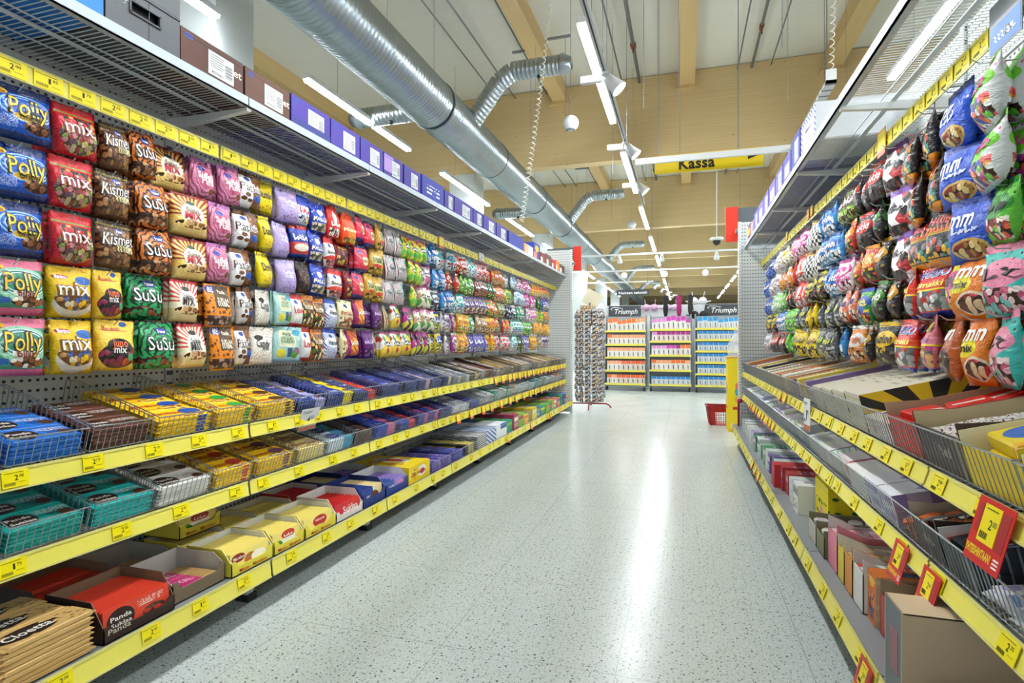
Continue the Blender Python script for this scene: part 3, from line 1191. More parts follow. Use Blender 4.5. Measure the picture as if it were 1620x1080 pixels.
dd('polly', 'blue foam praline bag with a yellow name', '1452B8',
   [('rect', 0, 1, .84, 1, '14306E'), ('rect', 0, 1, 0, .12, '122C66'), ('ell', .56, .58, .44, .26, '9CCBEE'), ('ell', .56, .58, .41, .235, '1E5CC4'), ('ell', .57, .58, .37, .205, 'B8DCF2'), ('ell', .57, .58, .35, .19, '1D57BC'),
    ('ell', .58, .41, .27, .075, 'C8A22A'), ('candy', .72, .26, .24, .12, 9, CH, '1A1010'), ('ell', .12, .84, .2, .07, 'E8B820'), ('lines', .05, .38, .2, .38, 40, 60, 'C8D8F0')],
   [('Polly', .56, .60, .60, 'E9CF3C', '2A1D10', .052, .12), ('Original', .58, .41, .30, '1D1710', None, .012), ('Cloetta', .13, .84, .28, '7A3A10', None, .012)], w=.165, t=.024)
dd('pollygreen', 'green and pink foam praline bag with a yellow name', '3E8E72',
   [('rect', 0, 1, .84, 1, 'E87A98'), ('rect', 0, 1, 0, .12, 'E0688C'), ('ell', .56, .55, .5, .32, '8CC4A4'), ('ell', .56, .58, .42, .24, 'DDE8F2'), ('ell', .56, .58, .40, .225, '2A7C64'), ('ell', .57, .58, .36, .20, 'C4DCEC'), ('ell', .57, .58, .34, .18, '2F846A'),
    ('rect', .36, .80, .34, .43, 'F2EEE0'), ('candy', .62, .24, .3, .1, 8, ['EDE3CC', '7A4020', '9A5A2A', 'F0E8D6'], '3A2010'), ('rect', .02, .3, .2, .3, '2A62B0'), ('ell', .12, .86, .2, .07, 'E8B820')],
   [('Polly', .54, .60, .60, 'EFC93A', '2A1D10', .052, .12), ('bilar', .58, .385, .30, '7A2A18', None, .018), ('Cloetta', .13, .86, .28, '7A3A10', None, .012)], w=.165, t=.024)
dd('mixred', 'red mixed gum bag with a bowl window', 'C8202C',
   [('rect', .05, .95, .80, .84, '7C8A3A'), ('candy', .5, .36, .43, .33, 10, ['8A6A3A', 'B9A24A', '7A8E3A', 'B87A7A', 'C4B48A', '9A3A3A', '6A4A5A'], '4A2A1A'), ('ell', .24, .76, .14, .03, 'A81C24'), ('candyr', .2, .9, .62, .76, 8, ['C8202C', 'D8722A', 'B83030', 'E09A3A'])],
   [('mix', .5, .56, .62, 'F2EEE8', '8A1A1A', .042)], w=.14, t=.026)
dd('mixyellow', 'yellow mixed chocolate bag with a bowl picture', 'F0C21A',
   [('ell', .5, .28, .44, .27, 'E8DCC8'), ('candy', .5, .38, .42, .24, 9, ['8A5A2A', 'F0C21A', 'C48A4A', '6A3A1A', 'E8B02A', '3A5AA0', 'D8C8A0'], '6A4A10'), ('ell', .26, .80, .18, .045, 'A8201C'), ('ell', .76, .74, .2, .09, '1E62B4')],
   [('mix', .5, .58, .66, 'F4F0E8', '7A5010', .044), ('Marabou', .26, .80, .26, 'F4F0E8', None, .012)], w=.14, t=.026)
dd('junomix', 'yellow bag with a black blob and fruit shapes', 'EBC53E',
   [('candy', .52, .3, .46, .26, 7, ['6A1A2A', 'A8302A', '2A1A1A', '8A2A4A', 'C8502A', '1E1A1A'], '1A1210'), ('ell', .52, .47, .32, .17, '201A18'), ('ell', .82, .27, .09, .08, '4AA070'), ('rect', .1, .8, .79, .81, 'D8602A'), ('ell', .7, .93, .1, .05, '1E4E9C')],
   [('Juno', .52, .55, .36, 'D8602A', None, .026), ('mix', .52, .42, .30, 'F2F0EA', None, .022), ('Marabou', .38, .85, .4, 'A8301C', None, .015)], w=.14, t=.024)
dd('kismet', 'brown praline bag with white slanted lettering', '5A3A22',
   [('candyr', 0, 1, .08, .84, 9, ['7A5230', '8E6238', 'A87C4C', '6A4426', '5A3820'], '3A2414'), ('rect', 0, 1, .86, 1, '3A2A1A'), ('rect', 0, 1, .90, .93, '8A7A30'), ('ell', .6, .80, .12, .07, '1E3E96'), ('rect', .42, .95, .36, .50, 'C4B688')],
   [('Kismet', .50, .62, .84, 'F6F4EE', '3A2010', .040, .25, .0, .05), ('~6', .68, .43, .48, 'EADFB0', '7A6230', .022), ('Fazer', .6, .80, .18, 'F0F0F4', None, .010)], w=.125)
dd('susu', 'orange bag with dark zebra rings', 'D9762A',
   [('rings', .5, .5, 9, .42, .25, '3A1E10'), ('candyr', 0, 1, .08, .30, 8, CH, '2A1408'), ('ell', .6, .82, .17, .08, '1E3E96')],
   [('SuSu', .52, .55, .72, 'F4F4F0', '20140C', .046), ('Fazer', .6, .82, .24, 'F0F0F4', None, .012)], w=.13)
dd('susugreen', 'green bag with dark zebra rings', '1FA060',
   [('rings', .5, .5, 9, .42, .25, '0E3A22'), ('candyr', 0, 1, .10, .28, 8, ['5A3018', '7A4524', '1FA060', '8A5230'], '2A1408'), ('ell', .6, .82, .17, .08, '1E3E96')],
   [('SuSu', .52, .55, .72, 'F4F4F0', '0C2016', .046), ('Fazer', .6, .82, .24, 'F0F0F4', None, .012)], w=.13)
dd('sukmix', 'cream bag with orange sun rays and a white oval', 'E8C468',
   [('rays', .5, .50, 26, 0, 1, .46, .95, '8E2A24'), ('rect', 0, 1, 0, .30, 'E9CC7C'), ('ell', .5, .52, .30, .26, 'F4ECDC'), ('candy', .5, .27, .42, .10, 8, CH, 'E9CC7C'), ('rect', 0, 1, .94, 1, '8E2A24'), ('ell', .5, .80, .12, .05, '1E4A34')],
   [('Suklaa', .5, .62, .34, '5A4A3A', None, .020), ('MIX', .5, .49, .42, 'B02030', None, .030)], w=.16, t=.022)
dd('sukpink', 'white bag with pink sun rays and a white oval', 'EDE3C4',
   [('rays', .5, .50, 26, 0, 1, .46, .95, 'D4454A'), ('rect', 0, 1, 0, .30, 'E6CE96'), ('ell', .5, .52, .30, .26, 'F2EEE4'), ('candy', .5, .27, .42, .10, 8, CH, 'E6CE96'), ('rect', 0, 1, .94, 1, 'C03040'), ('ell', .5, .80, .14, .06, '1C1C1A')],
   [('Suklaa', .5, .62, .34, '3A342E', None, .020), ('MIX', .5, .49, .42, '241E1A', None, .030)], w=.15, t=.022)
dd('puffi', 'pink and mauve puffed rice bag', 'D68AAE',
   [('rings', .5, .5, 10, .4, .12, 'A84C72'), ('ell', .5, .5, .36, .27, 'C05A7A'), ('rect', 0, 1, .9, 1, 'B06AA8'), ('ell', .4, .74, .16, .07, '2A3E96'), ('ell', .78, .2, .12, .08, '7A4A20')],
   [('Suffeli', .5, .56, .62, 'F4EEF0', None, .026), ('Puffi', .55, .42, .5, 'F4EEF0', None, .026)], w=.13)
dd('patkis', 'white and brown mint chocolate bag', 'EDEFF0',
   [('rect', .55, 1, 0, 1, '7A4A22'), ('rect', 0, 1, .88, 1, '6A4226'), ('ell', .35, .34, .12, .06, '6A4020'), ('ell', .22, .22, .11, .055, '5A3418'), ('ell', .45, .2, .1, .05, '6A4020'), ('ell', .78, .28, .2, .10, '2A58B0'), ('ell', .38, .8, .13, .06, '1E3E96')],
   [('Pätkis', .5, .56, .84, '3A1E10', 'F4F2EE', .034)], w=.12)
dd('dumle', 'bright yellow toffee bag', 'F2D80C',
   [('stripes', 14, 8, .5, '2A2408', 0, 1, .0, .10), ('stripes', 14, 8, .5, '2A2408', 0, 1, .88, .96), ('dots', 6, .16, 'B0541C', .1, .9, .15, .4)],
   [('Dumle', .5, .58, .7, '2A2208', None, .036)], w=.11)
dd('lilac', 'pale lilac foil bag', 'B4A4DC',
   [('dots', 7, .2, '7A6AA8', .1, .9, .06, .34), ('rect', .3, .75, .45, .72, 'A896D4'), ('ell', .74, .84, .14, .08, 'D8B8DC'), ('dots', 9, .10, 'D86A5A', .1, .9, .1, .32)],
   [('~5', .5, .62, .4, 'EEEAF6', None, .018), ('~6', .5, .50, .4, 'EEEAF6', None, .016)], w=.14)
dd('bluewhite', 'blue and white gum bag', 'D8DCF4', [('rect', 0, 1, .6, .95, '2A48B8'), ('candyr', .1, .9, .08, .3, 9, ['D86A7A', 'E8D85A', 'EDEDED', '6A8AD8'])], [('~4', .5, .48, .7, 'C02A4A', 'F4F4F4', .034)], w=.11)
dd('bluestar', 'blue bag with white figures and a clear lower window', '1C3EB0', [('candyr', .06, .94, .06, .32, 9, ['E6DCC8', '8A8A6A', 'C8B49A', '5A5A4A', 'D8CFC0'], '3A3A30'), ('ell', .5, .68, .18, .1, 'F0EEE8'), ('dots', 6, .12, 'E8E4DA', .05, .95, .5, .9)], [('~7', .5, .46, .8, 'F2F2EE', '10246A', .026)], w=.125)
dd('bluered', 'blue bag with a red lower half', '1F3A9C', [('rect', 0, 1, .1, .46, 'C83A34'), ('ell', .5, .30, .4, .12, 'EDE2D0'), ('rect', 0, 1, .9, 1, 'C83A34')], [('~5', .5, .62, .7, 'F4F4F0', None, .028)], w=.11)
dd('redtall', 'tall red bag with a white flash', 'D8281E', [('ell', .5, .62, .16, .22, 'EFE8E4'), ('candyr', .1, .9, .06, .3, 9, ['EFD8D0', 'C8A8A0', 'E8E4E0', 'B03A2A'])], [('~5', .5, .42, .6, 'F8F2E0', None, .024)], w=.12, h=.18, pinch=.55)
dd('orangered', 'orange red bag pinched at the top', 'E4491C', [('ell', .6, .3, .3, .2, 'E88A2A'), ('candyr', .1, .9, .05, .2, 9, ['C8A020', '8A6A1A', 'E8B83A'])], [('~8', .5, .46, .8, 'F6DCA0', None, .022)], w=.13, h=.18, pinch=.5)
dd('redpink', 'pinkish red bag with a cream wafer picture', 'D2304A', [('stripes', 2, 3, .25, 'E86A7A', 0, 1, .3, .9), ('ell', .56, .45, .24, .16, 'F0DFA8'), ('rect', 0, 1, .0, .14, '1E2C70'), ('ell', .3, .78, .14, .07, '28409C'), ('rect', 0, 1, .93, 1, '1E2C70')], [('~5', .54, .47, .42, '8A3A20', None, .02)], w=.13)
dd('gold', 'gold coloured bag with a cream label', 'C2982C', [('ell', .5, .55, .36, .2, 'EBDDA0'), ('candyr', .08, .92, .06, .26, 9, ['D8B03A', 'A87A1E', 'E8CC6A']), ('ell', .5, .32, .3, .08, 'C8402A')], [('~7', .5, .62, .6, '3A6A2A', None, .018), ('~6', .5, .50, .6, '3A6A2A', None, .018)], w=.11)
dd('stripewhite', 'white bag with fine dark and red vertical stripes', 'ECECEC', [('stripes', 13, 0, .45, '3A3A40'), ('stripes', 13, 0, .18, 'B03038'), ('rect', .18, .86, .36, .64, 'F2F2F0'), ('rect', .8, 1, .3, .9, '3CB0AC')], [('HOT &', .5, .56, .5, '1E1E22', None, .022), ('TOFFEE', .5, .43, .6, '1E1E22', None, .022)], w=.13)
dd('darkbrown', 'dark brown bag', '2A1A14', [('candyr', .1, .9, .1, .7, 7, ['3A2418', '4A3020', '1E120C', '5A4030'])], (), w=.11)
dd('redwhitecap', 'white bag with red top and bottom', 'F0EEEA', [('rect', 0, 1, .80, 1, 'C8282C'), ('ell', .5, .28, .5, .12, 'D23A2C'), ('candyr', .06, .94, .04, .24, 10, ['C87A7A', 'A85A5A', 'E0A8A0']), ('ell', .36, .72, .14, .07, '28409C')], [('Salmiakki', .5, .50, .8, '3A2A2A', None, .018)], w=.12)
dd('darkred', 'dark red glossy bag', '7E1420', [('candyr', .1, .9, .1, .6, 7, ['5A0E16', '9A2028', 'C8A03A', '3A0A10'])], [('~7', .5, .7, .6, 'E0B860', None, .018)], w=.12)
dd('bigbag', 'orange and brown chocolate peanut pouch', 'E0861C', [('dots', 7, .26, '6A3A1C', 0, 1, .1, .7), ('rect', .3, .86, .44, .98, '5A4430'), ('candyr', .05, .95, .03, .26, 10, ['5A4034', '8A6A5A', '3A2620', 'A88470']), ('ell', .2, .88, .17, .09, '2A3E9C')],
   [('BIG', .2, .90, .18, 'F2F2F2', None, .012), ('BAG', .2, .84, .18, 'F2F2F2', None, .012), ('Panda', .58, .84, .26, 'EEE4D0', None, .016), ('SUKLAA', .58, .64, .42, 'EEE4D0', None, .018), ('~6', .58, .54, .42, 'EEE4D0', None, .018)], w=.145, h=.172, t=.014)
dd('candymix', 'white pouch with tiny coloured dashes', 'EDEAE2', [('dots', 16, .16, 'C03A50'), ('dots', 14.5, .13, '4A8A5A'), ('dots', 17.5, .13, 'D8B83A'), ('dots', 19, .12, '3A3A50'), ('rect', .14, .86, .4, .72, 'F0EDE6'), ('ell', .34, .72, .18, .07, '2A2622')], [('Candy', .5, .57, .55, '2A2622', None, .03), ('mix', .6, .45, .25, '2A2622', None, .016)], w=.13, t=.012)
dd('halina', 'pale turquoise pouch with cartoon sweets', 'A6D4D2', [('rect', .22, .80, .42, .9, 'E6E8C4'), ('ell', .80, .84, .14, .09, '4AA8CC'), ('ell', .3, .24, .15, .13, 'E2D43A'), ('rect', .5, .66, .14, .4, '3A6A80'), ('ell', .8, .3, .13, .12, '8A6A80'), ('ell', .74, .2, .1, .1, '6AA03A')], [('HEDELMÄ', .5, .68, .42, '5A8A6A', None, .014), ('KARKKI', .5, .58, .42, '5A8A6A', None, .014), ('Panda', .5, .8, .26, '3A5A50', None, .014)], w=.15, t=.014)
dd('whitelove', 'white bag with red lettering', 'EFECE8', [('rect', 0, 1, .86, 1, 'C8282C'), ('rect', 0, 1, 0, .1, 'C8282C'), ('ell', .4, .76, .15, .07, '28409C'), ('dots', 12, .12, 'B88A90', .1, .9, .12, .3)], [('Love', .5, .52, .7, 'D0303A', None, .034)], w=.115)
dd('nutsorange', 'clear orange bag of mixed toffees', 'C87424', [('candyr', .04, .96, .05, .86, 7, ['D8782A', 'A8541A', 'E8C46A', '5A6A2A', 'F0E0B0', '8A3A1A', '2A4A3A'], '4A240E')], [('~6', .5, .62, .6, 'F4E8C8', '7A2A10', .024)], w=.12)
dd('hanneblue', 'blue and white diagonally striped bag', 'EEF0F4', [('stripes', 14, 9, .5, '2A56B4'), ('rect', 0, 1, .86, 1, '1E48B0'), ('ell', .5, .56, .44, .17, 'F0F2F6'), ('dots', 15, .25, 'F0F2F6', 0, 1, .04, .3), ('ell', .46, .76, .13, .06, '24408C')], [('Hanne', .52, .56, .62, '2A3A5A', None, .024)], w=.12)
dd('nutcream', 'cream bag of mixed nut sweets', 'E8DCB0', [('candyr', .06, .94, .05, .4, 9, ['B8925A', '8A5A30', 'EFE4C4', 'D8B06A', 'A8402A'], '6A4A28'), ('ell', .46, .8, .14, .07, '28409C')], [('~7', .5, .56, .8, 'A85A24', None, .028)], w=.13)
dd('orangepurple', 'orange bag with purple sides', 'E8742A', [('rect', 0, .3, 0, 1, 'A02A6A'), ('ell', .6, .45, .3, .26, 'F0B03A'), ('rect', 0, 1, 0, .1, '2A2C70'), ('stripes', 3, 4, .3, 'D8404A', .3, 1, .2, .9)], [('~5', .58, .55, .5, 'FFF2D0', '8A2A4A', .026)], w=.12)
dd('purple', 'dark purple glossy bag', '5A1E6E', [('candyr', .1, .9, .06, .35, 9, ['7A3A8A', '3E1450', '9A6AAA', '2A0E38'])], [('~7', .5, .6, .7, 'C8A8D8', None, .022)], w=.12)
dd('brownstripe', 'cream and brown pinstriped bag', 'D8C89A', [('stripes', 12, 0, .42, '6A4026'), ('candyr', .15, .85, .3, .6, 8, ['8A8A4A', 'C89A5A', 'A8442A'])], (), w=.11)
for k, lk, cols in (('greendia', 'green and red harlequin bag', ['4AA83A', 'D8DC3A', 'C83A2C', '6EC23A', '2A6A2A', 'E8D84A']), ('reddia', 'red, white and green harlequin bag', ['C8303A', 'F0EAE0', '2A8A4A', 'E8C83A', 'D8505A', 'E8C83A']),
                    ('purpledia', 'black, magenta and lime harlequin bag', ['2A1028', 'C02A8A', '3A1638', 'CFD23A', '240C20', '5A1E50']), ('creamdia', 'cream, lilac and green harlequin bag', ['EFE2C0', 'D8A878', 'C47AA8', 'F2EEDC', '5AA05A', 'E8D86A', 'F0E8D0']),
                    ('pinkdia', 'pink and grey harlequin bag', ['D87AA8', 'EFE6EA', '8A8A90', 'C85A90', '9AB86A', 'F0E2E8'])):
    dd(k, lk, cols[0], [('dia', 3.2, 3.4, cols), ('rect', 0, 1, .93, 1, 'B83A7A'), ('ell', .5, .54, .32, .10, '3A3A3A')], [('~5', .5, .54, .5, 'F0EEE8', None, .018)], w=.12)


def gen(k, lk, base, c2, pal, word, wc='F6F4F0', oc=None, w=.12, pinch=1.0, h=.157, t=.023, band=(.42, .76)):
    dd(k, lk, base, [('rect', 0, 1, .9, 1, c2), ('ell', .5, .6, .46, .2, c2), ('candyr', .07, .93, .05, .40, 10, pal), ('dots', 6, .12, wc, .05, .95, .72, .9)], [(('~%d' % len(word)) if word != 'MIX' else word, .5, .60, .72, wc, oc, .030)] if word else (), w, h, t, pinch)


gen('bluefish', 'light blue and white bag of foam sweets', '2E8CD0', '1E5CB0', ['EAF2F8', 'BBD8EC', '6AA8D8', 'F4F4F0'], 'SIRKUS', pinch=.8)
gen('whiteteal', 'white bag with teal and navy waves', 'E4EAEC', '2A9AA8', ['EDEDE8', '2A4A70', 'BFE0E2', 'D8707A'], 'XYLI', '1E2C4A', pinch=.8)
gen('redface', 'red bag with a white round face', 'D8382A', 'F0E4DC', ['C8402A', 'E88A3A', 'F0D8C0', '7A1A14'], 'SUPER', 'B0201C', pinch=.85)
gen('tealwhite', 'white and turquoise clear bag', 'D8EAE8', '2AA8A0', ['EDF4F4', '8AC8C4', 'F0D8D8', '5AA8C8'], 'FRESH', 'FFFFFF', pinch=.75)
gen('redwhite', 'red and white bag of fruit drops', 'E4DCDC', 'C83040', ['E84A4A', 'F4F0EC', 'F0A0A0', '9A2A2A'], 'MARJA', 'FFFFFF')
gen('redcandy', 'red bag of coloured sweets', 'CE2E2A', 'E8A83A', GUM, 'KARKKI', '8A1414')
gen('goldcandy', 'orange gold bag of wrapped sweets', 'D8923A', 'B85A2A', ['E8C06A', 'B87A2A', 'F0DCA0', 'A8442A'], 'TOFFEE')
gen('whiteblue', 'white and pale blue bag of mints', 'DCE6EC', '4A90C0', ['F2F6F8', '8ABAD8', 'D8E6EE', '3A6A9A'], 'MINT', pinch=.8)
gen('pinkwhite', 'white bag with hot pink top', 'EFE4EC', 'E0389A', ['F6EEF2', 'E88AC0', 'FFFFFF', 'D85AA0'], 'PINK', pinch=.85)
gen('magenta', 'magenta lolly bag', 'D82A9A', 'A81A78', ['F0A0D0', 'FFFFFF', 'D85AA8'], 'POP')
gen('yellowbag', 'yellow bag of lemon sweets', 'F0C41E', 'E88A1E', ['F8E46A', 'E8A82A', 'FFF4C0', 'C8701A'], 'SITRUS', 'B8301A')
gen('greenlong', 'lime green bag of sour strips', '7AC23A', '2A8A3A', ['BCE05A', '4AA03A', 'E8F0A0', '1E6A2A'], 'SOUR', pinch=.7)
gen('brownred', 'brown and red caramel bag', '7A2C1E', '4A1A12', ['A85A3A', '6A2A1A', 'C88A5A', '3A140E'], 'KOLA')
gen('greendark', 'dark green bag of jellies', '1E6A34', '0E3A1E', ['3A9A4A', 'C8402A', '8AC83A', '0E2A14'], 'JELLY')
gen('limebag', 'yellow green sour bag', 'C6D83A', '5A9A2A', ['E8F06A', '8AB82A', 'F4F8C0', '3A6A1E'], 'HAPPY', '2A5A14')
gen('navywhite', 'navy and white liquorice bag', '20304A', 'E0E4EA', ['EDEFF2', '2A3A5A', 'A8B4C8', '101828'], 'SALMI', '1A2A44', pinch=.85)
gen('brownpurple', 'brown bag with a purple top band', '6A3A2A', '3A3090', ['8A5A4A', '5A2A20', 'B88A7A', 'E8D8D0'], 'MOKKA')
gen('greenorange', 'green and orange fruit jelly bag', '2A8A3E', 'E8702A', ['E88A3A', 'F0C85A', '4AA84A', 'D8502A'], 'FRUIT')
gen('olive', 'olive green herbal sweet bag', '8A8A3A', '5A6A2A', ['A8A85A', '6A6A2A', 'D0CFA0'], 'YRTTI')
gen('greenwhite', 'green and white dental gum bag', '3AA86A', 'F0F4F0', ['EDF4EE', '5AB07A', 'FFFFFF', '2A6AB0'], 'DENT', '1E6A3A')
gen('yellowlynx', 'yellow bag with a blue animal shape', 'EBD22A', '2A4A9A', ['E8D83A', 'B8C85A', 'F4ECA0', '8A9A3A'], 'LYNX')
gen('whitemix', 'white and grey bag of mixed gums', 'DDD8DE', '8A7A9A', ['E8E0EC', 'C8A8D0', 'F0E8B0', '9A8AA8'], 'MIX', '2A2A34')
gen('purplemix', 'violet and cream bag of mixed gums', 'A23A92', 'EEDFC8', ['E8C0E0', 'F0E4C8', 'C85AA8', 'EFCF6A'], 'MIX', '5A1A50')
gen('orangemix', 'orange and yellow bag of mixed gums', 'E88A1E', 'F0D03A', ['F4C44A', 'E8702A', 'C8D84A', 'F8ECB0'], 'MIX', 'B03A14')
gen('greenmix', 'mint green bag of mixed gums', '6ABE8A', '2A8A6A', ['A8DEB8', '5AB07A', 'E8F0C8'], 'MIX')
gen('tancandy', 'tan clear bag of toffees', 'B89A6A', '8A6A3A', ['D8BC8A', 'A8824A', 'E8DCC0', '7A5A30'], 'KERMA')
gen('violet', 'blue violet bag of mints', '6A66B8', '4A4A9A', ['A8A4E0', '8A88CC', 'D8D8F0', '5A5AA8'], '~4')
# right wall
gen('cleargreen', 'large clear bag of coloured gums with a lime band', 'D8DCDA', '7AD03A', ['E8F0EC', '6ACB3A', 'E85A5A', 'C03A8A', 'F0E8E0', '3A5AB0', 'F0A050'], 'TUTTI', 'E03A9A', w=.17, h=.18, t=.032)
dd('bluenut', 'bright blue roasted nut bag', '1E50C4', [('ell', .56, .20, .34, .16, 'CDA85A'), ('candy', .56, .19, .30, .13, 9, ['D8B46A', 'A87A3A', 'E8CF8A', '8A3A3A']), ('rect', 0, 1, .9, 1, '143A94')], [('mm', .36, .70, .5, 'F4F6FA', None, .05), ('~4', .5, .50, .5, 'C8D8F4', None, .018)], w=.15, h=.18, t=.028)
dd('blackcar', 'black liquorice bag with red lettering and an orange base', '1A1618', [('rect', 0, 1, 0, .14, 'E8961A'), ('candyr', .08, .92, .16, .5, 8, ['2A2A2E', '4A8A7A', 'C8402A', 'E8B83A', '8A8A90', '3A3A40'], '101012'), ('rect', .1, .9, .56, .62, 'C8A02A')], [('HARIBO', .5, .80, .8, 'C82A24', None, .026), ('~7', .5, .66, .8, 'E86A24', None, .022)], w=.15, h=.18, t=.024)
dd('football', 'liquorice bag with red, white and black football pattern', 'E8E4EA', [('dia', 3, 4, ['F0ECF0', 'F4F0F4', '2A2A30', 'B02A30', 'F0ECF0']), ('rect', 0, 1, .88, 1, '6A3A9A'), ('candyr', .1, .9, .05, .25, 8, SALT + ['8A2A24'])], [('~4', .5, .6, .6, '1A1A1E', 'F0F0F0', .022)], w=.13, h=.18)
dd('checkers', 'black and white checkered liquorice bag', 'F0EEEA', [('check', 7, 9, '1E1E22'), ('rect', 0, 1, .86, 1, 'B8924A'), ('rect', 0, 1, 0, .1, 'E8E4E0')], (), w=.13, h=.18)
gen('blackred', 'black and red liquorice bag', '1C1416', 'C8241E', SALT, 'CHILI', 'F0E8E0')
gen('greenbrown', 'green and brown chocolate liquorice bag', '4A7A2A', '5A2A1A', ['6A3A20', '8AB83A', '3A1A10', 'A8C85A'], 'CHOC')
gen('yellowwhite', 'white bag with yellow corner', 'ECECE4', 'E8C41E', ['F2F0E8', 'E8D85A', 'D8D4CC'], 'VANIL', '6A5A1A')
gen('whiteclear', 'clear white bag of coloured pastilles', 'E6EAEA', 'D8E0E4', PAST, 'PASTI', '8A3A6A')
gen('bluefoil', 'shiny blue bag at the far end', '1E54C0', '123A90', ['2A6AD8', '6A9AE8', '143A8A'], 'SININEN')
gen('blackgreen', 'black bag with green print', '181C18', '3A8A2A', SALT + ['4A8A3A'], 'SALMI', 'E8E4D8')
gen('redorange', 'red and orange fruit liquorice bag', 'C83A22', 'E8962A', ['E85A2A', '3A6A2A', 'F0B83A', '8A1E14', '2A2A24'], 'FRUTTI', 'F8E8A0')
gen('orangeclear', 'orange and clear bag of nuts', 'E08A2A', 'E8E4DC', ['E8C890', 'C88A4A', 'F0E8D8', 'D87A2A'], 'CASHEW', 'C85A14')
gen('greenface', 'green bag with a cartoon face', '5AB82E', '2A8A2A', ['E8603A', 'F0E0D0', '6AC83A', 'A83A2A'], 'FACE', '1A1A1A')
gen('blackgold', 'black liquorice bag with gold print', '16140F', 'C8962A', SALT + ['8A6A2A'], 'LAKU', 'F0E8D0')
gen('yellowblack', 'black bag with yellow lettering', '201E1C', 'D8C83A', SALT + ['E8D83A', 'B03A5A'], 'TYRKISK', '1A1A1A')
gen('greenwhite2', 'green and clear bag of pastilles', '8AD05A', 'D8F0D0', ['E8F4E0', '9ADB6A', '6AB8D0', 'FFFFFF'], 'LIME', '2A7A2A')
gen('teal', 'turquoise bag with a pink circle', '3AB8B0', 'E88AA8', ['E8A8B8', 'F0D8D8', '7AD0CC', 'C85A78'], 'VK', '1A1A1A', w=.15, h=.18, t=.026)
dd('orangenut', 'bright orange bag with a yellow circle', 'E87E14', [('ell', .32, .54, .3, .14, 'F0E01E'), ('ell', .62, .24, .34, .18, 'F0D8B8'), ('candy', .62, .23, .30, .15, 6, ['F0E0D0', 'C8202A', '6A3A2A', 'E8C8A0', '8A1A24']), ('rect', 0, 1, .9, 1, 'D86A0E')], [('mm', .5, .76, .6, 'F8F4EC', None, .044), ('mix', .36, .54, .34, '1A1410', None, .022)], w=.14, h=.18, t=.03, pinch=.75)
dd('brownnut', 'brown and orange bag of coated nuts', 'B4581A', [('ell', .5, .3, .4, .2, '3A2A20'), ('candy', .5, .3, .36, .17, 6, ['D8D0C8', '4A3A34', '8A8078', '2A1E18']), ('rect', 0, 1, .9, 1, '8A3E10')], [('mm', .5, .74, .6, 'F8F4EC', None, .044)], w=.14, h=.18, t=.028, pinch=.8)
gen('yellowpink', 'yellow and pink bag of gums', 'E8D83A', 'D85A9A', ['E8A0C0', 'F0E86A', 'C83A7A'], 'MIX', '2A2A2A')
for k, a, bb, cc, s2 in (('saltred', 'red gum bag with blue lettering and a clear window', 'D8261E', ['E8E4E0', '9AA0A0', '5A6A6A', 'F0ECE8', 'B0322A'], 'Salmiakki'), ('saltpink', 'pink gum bag with yellow lettering and a clear window', 'D0707A', ['C8864A', 'E0A86A', 'B03A7A', 'D8C05A', 'A85A2A'], 'Aprikoosi')):
    dd(k, a, bb, [('rect', 0, 1, .50, .62, 'E8542A' if k == 'saltred' else 'E08AA0'), ('rect', 0, 1, .46, .49, 'F0D82A'), ('candyr', .03, .97, .1, .46, 8, cc, '5A5A58'), ('rect', 0, 1, 0, .08, '1E3AA8')],
       [('HARIBO', .5, .80, .84, '1E3AB0' if k == 'saltred' else 'E8E03A', 'F4F4F0' if k == 'saltred' else '5A3A1A', .030), (s2, .5, .58, .8, 'F4E85A' if k == 'saltred' else '8A2A8A', None, .018)], w=.165, h=.172, t=.026)
gen('jungle', 'green, red and blue jungle liquorice bag', '2A9A4A', '2A5AC0', ['D8402A', 'E8C83A', '2A8A3A', '3A5AC0'], 'JUNGLE', 'F0E85A')
gen('pinkorange', 'pink and orange bag with an animal picture', 'E87A5A', 'F0B8A0', ['F4D8C8', 'E8986A', 'D85A4A', 'FFFFFF'], 'HAPPY', '3A2A90')
gen('greyyellow', 'grey bag with yellow green lettering', '5A606A', '484E58', ['8A9098', 'B8BCC0', 'C8D83A', '4A5058'], 'TURKISH', 'D8E03A')
gen('yellowskull', 'yellow bag with black skull marks', 'F0D41A', 'E8C810', ['2A2410', 'F0D41A', 'F4E04A', '1E1A0E'], 'SKULL', '1E1A0E')
gen('limebag2', 'bright green sour bag', '5AC82A', '8ADB3A', ['A8E86A', '3A9A1E', 'D0F0A0'], 'SOUR', '1E5A14')
gen('blackyellow', 'black bag with yellow stars', '1C1A18', 'E0B82A', SALT + ['C8A83A', '6A6A60'], 'SALMIAKKI', '1A1A1A')

_bag = {}


def bag(key, var=0):
    if (key, var) not in _bag:
        look, w, h, t, base, ops, texts, pinch, rough = D[key]
        mk = 'wrap_' + key
        if mk not in _bag:
            _bag[mk] = design('print_' + key, base, ops, rough, .6)
        _bag[(key, var)] = bag_mesh('bag_' + key, w, h, t, _bag[mk], texts, hash(key) % 97 + var * 7 if False else sum(map(ord, key)) + var * 7, pinch)
    return _bag[(key, var)]


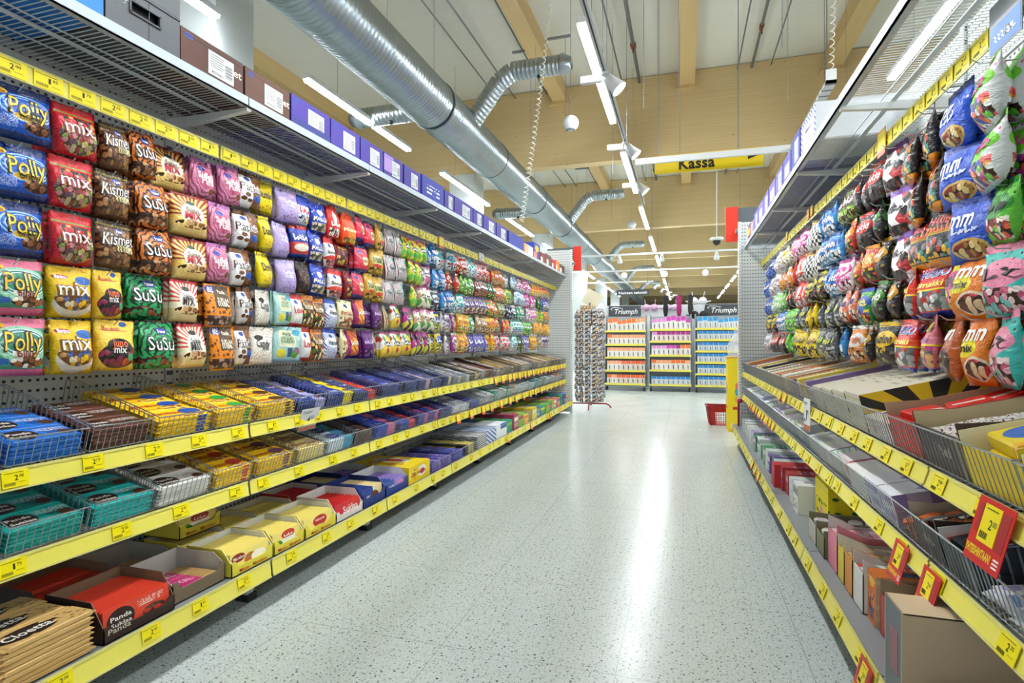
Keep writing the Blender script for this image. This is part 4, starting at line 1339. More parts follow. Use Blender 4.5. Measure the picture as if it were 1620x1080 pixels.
LROWS = {
    1: 'polly 1.05 1.215;mixred 1.22 1.355;kismet 1.36 1.46;susu 1.47 1.57;sukmix 1.57 1.74;puffi 1.74 1.97;patkis 1.97 2.10;dumle 2.09 2.19;lilac 2.18 2.35;bluewhite 2.34 2.44;bluestar 2.44 2.58;redtall 2.58 2.70;orangered 2.70 2.85;redpink 2.85 3.06;gold 3.06 3.20;stripewhite 3.20 3.42;greendia 3.44 3.78;bluefish 3.78 3.97;whiteteal 3.97 4.33;redface 4.33 4.58;tealwhite 4.58 4.83;redwhite 4.83 5.12;redcandy 5.12 5.35;goldcandy 5.35 5.68;whiteblue 5.72 6.14;pinkwhite 6.22 6.84;yellowbag 6.84 7.22;redcandy 7.26 7.73',
    2: 'polly 1.05 1.21;mixred 1.21 1.345;kismet 1.35 1.47;susu 1.48 1.62;sukmix 1.63 1.80;puffi 1.81 1.93;patkis 1.94 2.08;dumle 2.08 2.16;lilac 2.16 2.30;bluered 2.30 2.42;bluestar 2.43 2.56;redwhitecap 2.56 2.66;darkred 2.67 2.84;redpink 2.85 3.01;gold 3.02 3.17;stripewhite 3.18 3.49;greendia 3.51 3.74;pinkdia 3.74 3.90;bluefish 3.91 4.22;redface 4.24 4.44;greenlong 4.45 4.77;brownred 4.80 5.14;greendark 5.16 5.37;goldcandy 5.39 5.72;limebag 5.74 6.02;whiteblue 6.04 6.49;magenta 6.51 6.96;greendark 7.03 7.33;bluestar 7.36 7.73',
    3: 'polly 1.05 1.205;mixred 1.205 1.34;kismet 1.35 1.48;susu 1.49 1.63;sukmix 1.63 1.80;puffi 1.80 1.91;patkis 1.91 2.03;dumle 2.04 2.18;lilac 2.19 2.33;darkbrown 2.33 2.45;bluestar 2.45 2.58;redwhitecap 2.59 2.73;darkred 2.74 2.82;redpink 2.82 2.96;gold 2.96 3.16;stripewhite 3.18 3.43;greendia 3.52 3.67;creamdia 3.68 3.90;navywhite 3.91 4.05;bluefish 4.06 4.28;tealwhite 4.29 4.52;brownpurple 4.54 5.12;greenorange 5.14 5.43;olive 5.45 5.70;navywhite 5.72 6.09;greenwhite 6.12 6.54;pinkwhite 6.57 7.03;limebag 7.09 7.43;redcandy 7.47 7.73',
    4: 'pollygreen 1.05 1.205;mixyellow 1.205 1.34;junomix 1.345 1.45;susugreen 1.46 1.62;sukpink 1.63 1.76;bigbag 1.78 1.94;patkis 1.95 2.04;candymix 2.04 2.18;halina 2.18 2.32;whitelove 2.30 2.37;nutsorange 2.38 2.56;hanneblue 2.56 2.67;nutcream 2.68 2.85;orangepurple 2.85 2.93;purple 2.93 3.14;brownstripe 3.15 3.25;reddia 3.25 3.40;purpledia 3.41 3.59;creamdia 3.60 3.92;yellowlynx 3.94 4.02;whitemix 4.03 4.25;purplemix 4.26 4.41;orangemix 4.42 4.64;greenmix 4.66 4.80;tancandy 4.82 5.12;yellowbag 5.14 5.35;redcandy 5.37 5.86;tealwhite 5.90 6.41;greenlong 6.43 6.84;orangemix 6.87 7.73',
    5: 'pollygreen 1.05 1.205;mixyellow 1.21 1.345;junomix 1.35 1.49;susugreen 1.50 1.66;sukpink 1.66 1.80;bigbag 1.81 1.95;patkis 1.95 2.03;candymix 2.03 2.18;halina 2.19 2.37;whitelove 2.37 2.45;nutsorange 2.45 2.55;hanneblue 2.55 2.68;nutcream 2.69 2.78;orangepurple 2.79 2.95;purple 2.96 3.02;brownstripe 3.03 3.13;reddia 3.14 3.54;purpledia 3.54 3.85;yellowlynx 3.87 4.06;whitemix 4.08 4.25;purplemix 4.26 4.41;orangemix 4.42 4.64;violet 4.67 5.14;yellowbag 5.16 5.47;redwhite 5.49 5.86;tealwhite 5.88 6.14;greendark 6.17 6.41;violet 6.43 6.69;orangemix 6.72 7.03;tancandy 7.06 7.36;whitemix 7.40 7.73'}
RROWS = {
    1: 'cleargreen 1.66 1.84;bluenut 1.84 2.03;blackcar 2.04 2.33;football 2.33 2.55;blackred 2.55 2.95;greenbrown 2.95 3.21;bluefish 3.21 3.66;checkers 3.66 3.99;pinkwhite 3.99 4.43;yellowwhite 4.43 4.88;whiteclear 4.88 5.33;bluefoil 5.33 5.8',
    2: 'cleargreen 1.66 1.82;bluenut 1.82 1.99;blackcar 1.99 2.30;football 2.30 2.48;blackgreen 2.48 2.69;blackred 2.69 2.89;redorange 2.89 3.10;bluefish 3.10 3.59;checkers 3.59 3.99;redtall 3.99 4.43;orangeclear 4.43 5.08;whiteclear 5.08 5.54;bluefoil 5.54 5.9',
    3: 'greenface 1.62 1.75;bluenut 1.75 1.94;blackcar 1.95 2.25;football 2.25 2.47;blackgold 2.47 2.65;redorange 2.65 2.95;pinkwhite 2.95 3.21;bluefish 3.21 3.52;yellowblack 3.52 3.95;redtall 3.95 4.30;blackred 4.30 4.72;greenwhite2 4.72 5.43;bluefoil 5.43 5.9',
    4: 'teal 1.60 1.75;orangenut 1.75 1.90;yellowpink 1.90 1.99;saltred 2.00 2.33;blackgold 2.34 2.51;blackgreen 2.51 2.69;jungle 2.69 2.90;pinkorange 2.90 3.15;greyyellow 3.15 3.66;yellowskull 3.66 3.99;greyyellow 3.99 4.36;limebag2 4.36 4.72;bluefish 4.72 5.11;yellowblack 5.11 5.80',
    5: 'teal 1.60 1.75;orangenut 1.75 1.86;brownnut 1.87 2.01;saltpink 2.02 2.20;saltred 2.21 2.42;blackyellow 2.42 2.61;blackgold 2.61 2.81;orangeclear 2.81 2.99;bluefish 2.99 3.19;greyyellow 3.19 3.69;yellowskull 3.69 4.38;limebag2 4.38 4.75;blackred 4.75 5.50;whiteclear 5.50 5.9'}
ROWW = {1: 'top', 2: 'second', 3: 'third', 4: 'fourth', 5: 'bottom'}
used = {}
CHOCO = ('polly', 'pollygreen', 'mixyellow', 'kismet', 'susu', 'susugreen', 'sukmix', 'sukpink', 'puffi', 'patkis', 'dumle', 'bigbag', 'candymix', 'halina')


def uniq(lab, key):
    """two different spots never share a label"""
    if used.get(lab, key) != key:
        for w in ('farther', 'still farther', 'next farther', 'far', 'farthest', 'last'):
            l2 = w + ' ' + lab
            if used.get(l2, key) == key:
                lab = l2
                break
    used[lab] = key
    return lab


hm = MB()
hm.path([(0, 0.26, 0.0), (0, 0.02, 0.0), (0, 0.0, 0.014)], 0.0019, 5)
hm.path([(0, 0.26, 0.014), (0, 0.20, 0.014), (0, 0.19, .0)], 0.0015, 4)
hm.box(-.012, .012, 0.255, .265, -.008, .022)
HOOKM = hm.mesh('peg_hook', [pbr('C4CACE', .25, .7, name='chrome_hook')])


def short(look):
    w = look.split(' with ')[0].split(' of ')[0]
    return w


def hang(S, rows, q0, zrow, near_deep):
    r = random.Random(5)
    wall = S.name
    for row, s in rows.items():
        ents = []
        for e in s.split(';'):
            k, a, c = e.split()
            a, c = float(a), float(c)
            look, w, h, t = D[k][:4]
            n = max(1, round((c - a) / (w * (1.0 if S.sg < 0 else 1.25))))
            for j in range(n):
                ents.append((k, a + (c - a) * (j + .5) / n, (c - a) / n, j, n))
        for i, (k, y, wd, j, n) in enumerate(ents):
            look, w, h, t = D[k][:4]
            y += r.uniform(-.006, .006)
            z = zrow[row] + (r.uniform(-.004, .004) if y < 2 else r.uniform(-.012, .010))
            # hook
            hk = place('peg_hook', HOOKM, S.at(y, q0 - (.022 if S.sg < 0 else .05), z + .002), S.rz)
            depth = 1
            if y < 3.4:
                depth = r.choice((1, 2, 2, 3)) if S.sg < 0 else r.choice((2, 3, 3))
            elif y < 5:
                depth = r.choice((1, 2)) if S.sg < 0 else 2
            if k in ('puffi', 'susugreen', 'candymix', 'halina'):
                depth = 4
            sx = min(1.12, max(.72, (wd - .004) / w)) if S.sg < 0 else min(1.05, max(.7, wd / w))
            off = 0.0
            if S.sg < 0 and r.random() < .18 and y > 1.5:
                off = r.uniform(.01, .04)
            pos = 'single column' if n == 1 else ('nearest' if j == 0 else ('farthest' if j == n - 1 else 'middle'))
            nb = None
            for d_ in (-1, 1):
                ii = i + d_
                while 0 <= ii < len(ents) and ents[ii][0] == k:
                    ii += d_
                if 0 <= ii < len(ents):
                    nb = D[ents[ii][0]][0]
                    break
            nbs = ' '.join(short(nb).split()[:5]) if nb else 'end panel'
            lw = short(look)
            lab = '%s, %s peg row on the %s, beside %s' % (lw, ROWW[row], wall, nbs)
            if len(lab.split()) > 11 or lab in used:
                lab = '%s, %s %s row, %s from near end' % (lw, ROWW[row], wall, order[i])
            lab = uniq(lab, (wall, row, i))
            tag(hk, 'hook of ' + lab, 'hook', 'peg hooks on the %s wall' % wall)
            ang = 0.0
            for d in range(depth):
                me = bag(k, (i + row) % 2 if y < 2.7 else 0)
                o = place(('chocolate_bag' if k in CHOCO else 'candy_bag') if S.sg < 0 else 'liquorice_bag', me, S.at(y + r.uniform(-.003, .003) * (d > 0) + (0.006 * d if k in ('puffi', 'susugreen', 'halina', 'candymix') and S.sg < 0 else 0) * -1, q0 + off + d * (max(.034, t * 1.6)), z), S.rz)
                tilt = r.uniform(-.06, .02)
                yaw = r.uniform(-.10, .10) + (r.uniform(-.35, .35) if S.sg > 0 else 0) + (r.choice((0, 0, 0, .3, -.25)) if y > 2.0 and S.sg < 0 else 0)
                o.rotation_euler = (tilt, r.uniform(-.04, .04) * (1 if y < 2 else 1.6), S.rz + yaw)
                o.scale = (sx, 1, 1.06 if row == 5 else 1.0)
                tag(o, (('front ', 'second ', 'third ', 'rear ')[d] if depth > 1 else '') + lab, 'bag', 'bags hanging on the %s wall' % wall)


zr = {1: 1.775, 2: 1.61, 3: 1.443, 4: 1.277, 5: 1.110}
hang(LEFT, LROWS, 0.275, zr, True)
zr2 = {1: 1.775, 2: 1.61, 3: 1.443, 4: 1.285, 5: 1.118}
hang(RIGHT, RROWS, 0.300, zr2, True)


# ------------------------------------------------------------------ chocolate bars lying in stacks
B = {}


def bb(key, look, base, ops, texts=(), t=.0125, w=.19, d=.088):
    B[key] = (look, base, list(ops), list(texts), t, w, d)


def panda(key, look, base, dark, pc='F2EEE6'):
    bb(key, look, base, [('ell', .28, .5, .21, .40, '2E1A14'), ('ell', .76, .45, .16, .3, dark), ('ell', .84, .35, .10, .2, '4A2A18'), ('lines', .5, .95, .55, .85, 14, 30, pc), ('rect', 0, .03, 0, 1, dark), ('rect', .97, 1, 0, 1, dark)],
       [('Panda', .28, .60, .30, 'F2EEE6', None, .014), ('Suklaa', .28, .34, .32, 'F2EEE6', None, .013)])


def marab(key, look, ell, extra='8A4A1E', base='F2C61C'):
    bb(key, look, base, [('ell', .74, .62, .19, .30, ell), ('candy', .66, .25, .26, .2, 9, [extra, 'E8C070', '6A3A1A'], base), ('rect', .06, .5, .16, .22, 'D8681E'), ('rect', .72, .88, -.1, .01, ell)],
       [('Marabou', .30, .62, .50, 'C8301C', None, .022)])


panda('bblue', 'blue', '1C6CC4', '1450A0')
panda('bbrown', 'brown', '5E3424', '3E2018')
panda('teal1', 'turquoise', '12A094', '0A7870')
panda('teal2', 'bright teal', '1CB0AC', '0E8884')
panda('bwhite', 'white', 'E4E2DC', 'C8C2B8', '8A8A80')
marab('mblue', 'yellow blue-oval', '1E4EA8')
marab('mgreen', 'yellow green-oval', '2A9A3E')
marab('mbrown', 'yellow brown-picture', '5A2E18')
marab('mred', 'yellow red-picture', 'C83A30', 'C8404A')
marab('mpurple', 'yellow purple-nut', '7A4A6A', '5A3048')
marab('mwhite', 'pale yellow', 'D8C8A0', 'B8783A', 'F0DC8A')


def fz(key, look, base, part, ell='1E3AA0', word='Fazer'):
    bb(key, look, base, [('rect', .6, 1, 0, 1, part), ('ell', .42, .5, .24, .42, ell), ('ell', .42, .5, .22, .38, base), ('ell', .42, .5, .2, .34, ell), ('ell', .85, .4, .08, .22, '6A3A20')], [(word, .42, .5, .28, 'F0F0F4', None, .018)])


fz('fblue', 'navy and lilac', '1E3A8A', 'A8A8DC')
fz('fyellow', 'navy and yellow', '1E3480', 'EAD820')
fz('fred', 'navy and red', '1C2E70', 'D0302A')
fz('fnavy', 'navy', '1A2C74', '22388A')
fz('fnavy2', 'dark blue', '16246A', '1E3A90')
fz('fpink', 'navy and pale pink', '3A3A7A', 'DCC0D0')
fz('fcream', 'navy and cream', '1E2E5A', 'E6E2B4')
fz('fgrey', 'grey and cream', '8A9098', 'D8D8C4')
fz('flight', 'white and light blue', 'D8E4F0', '4AA8CC')
fz('fchoc', 'brown', '5A4038', '6E5044', '4A3028')
fz('fpb', 'pink and blue', '2A48B8', 'E87AA0')
fz('frb', 'red and blue', '2A50B8', 'E0404A')
fz('fbr', 'blue with pink ends', '2A44A8', 'D85A8A')
fz('fwhite', 'white and grey', 'E6E8EA', 'C8CCD0', 'A8AEB8')
fz('fviolet', 'blue violet', '3A3CA8', '5A5AC0')
bb('cloetta', 'tan dark-splash', 'D0A866', [('candy', .36, .5, .34, .36, 6, ['2E1C14', '2E1C14', 'D0A866'], '2E1C14'), ('ell', .36, .5, .27, .26, '2E1C14'), ('dots', 7, .2, '4A2E1E', .7, .98, .1, .9)], [('Cloetta', .36, .5, .5, 'F2EEE4', None, .03)], .014, .2, .095)


def bar_mesh(key):
    look, base, ops, texts, t, w, d = B[key]
    m = design('bar_' + key, base, ops, .35, .2)
    b = MB()
    b.v = []
    r = random.Random(sum(map(ord, key)))
    nx = 8
    # wrapper: flat crimped ends, slightly puffed body
    xs = [-w / 2, -w / 2 + .008] + [-w / 2 + .012 + (w - .024) * i / nx for i in range(nx + 1)] + [w / 2 - .008, w / 2]
    hs = [.0012, .0016] + [t / 2] * (nx + 1) + [.0016, .0012]
    for i, (x, hh) in enumerate(zip(xs, hs)):
        wob = r.uniform(-.0006, .0006)
        for (yy, zz) in ((-.5, 0), (-.5, .35), (-.47, .5), (.47, .5), (.5, .35), (.5, 0), (.5, -.35), (.47, -.5), (-.47, -.5), (-.5, -.35)):
            b.v.append((x, (yy + .5) * d, t / 2 + zz * 2 * hh * .98 + wob * (1 if zz > 0 else 0)))
    n = 10
    for i in range(len(xs) - 1):
        for k in range(n):
            a = i * n + k; c = i * n + (k + 1) % n
            b.f.append((a, c, c + n, a + n)); b.mi.append(0)
    b.f.append(tuple(range(n))[::-1]); b.mi.append(0)
    b.f.append(tuple((len(xs) - 1) * n + k for k in range(n))); b.mi.append(0)
    mats = [m]
    for s, cx, cy, wf, fill, outl, ht in texts:
        mm = pbr(fill, .4)
        if mm not in mats:
            mats.append(mm)
        add_text(b, s, mats.index(mm), w * wf, lambda x, y, cx=cx, cy=cy: ((cx - .5) * w + x, cy * d + y, t + .0009), .02, ht=ht)
    uv = lambda p: (p[0] / w + .5, min(1, max(0, p[1] / d)))
    return b.mesh('bar_' + key, mats, uvfn=uv)


_bars = {}


HIDDEN = {}


def stack(S, tier, y0, y1, key, rows, layers, where, q0=.016, name='chocolate_bar', jit=.0025, z0=None, allshown=False):
    if key not in _bars:
        _bars[key] = bar_mesh(key)
    look, base, ops, texts, t, w, d = B[key]
    r = random.Random(int(y0 * 1000) + tier)
    W = y1 - y0 - .014
    n = max(1, round(W / (w * 1.12)))
    sx = min(1.16, W / n / w)
    tl = TILT if (tier and z0 is None) else 0.0
    lab = uniq('%s chocolate bar, %s' % (look, where), ('bar', tier, S.name, y0))
    for j in range(n):
        y = y0 + .007 + W * (j + .5) / n
        for i in range(rows):
            for k in range(layers):
                top = k == layers - 1
                q = q0 + i * (d + .004) + r.uniform(0, .002)
                zo = .002 + k * (t + .0004)
                loc = lay(S, tier, y + r.uniform(-jit, jit), q, zo) if z0 is None else S.at(y + r.uniform(-jit, jit), q, z0 + zo)
                rot = (tl, 0, S.rz + r.uniform(-.02, .02) * (2.5 if top else 1))
                if i and not top and not allshown:
                    HIDDEN.setdefault(key, []).append((loc, rot, sx))
                    continue
                o = place(name, _bars[key], loc, rot=rot)
                o.scale = (sx, 1, 1)
                kk = ('topmost', 'second', 'third', 'fourth', 'fifth', 'sixth', 'seventh', 'lowest')[min(7, layers - 1 - k)]
                l2 = '%s %s bar, %s%s stack, %s' % (kk, look, ('', ('near ', 'far ')[min(j, 1)])[n > 1], ('front', 'second', 'third', 'rear')[min(3, i)], where)
                tag(o, l2 if len(l2.split()) <= 16 else ' '.join(l2.split()[:16]), 'chocolate bar', '%s bars, %s' % (look, where))


TW = {0: 'bottom shelf', 1: 'middle shelf', 2: 'upper shelf'}
T1L = 'bblue 1.0 1.208;bbrown 1.215 1.42;mblue 1.43 1.672;mgreen 1.68 1.887;mbrown 1.894 2.145;fblue 2.15 2.366;fyellow 2.37 2.6;fred 2.605 2.84;fnavy 2.85 3.15;fnavy2 3.16 3.35;fpink 3.36 3.55;fnavy 3.56 3.75;fcream 3.76 3.92;fgrey 3.94 4.3'
T2L = 'teal1 1.0 1.212;teal2 1.22 1.435;bwhite 1.44 1.668;mred 1.675 1.877;mpurple 1.884 2.14;mwhite 2.15 2.36;flight 2.37 2.605;fchoc 2.612 2.79;fpb 2.80 3.08;frb 3.09 3.34;fbr 3.35 3.69;fnavy 3.70 3.92;fwhite 3.93 4.3;fviolet 4.31 4.52'
for tier, s in ((2, T1L), (1, T2L)):
    prev = None
    for e in s.split(';'):
        k, a, c = e.split(); a, c = float(a), float(c)
        lk = B[k][0]
        nbr = ('left %s, past the %s ones' % (TW[tier], prev)) if prev else 'nearest on the left %s' % TW[tier]
        tl = random.Random(int(a * 77)).choice((4, 5, 5)) if tier == 2 else random.Random(int(a * 77)).choice((5, 5, 4))
        stack(LEFT, tier, a, c, k, 4 if k not in ('bblue', 'bbrown', 'teal1') else 3, tl, nbr)
        basket(LEFT, tier, a, c, uniq('zinc wire basket of %s chocolate bars, left %s' % (lk, TW[tier]), ('b', tier, a)))
        prev = lk
# tan bars loose on the bottom shelf at the near end
stack(LEFT, 0, 0.93, 1.19, 'cloetta', 3, 8, 'near end of the left bottom shelf', q0=.03, jit=.006, z0=.186)

# ------------------------------------------------------------------ cardboard trays, cartons
_box = {}


def carton_mesh(w, d, h, mat, side=None, flap=True):
    key = (round(w, 3), round(d, 3), round(h, 3), mat.name, side.name if side else '')
    if key in _box:
        return _box[key]
    b = MB()
    q = [(0, 0), (1, 0), (1, 1), (0, 1)]
    x0, x1 = -w / 2, w / 2
    c = .0015
    b.face([(x0, 0, 0), (x1, 0, 0), (x1, 0, h), (x0, 0, h)], 0, q)
    b.face([(x0, 0, h), (x1, 0, h), (x1, d, h), (x0, d, h)], 0, q)
    b.face([(x1, 0, 0), (x1, d, 0), (x1, d, h), (x1, 0, h)], 1, q)
    b.face([(x0, d, 0), (x0, 0, 0), (x0, 0, h), (x0, d, h)], 1, q)
    b.face([(x1, d, 0), (x0, d, 0), (x0, d, h), (x1, d, h)], 1, q)
    b.face([(x0, d, 0), (x1, d, 0), (x1, 0, 0), (x0, 0, 0)], 1, q)
    if flap:
        # tuck flap edges standing a hair proud of the lid
        b.box(x0 + .002, x1 - .002, -.0006, .0, h * .86, h * .875, 1)
        b.box(x0 + .001, x1 - .001, d * .5 - .0006, d * .5 + .0006, h, h + .0006, 1)
    _box[key] = b.mesh('carton', [mat, side or mat])
    return _box[key]


_cm = {}


def cmat(base, ops=(), rough=.5):
    key = (base, repr(ops))
    if key not in _cm:
        _cm[key] = design('carton_' + base, base, list(ops), rough, 0)
    return _cm[key]


def carton(S, y0, y1, q, d, h, z, mat, lab, name='carton', side=None, cat='box', group=None, yaw=0.0, text=None, tier=0):
    me = carton_mesh(y1 - y0, d, h, mat, side)
    if tier:
        o = place(name, me, lay(S, tier, (y0 + y1) / 2, q, z), rot=(TILT, 0, S.rz + yaw))
    else:
        o = place(name, me, S.at((y0 + y1) / 2, q, z), S.rz + yaw)
    tag(o, lab, cat, group)
    if text:
        for (s, cx, cz, wd, ht, col) in text:
            b = MB()
            add_text(b, s, 0, wd, lambda x, zz: (cx + x, -.0012, cz + zz), .01, ht=ht)
            b.build('printed_name', pbr(col, .5), o)
    return o


def tray(S, y0, y1, q, d, z, hb, hf, out, inn, lab, text=(), side_h=None, notch=False, cat='box', group=None, ops=None, tier=0):
    """open display tray: base, back, cut-away sides and a front lip"""
    w = y1 - y0
    t = empty('display_tray', lay(S, tier, (y0 + y1) / 2, q, z) if tier else S.at((y0 + y1) / 2, q, z), S.rz)
    if tier:
        t.rotation_euler = (TILT, 0, S.rz)
    e = .003
    mo = cmat(out, ops or ()); mi_ = pbr(inn, .7)
    b = MB()
    b.box(-w / 2, w / 2, 0, d, 0, e, 1)
    b.box(-w / 2, w / 2, d - e, d, e, hb, 1)
    for sx in (-1, 1):
        xa = sx * w / 2; xi = sx * (w / 2 - e)
        pr = [(xa, 0, 0), (xa, d, 0), (xa, d, hb), (xa, d * .22, hb), (xa, .0, hf * 1.35)]
        b.prism(pr, (-sx * e * .5, 0, 0), 0)
        b.prism([(p[0] - sx * e * .5, p[1], p[2]) for p in pr], (-sx * e * .5, 0, 0), 1)
    b.build('body', [mo, mi_], t)
    b = MB()
    if notch:
        prof = [(-w / 2, 0, 0), (w / 2, 0, 0), (w / 2, 0, hf * 1.6), (w / 2 - .02, 0, hf * 1.6), (w / 2 - .035, 0, hf), (-w / 2 + .035, 0, hf), (-w / 2 + .02, 0, hf * 1.6), (-w / 2, 0, hf * 1.6)]
    else:
        prof = [(-w / 2, 0, 0), (w / 2, 0, 0), (w / 2, 0, hf), (-w / 2, 0, hf)]
    b.prism(prof, (0, e, 0), 0)
    f = b.build('front_lip', [mo, mi_], t)
    for (s, cx, cz, wd, ht, col) in text:
        b = MB()
        add_text(b, s, 0, wd, lambda x, zz: (cx * w + x, -.0012, cz + zz), .012, ht=ht)
        b.build('printed_name', pbr(col, .5), f)
    tag(t, lab, cat, group)
    return t


_tab = {}


def tablets(S, y0, y1, q, z, n, pitch, base, ops, texts, look, lab, h=.078, th=.0085, lean=0.12, group=None, name='chocolate_tablet'):
    """bars standing on their long edge one behind another, faces to the aisle"""
    w = y1 - y0
    key = (base, repr(ops), round(w, 3), h)
    if key not in _tab:
        b = MB(); m = cmat(base, ops, .35)
        b.box(-w / 2 + .001, w / 2 - .001, 0, th, 0.004, h - .003, 0)
        b.box(-w / 2 + .004, w / 2 - .004, th * .3, th * .6, 0, h, 0)
        mats = [m]
        for (s, cx, cz, wf, ht, col) in texts:
            mm = pbr(col, .4)
            if mm not in mats:
                mats.append(mm)
            add_text(b, s, mats.index(mm), w * wf, lambda x, zz: (cx * w + x, -.0012, cz * h + zz), .015, ht=ht)
        _tab[key] = b.mesh('tablet', mats, uvfn=lambda p: (p[0] / w + .5, p[2] / h))
    r = random.Random(int(y0 * 999))
    for i in range(n):
        o = place(name, _tab[key], S.at((y0 + y1) / 2 + r.uniform(-.0015, .0015), q + i * pitch, z), rot=(-lean + r.uniform(-.03, .03), 0, S.rz))
        tag(o, lab + ', %s from front' % order[i], 'chocolate bar', group or look)


def filled_tray(y0, y1, q, d, z, out, inn, lip, hb, hf, base, ops, texts, look, n, idx, S=LEFT, notch=True, traytext=(), h=.078, side=''):
    where = '%s tray, left bottom shelf' % idx
    tray(S, y0, y1, q, d, z, hb, hf, out, inn, '%s open display tray, %s' % (look, idx) + ', left bottom shelf', traytext, notch=notch, group='display trays on the left bottom shelf')
    tablets(S, y0 + .008, y1 - .008, q + .008 + .0, z + .004, n, (d - .03) / n, base, ops, texts, look + ' bars standing in trays',
            '%s upright bar in the %s' % (look, where), h=h)


zb = .186
RED = [('ell', .25, .5, .2, .4, '2E1A14'), ('lines', .5, .9, .6, .85, 16, 26, 'F4E8E0'), ('candy', .74, .32, .18, .22, 7, ['4A2A20', 'C8402A', '6A3A2A'], '3A1E16')]
for r_ in (0, 1):
    filled_tray(1.20, 1.435, .03 + r_ * .245, .235, zb, '3A2A26', '8A6A50', 0, .115, .03, 'D8452E', RED, [('Panda', -.25, .6, .3, .013, 'F2EEE6'), ('Suklaa', -.25, .38, .3, .012, 'F2EEE6')], 'coral red', 17, ('front', 'rear')[r_] + ' dark brown', traytext=[('Panda', -.3, .03, .07, .016, 'D8C8B8')], h=.085)
ROY = [('rect', 0, 1, .6, 1, 'C8A46A'), ('stripes', 3, 9, .3, 'A8386A', 0, 1, 0, .6)]
for r_ in (0, 1):
    tray(LEFT, 1.445, 1.665, .05 + r_ * .235, .225, zb, .095, .045, '7A6A52', 'C8C4BC', 'grey brown tray with pink bars, %s one of two, left bottom shelf' % ('front', 'rear')[r_], notch=True, group='display trays on the left bottom shelf')
bb('royal', 'raspberry pink and gold', 'B02A66', [('rect', .62, 1, 0, 1, 'B8945A'), ('check', 30, 18, 'A6824A'), ('rect', 0, .62, 0, 1, 'B42C68')], [('ROYAL', .30, .5, .5, 'E8B8CC', None, .03)], .012, .17, .075)
for r_ in (0, 1):
    stack(LEFT, 0, 1.455, 1.655, 'royal', 2, 3, 'in the %s grey brown tray, left bottom shelf' % ('front', 'rear')[r_], q0=.062 + r_ * .235, z0=zb + .003)
MY = [('ell', .2, .68, .17, .2, '8A2418'), ('ell', .5, .4, .16, .3, 'B8703A'), ('ell', .72, .42, .2, .26, 'F0EEDC')]
ME = [('ell', .55, .72, .24, .22, 'C83028'), ('rect', .3, .8, .3, .55, 'EDEDE0'), ('rect', .2, .9, .05, .28, '2A8A4A'), ('ell', .2, .3, .14, .24, '3A8A3A')]
MS = [('ell', .55, .60, .24, .3, 'C02A2A'), ('candy', .5, .22, .3, .18, 7, ['E8D8A8', '8A5A2A', 'C8A060'], 'EEDC7A')]
k = 0
for (a, c, ops, nm, lk) in ((1.675, 1.895, MY, 'Marabou', 'yellow white-picture'), (1.90, 2.09, ME, '~4', 'yellow green-picture'), (2.095, 2.325, MS, '~8', 'yellow red-round')):
    for r_ in (0, 1):
        filled_tray(a + .002, c - .002, .03 + r_ * .215, .21, zb, 'E9DC4A', 'F0EEE0', 0, .10, .034, 'EEDC7A', ops, [(nm, -.28 if k == 0 else .05, .68, .3, .011, 'F4EEE0')], lk, 15, ('front', 'rear')[r_] + ' yellow', traytext=[('Mmm... Marabou', 0, .015, .14, .013, 'C8381C')])
    k += 1
tray(LEFT, 1.70, 1.90, .30, .21, zb + .105, .10, .034, 'E9DC4A', 'F0EEE0', 'yellow tray stacked on top of the rear yellow trays, left bottom shelf', [('Mmm... Marabou', 0, .015, .14, .013, 'C8381C')], notch=True, group='display trays on the left bottom shelf')
tablets(LEFT, 1.708, 1.892, .308, zb + .109, 13, .014, 'EEDC7A', ME, [('~4', .05, .68, .3, .011, 'F4EEE0')], 'yellow bars in the raised tray', 'yellow upright bar with red and green picture in the raised tray')
filled_tray(2.33, 2.56, .03, .23, zb, 'E8E0D8', 'F2F0EC', 0, .11, .03, 'D0302C', [('rect', 0, .4, 0, 1, 'C82430')], [('Suklaa', .1, .5, .6, .03, 'F4F0EC')], 'scarlet', 9, 'white', h=.075)
filled_tray(2.33, 2.56, .27, .2, zb, 'C02A2A', 'F2F0EC', 0, .11, .05, 'D8343A', (), [('Suklaa', .1, .5, .6, .03, 'F4F0EC')], 'plain red', 14, 'rear white', h=.085)
for r_ in (0, 1):
    filled_tray(2.565, 2.79, .03 + r_ * .24, .235, zb, '22387E', '22387E', 0, .115, .045, '24408E' if r_ == 0 else 'E8D8A0', [('rect', .55, 1, 0, 1, 'E4CFA0'), ('ell', .62, .4, .18, .3, '6A3A20')] if r_ == 0 else [('rect', 0, .4, 0, 1, '24408E')], [('Fazer', -.25, .5, .3, .014, 'F0F0F4')], 'navy and cream', 17, ('front', 'rear')[r_] + ' navy', h=.088)
for r_ in (0, 1):
    filled_tray(2.80, 3.06, .03 + r_ * .24, .235, zb, '26408C', 'EDEDEC', 0, .11, .04, '9A86C8', [('rect', 0, .45, 0, 1, '3A58A8'), ('ell', .75, .5, .14, .28, 'D88AB8')], [('~6', -.2, .5, .3, .014, 'F0F0F4')], 'lilac', 8, ('front', 'rear')[r_] + ' blue and white', h=.072)
LIM = [('ell', .6, .55, .22, .32, 'F0EDE0'), ('candy', .3, .5, .2, .3, 6, ['E8C01A', 'B8781A', 'E8DCA0'], 'F0D21A'), ('ell', .62, .5, .12, .16, 'D8402A')]
carton(LEFT, 3.07, 3.36, .03, .40, .105, zb, cmat('F2D21A', LIM), 'bright yellow display carton with a white window, left bottom shelf', side=cmat('F2D21A'), group='cartons on the left bottom shelf', text=[('~8', .02, .055, .12, .016, 'C83A1A')])

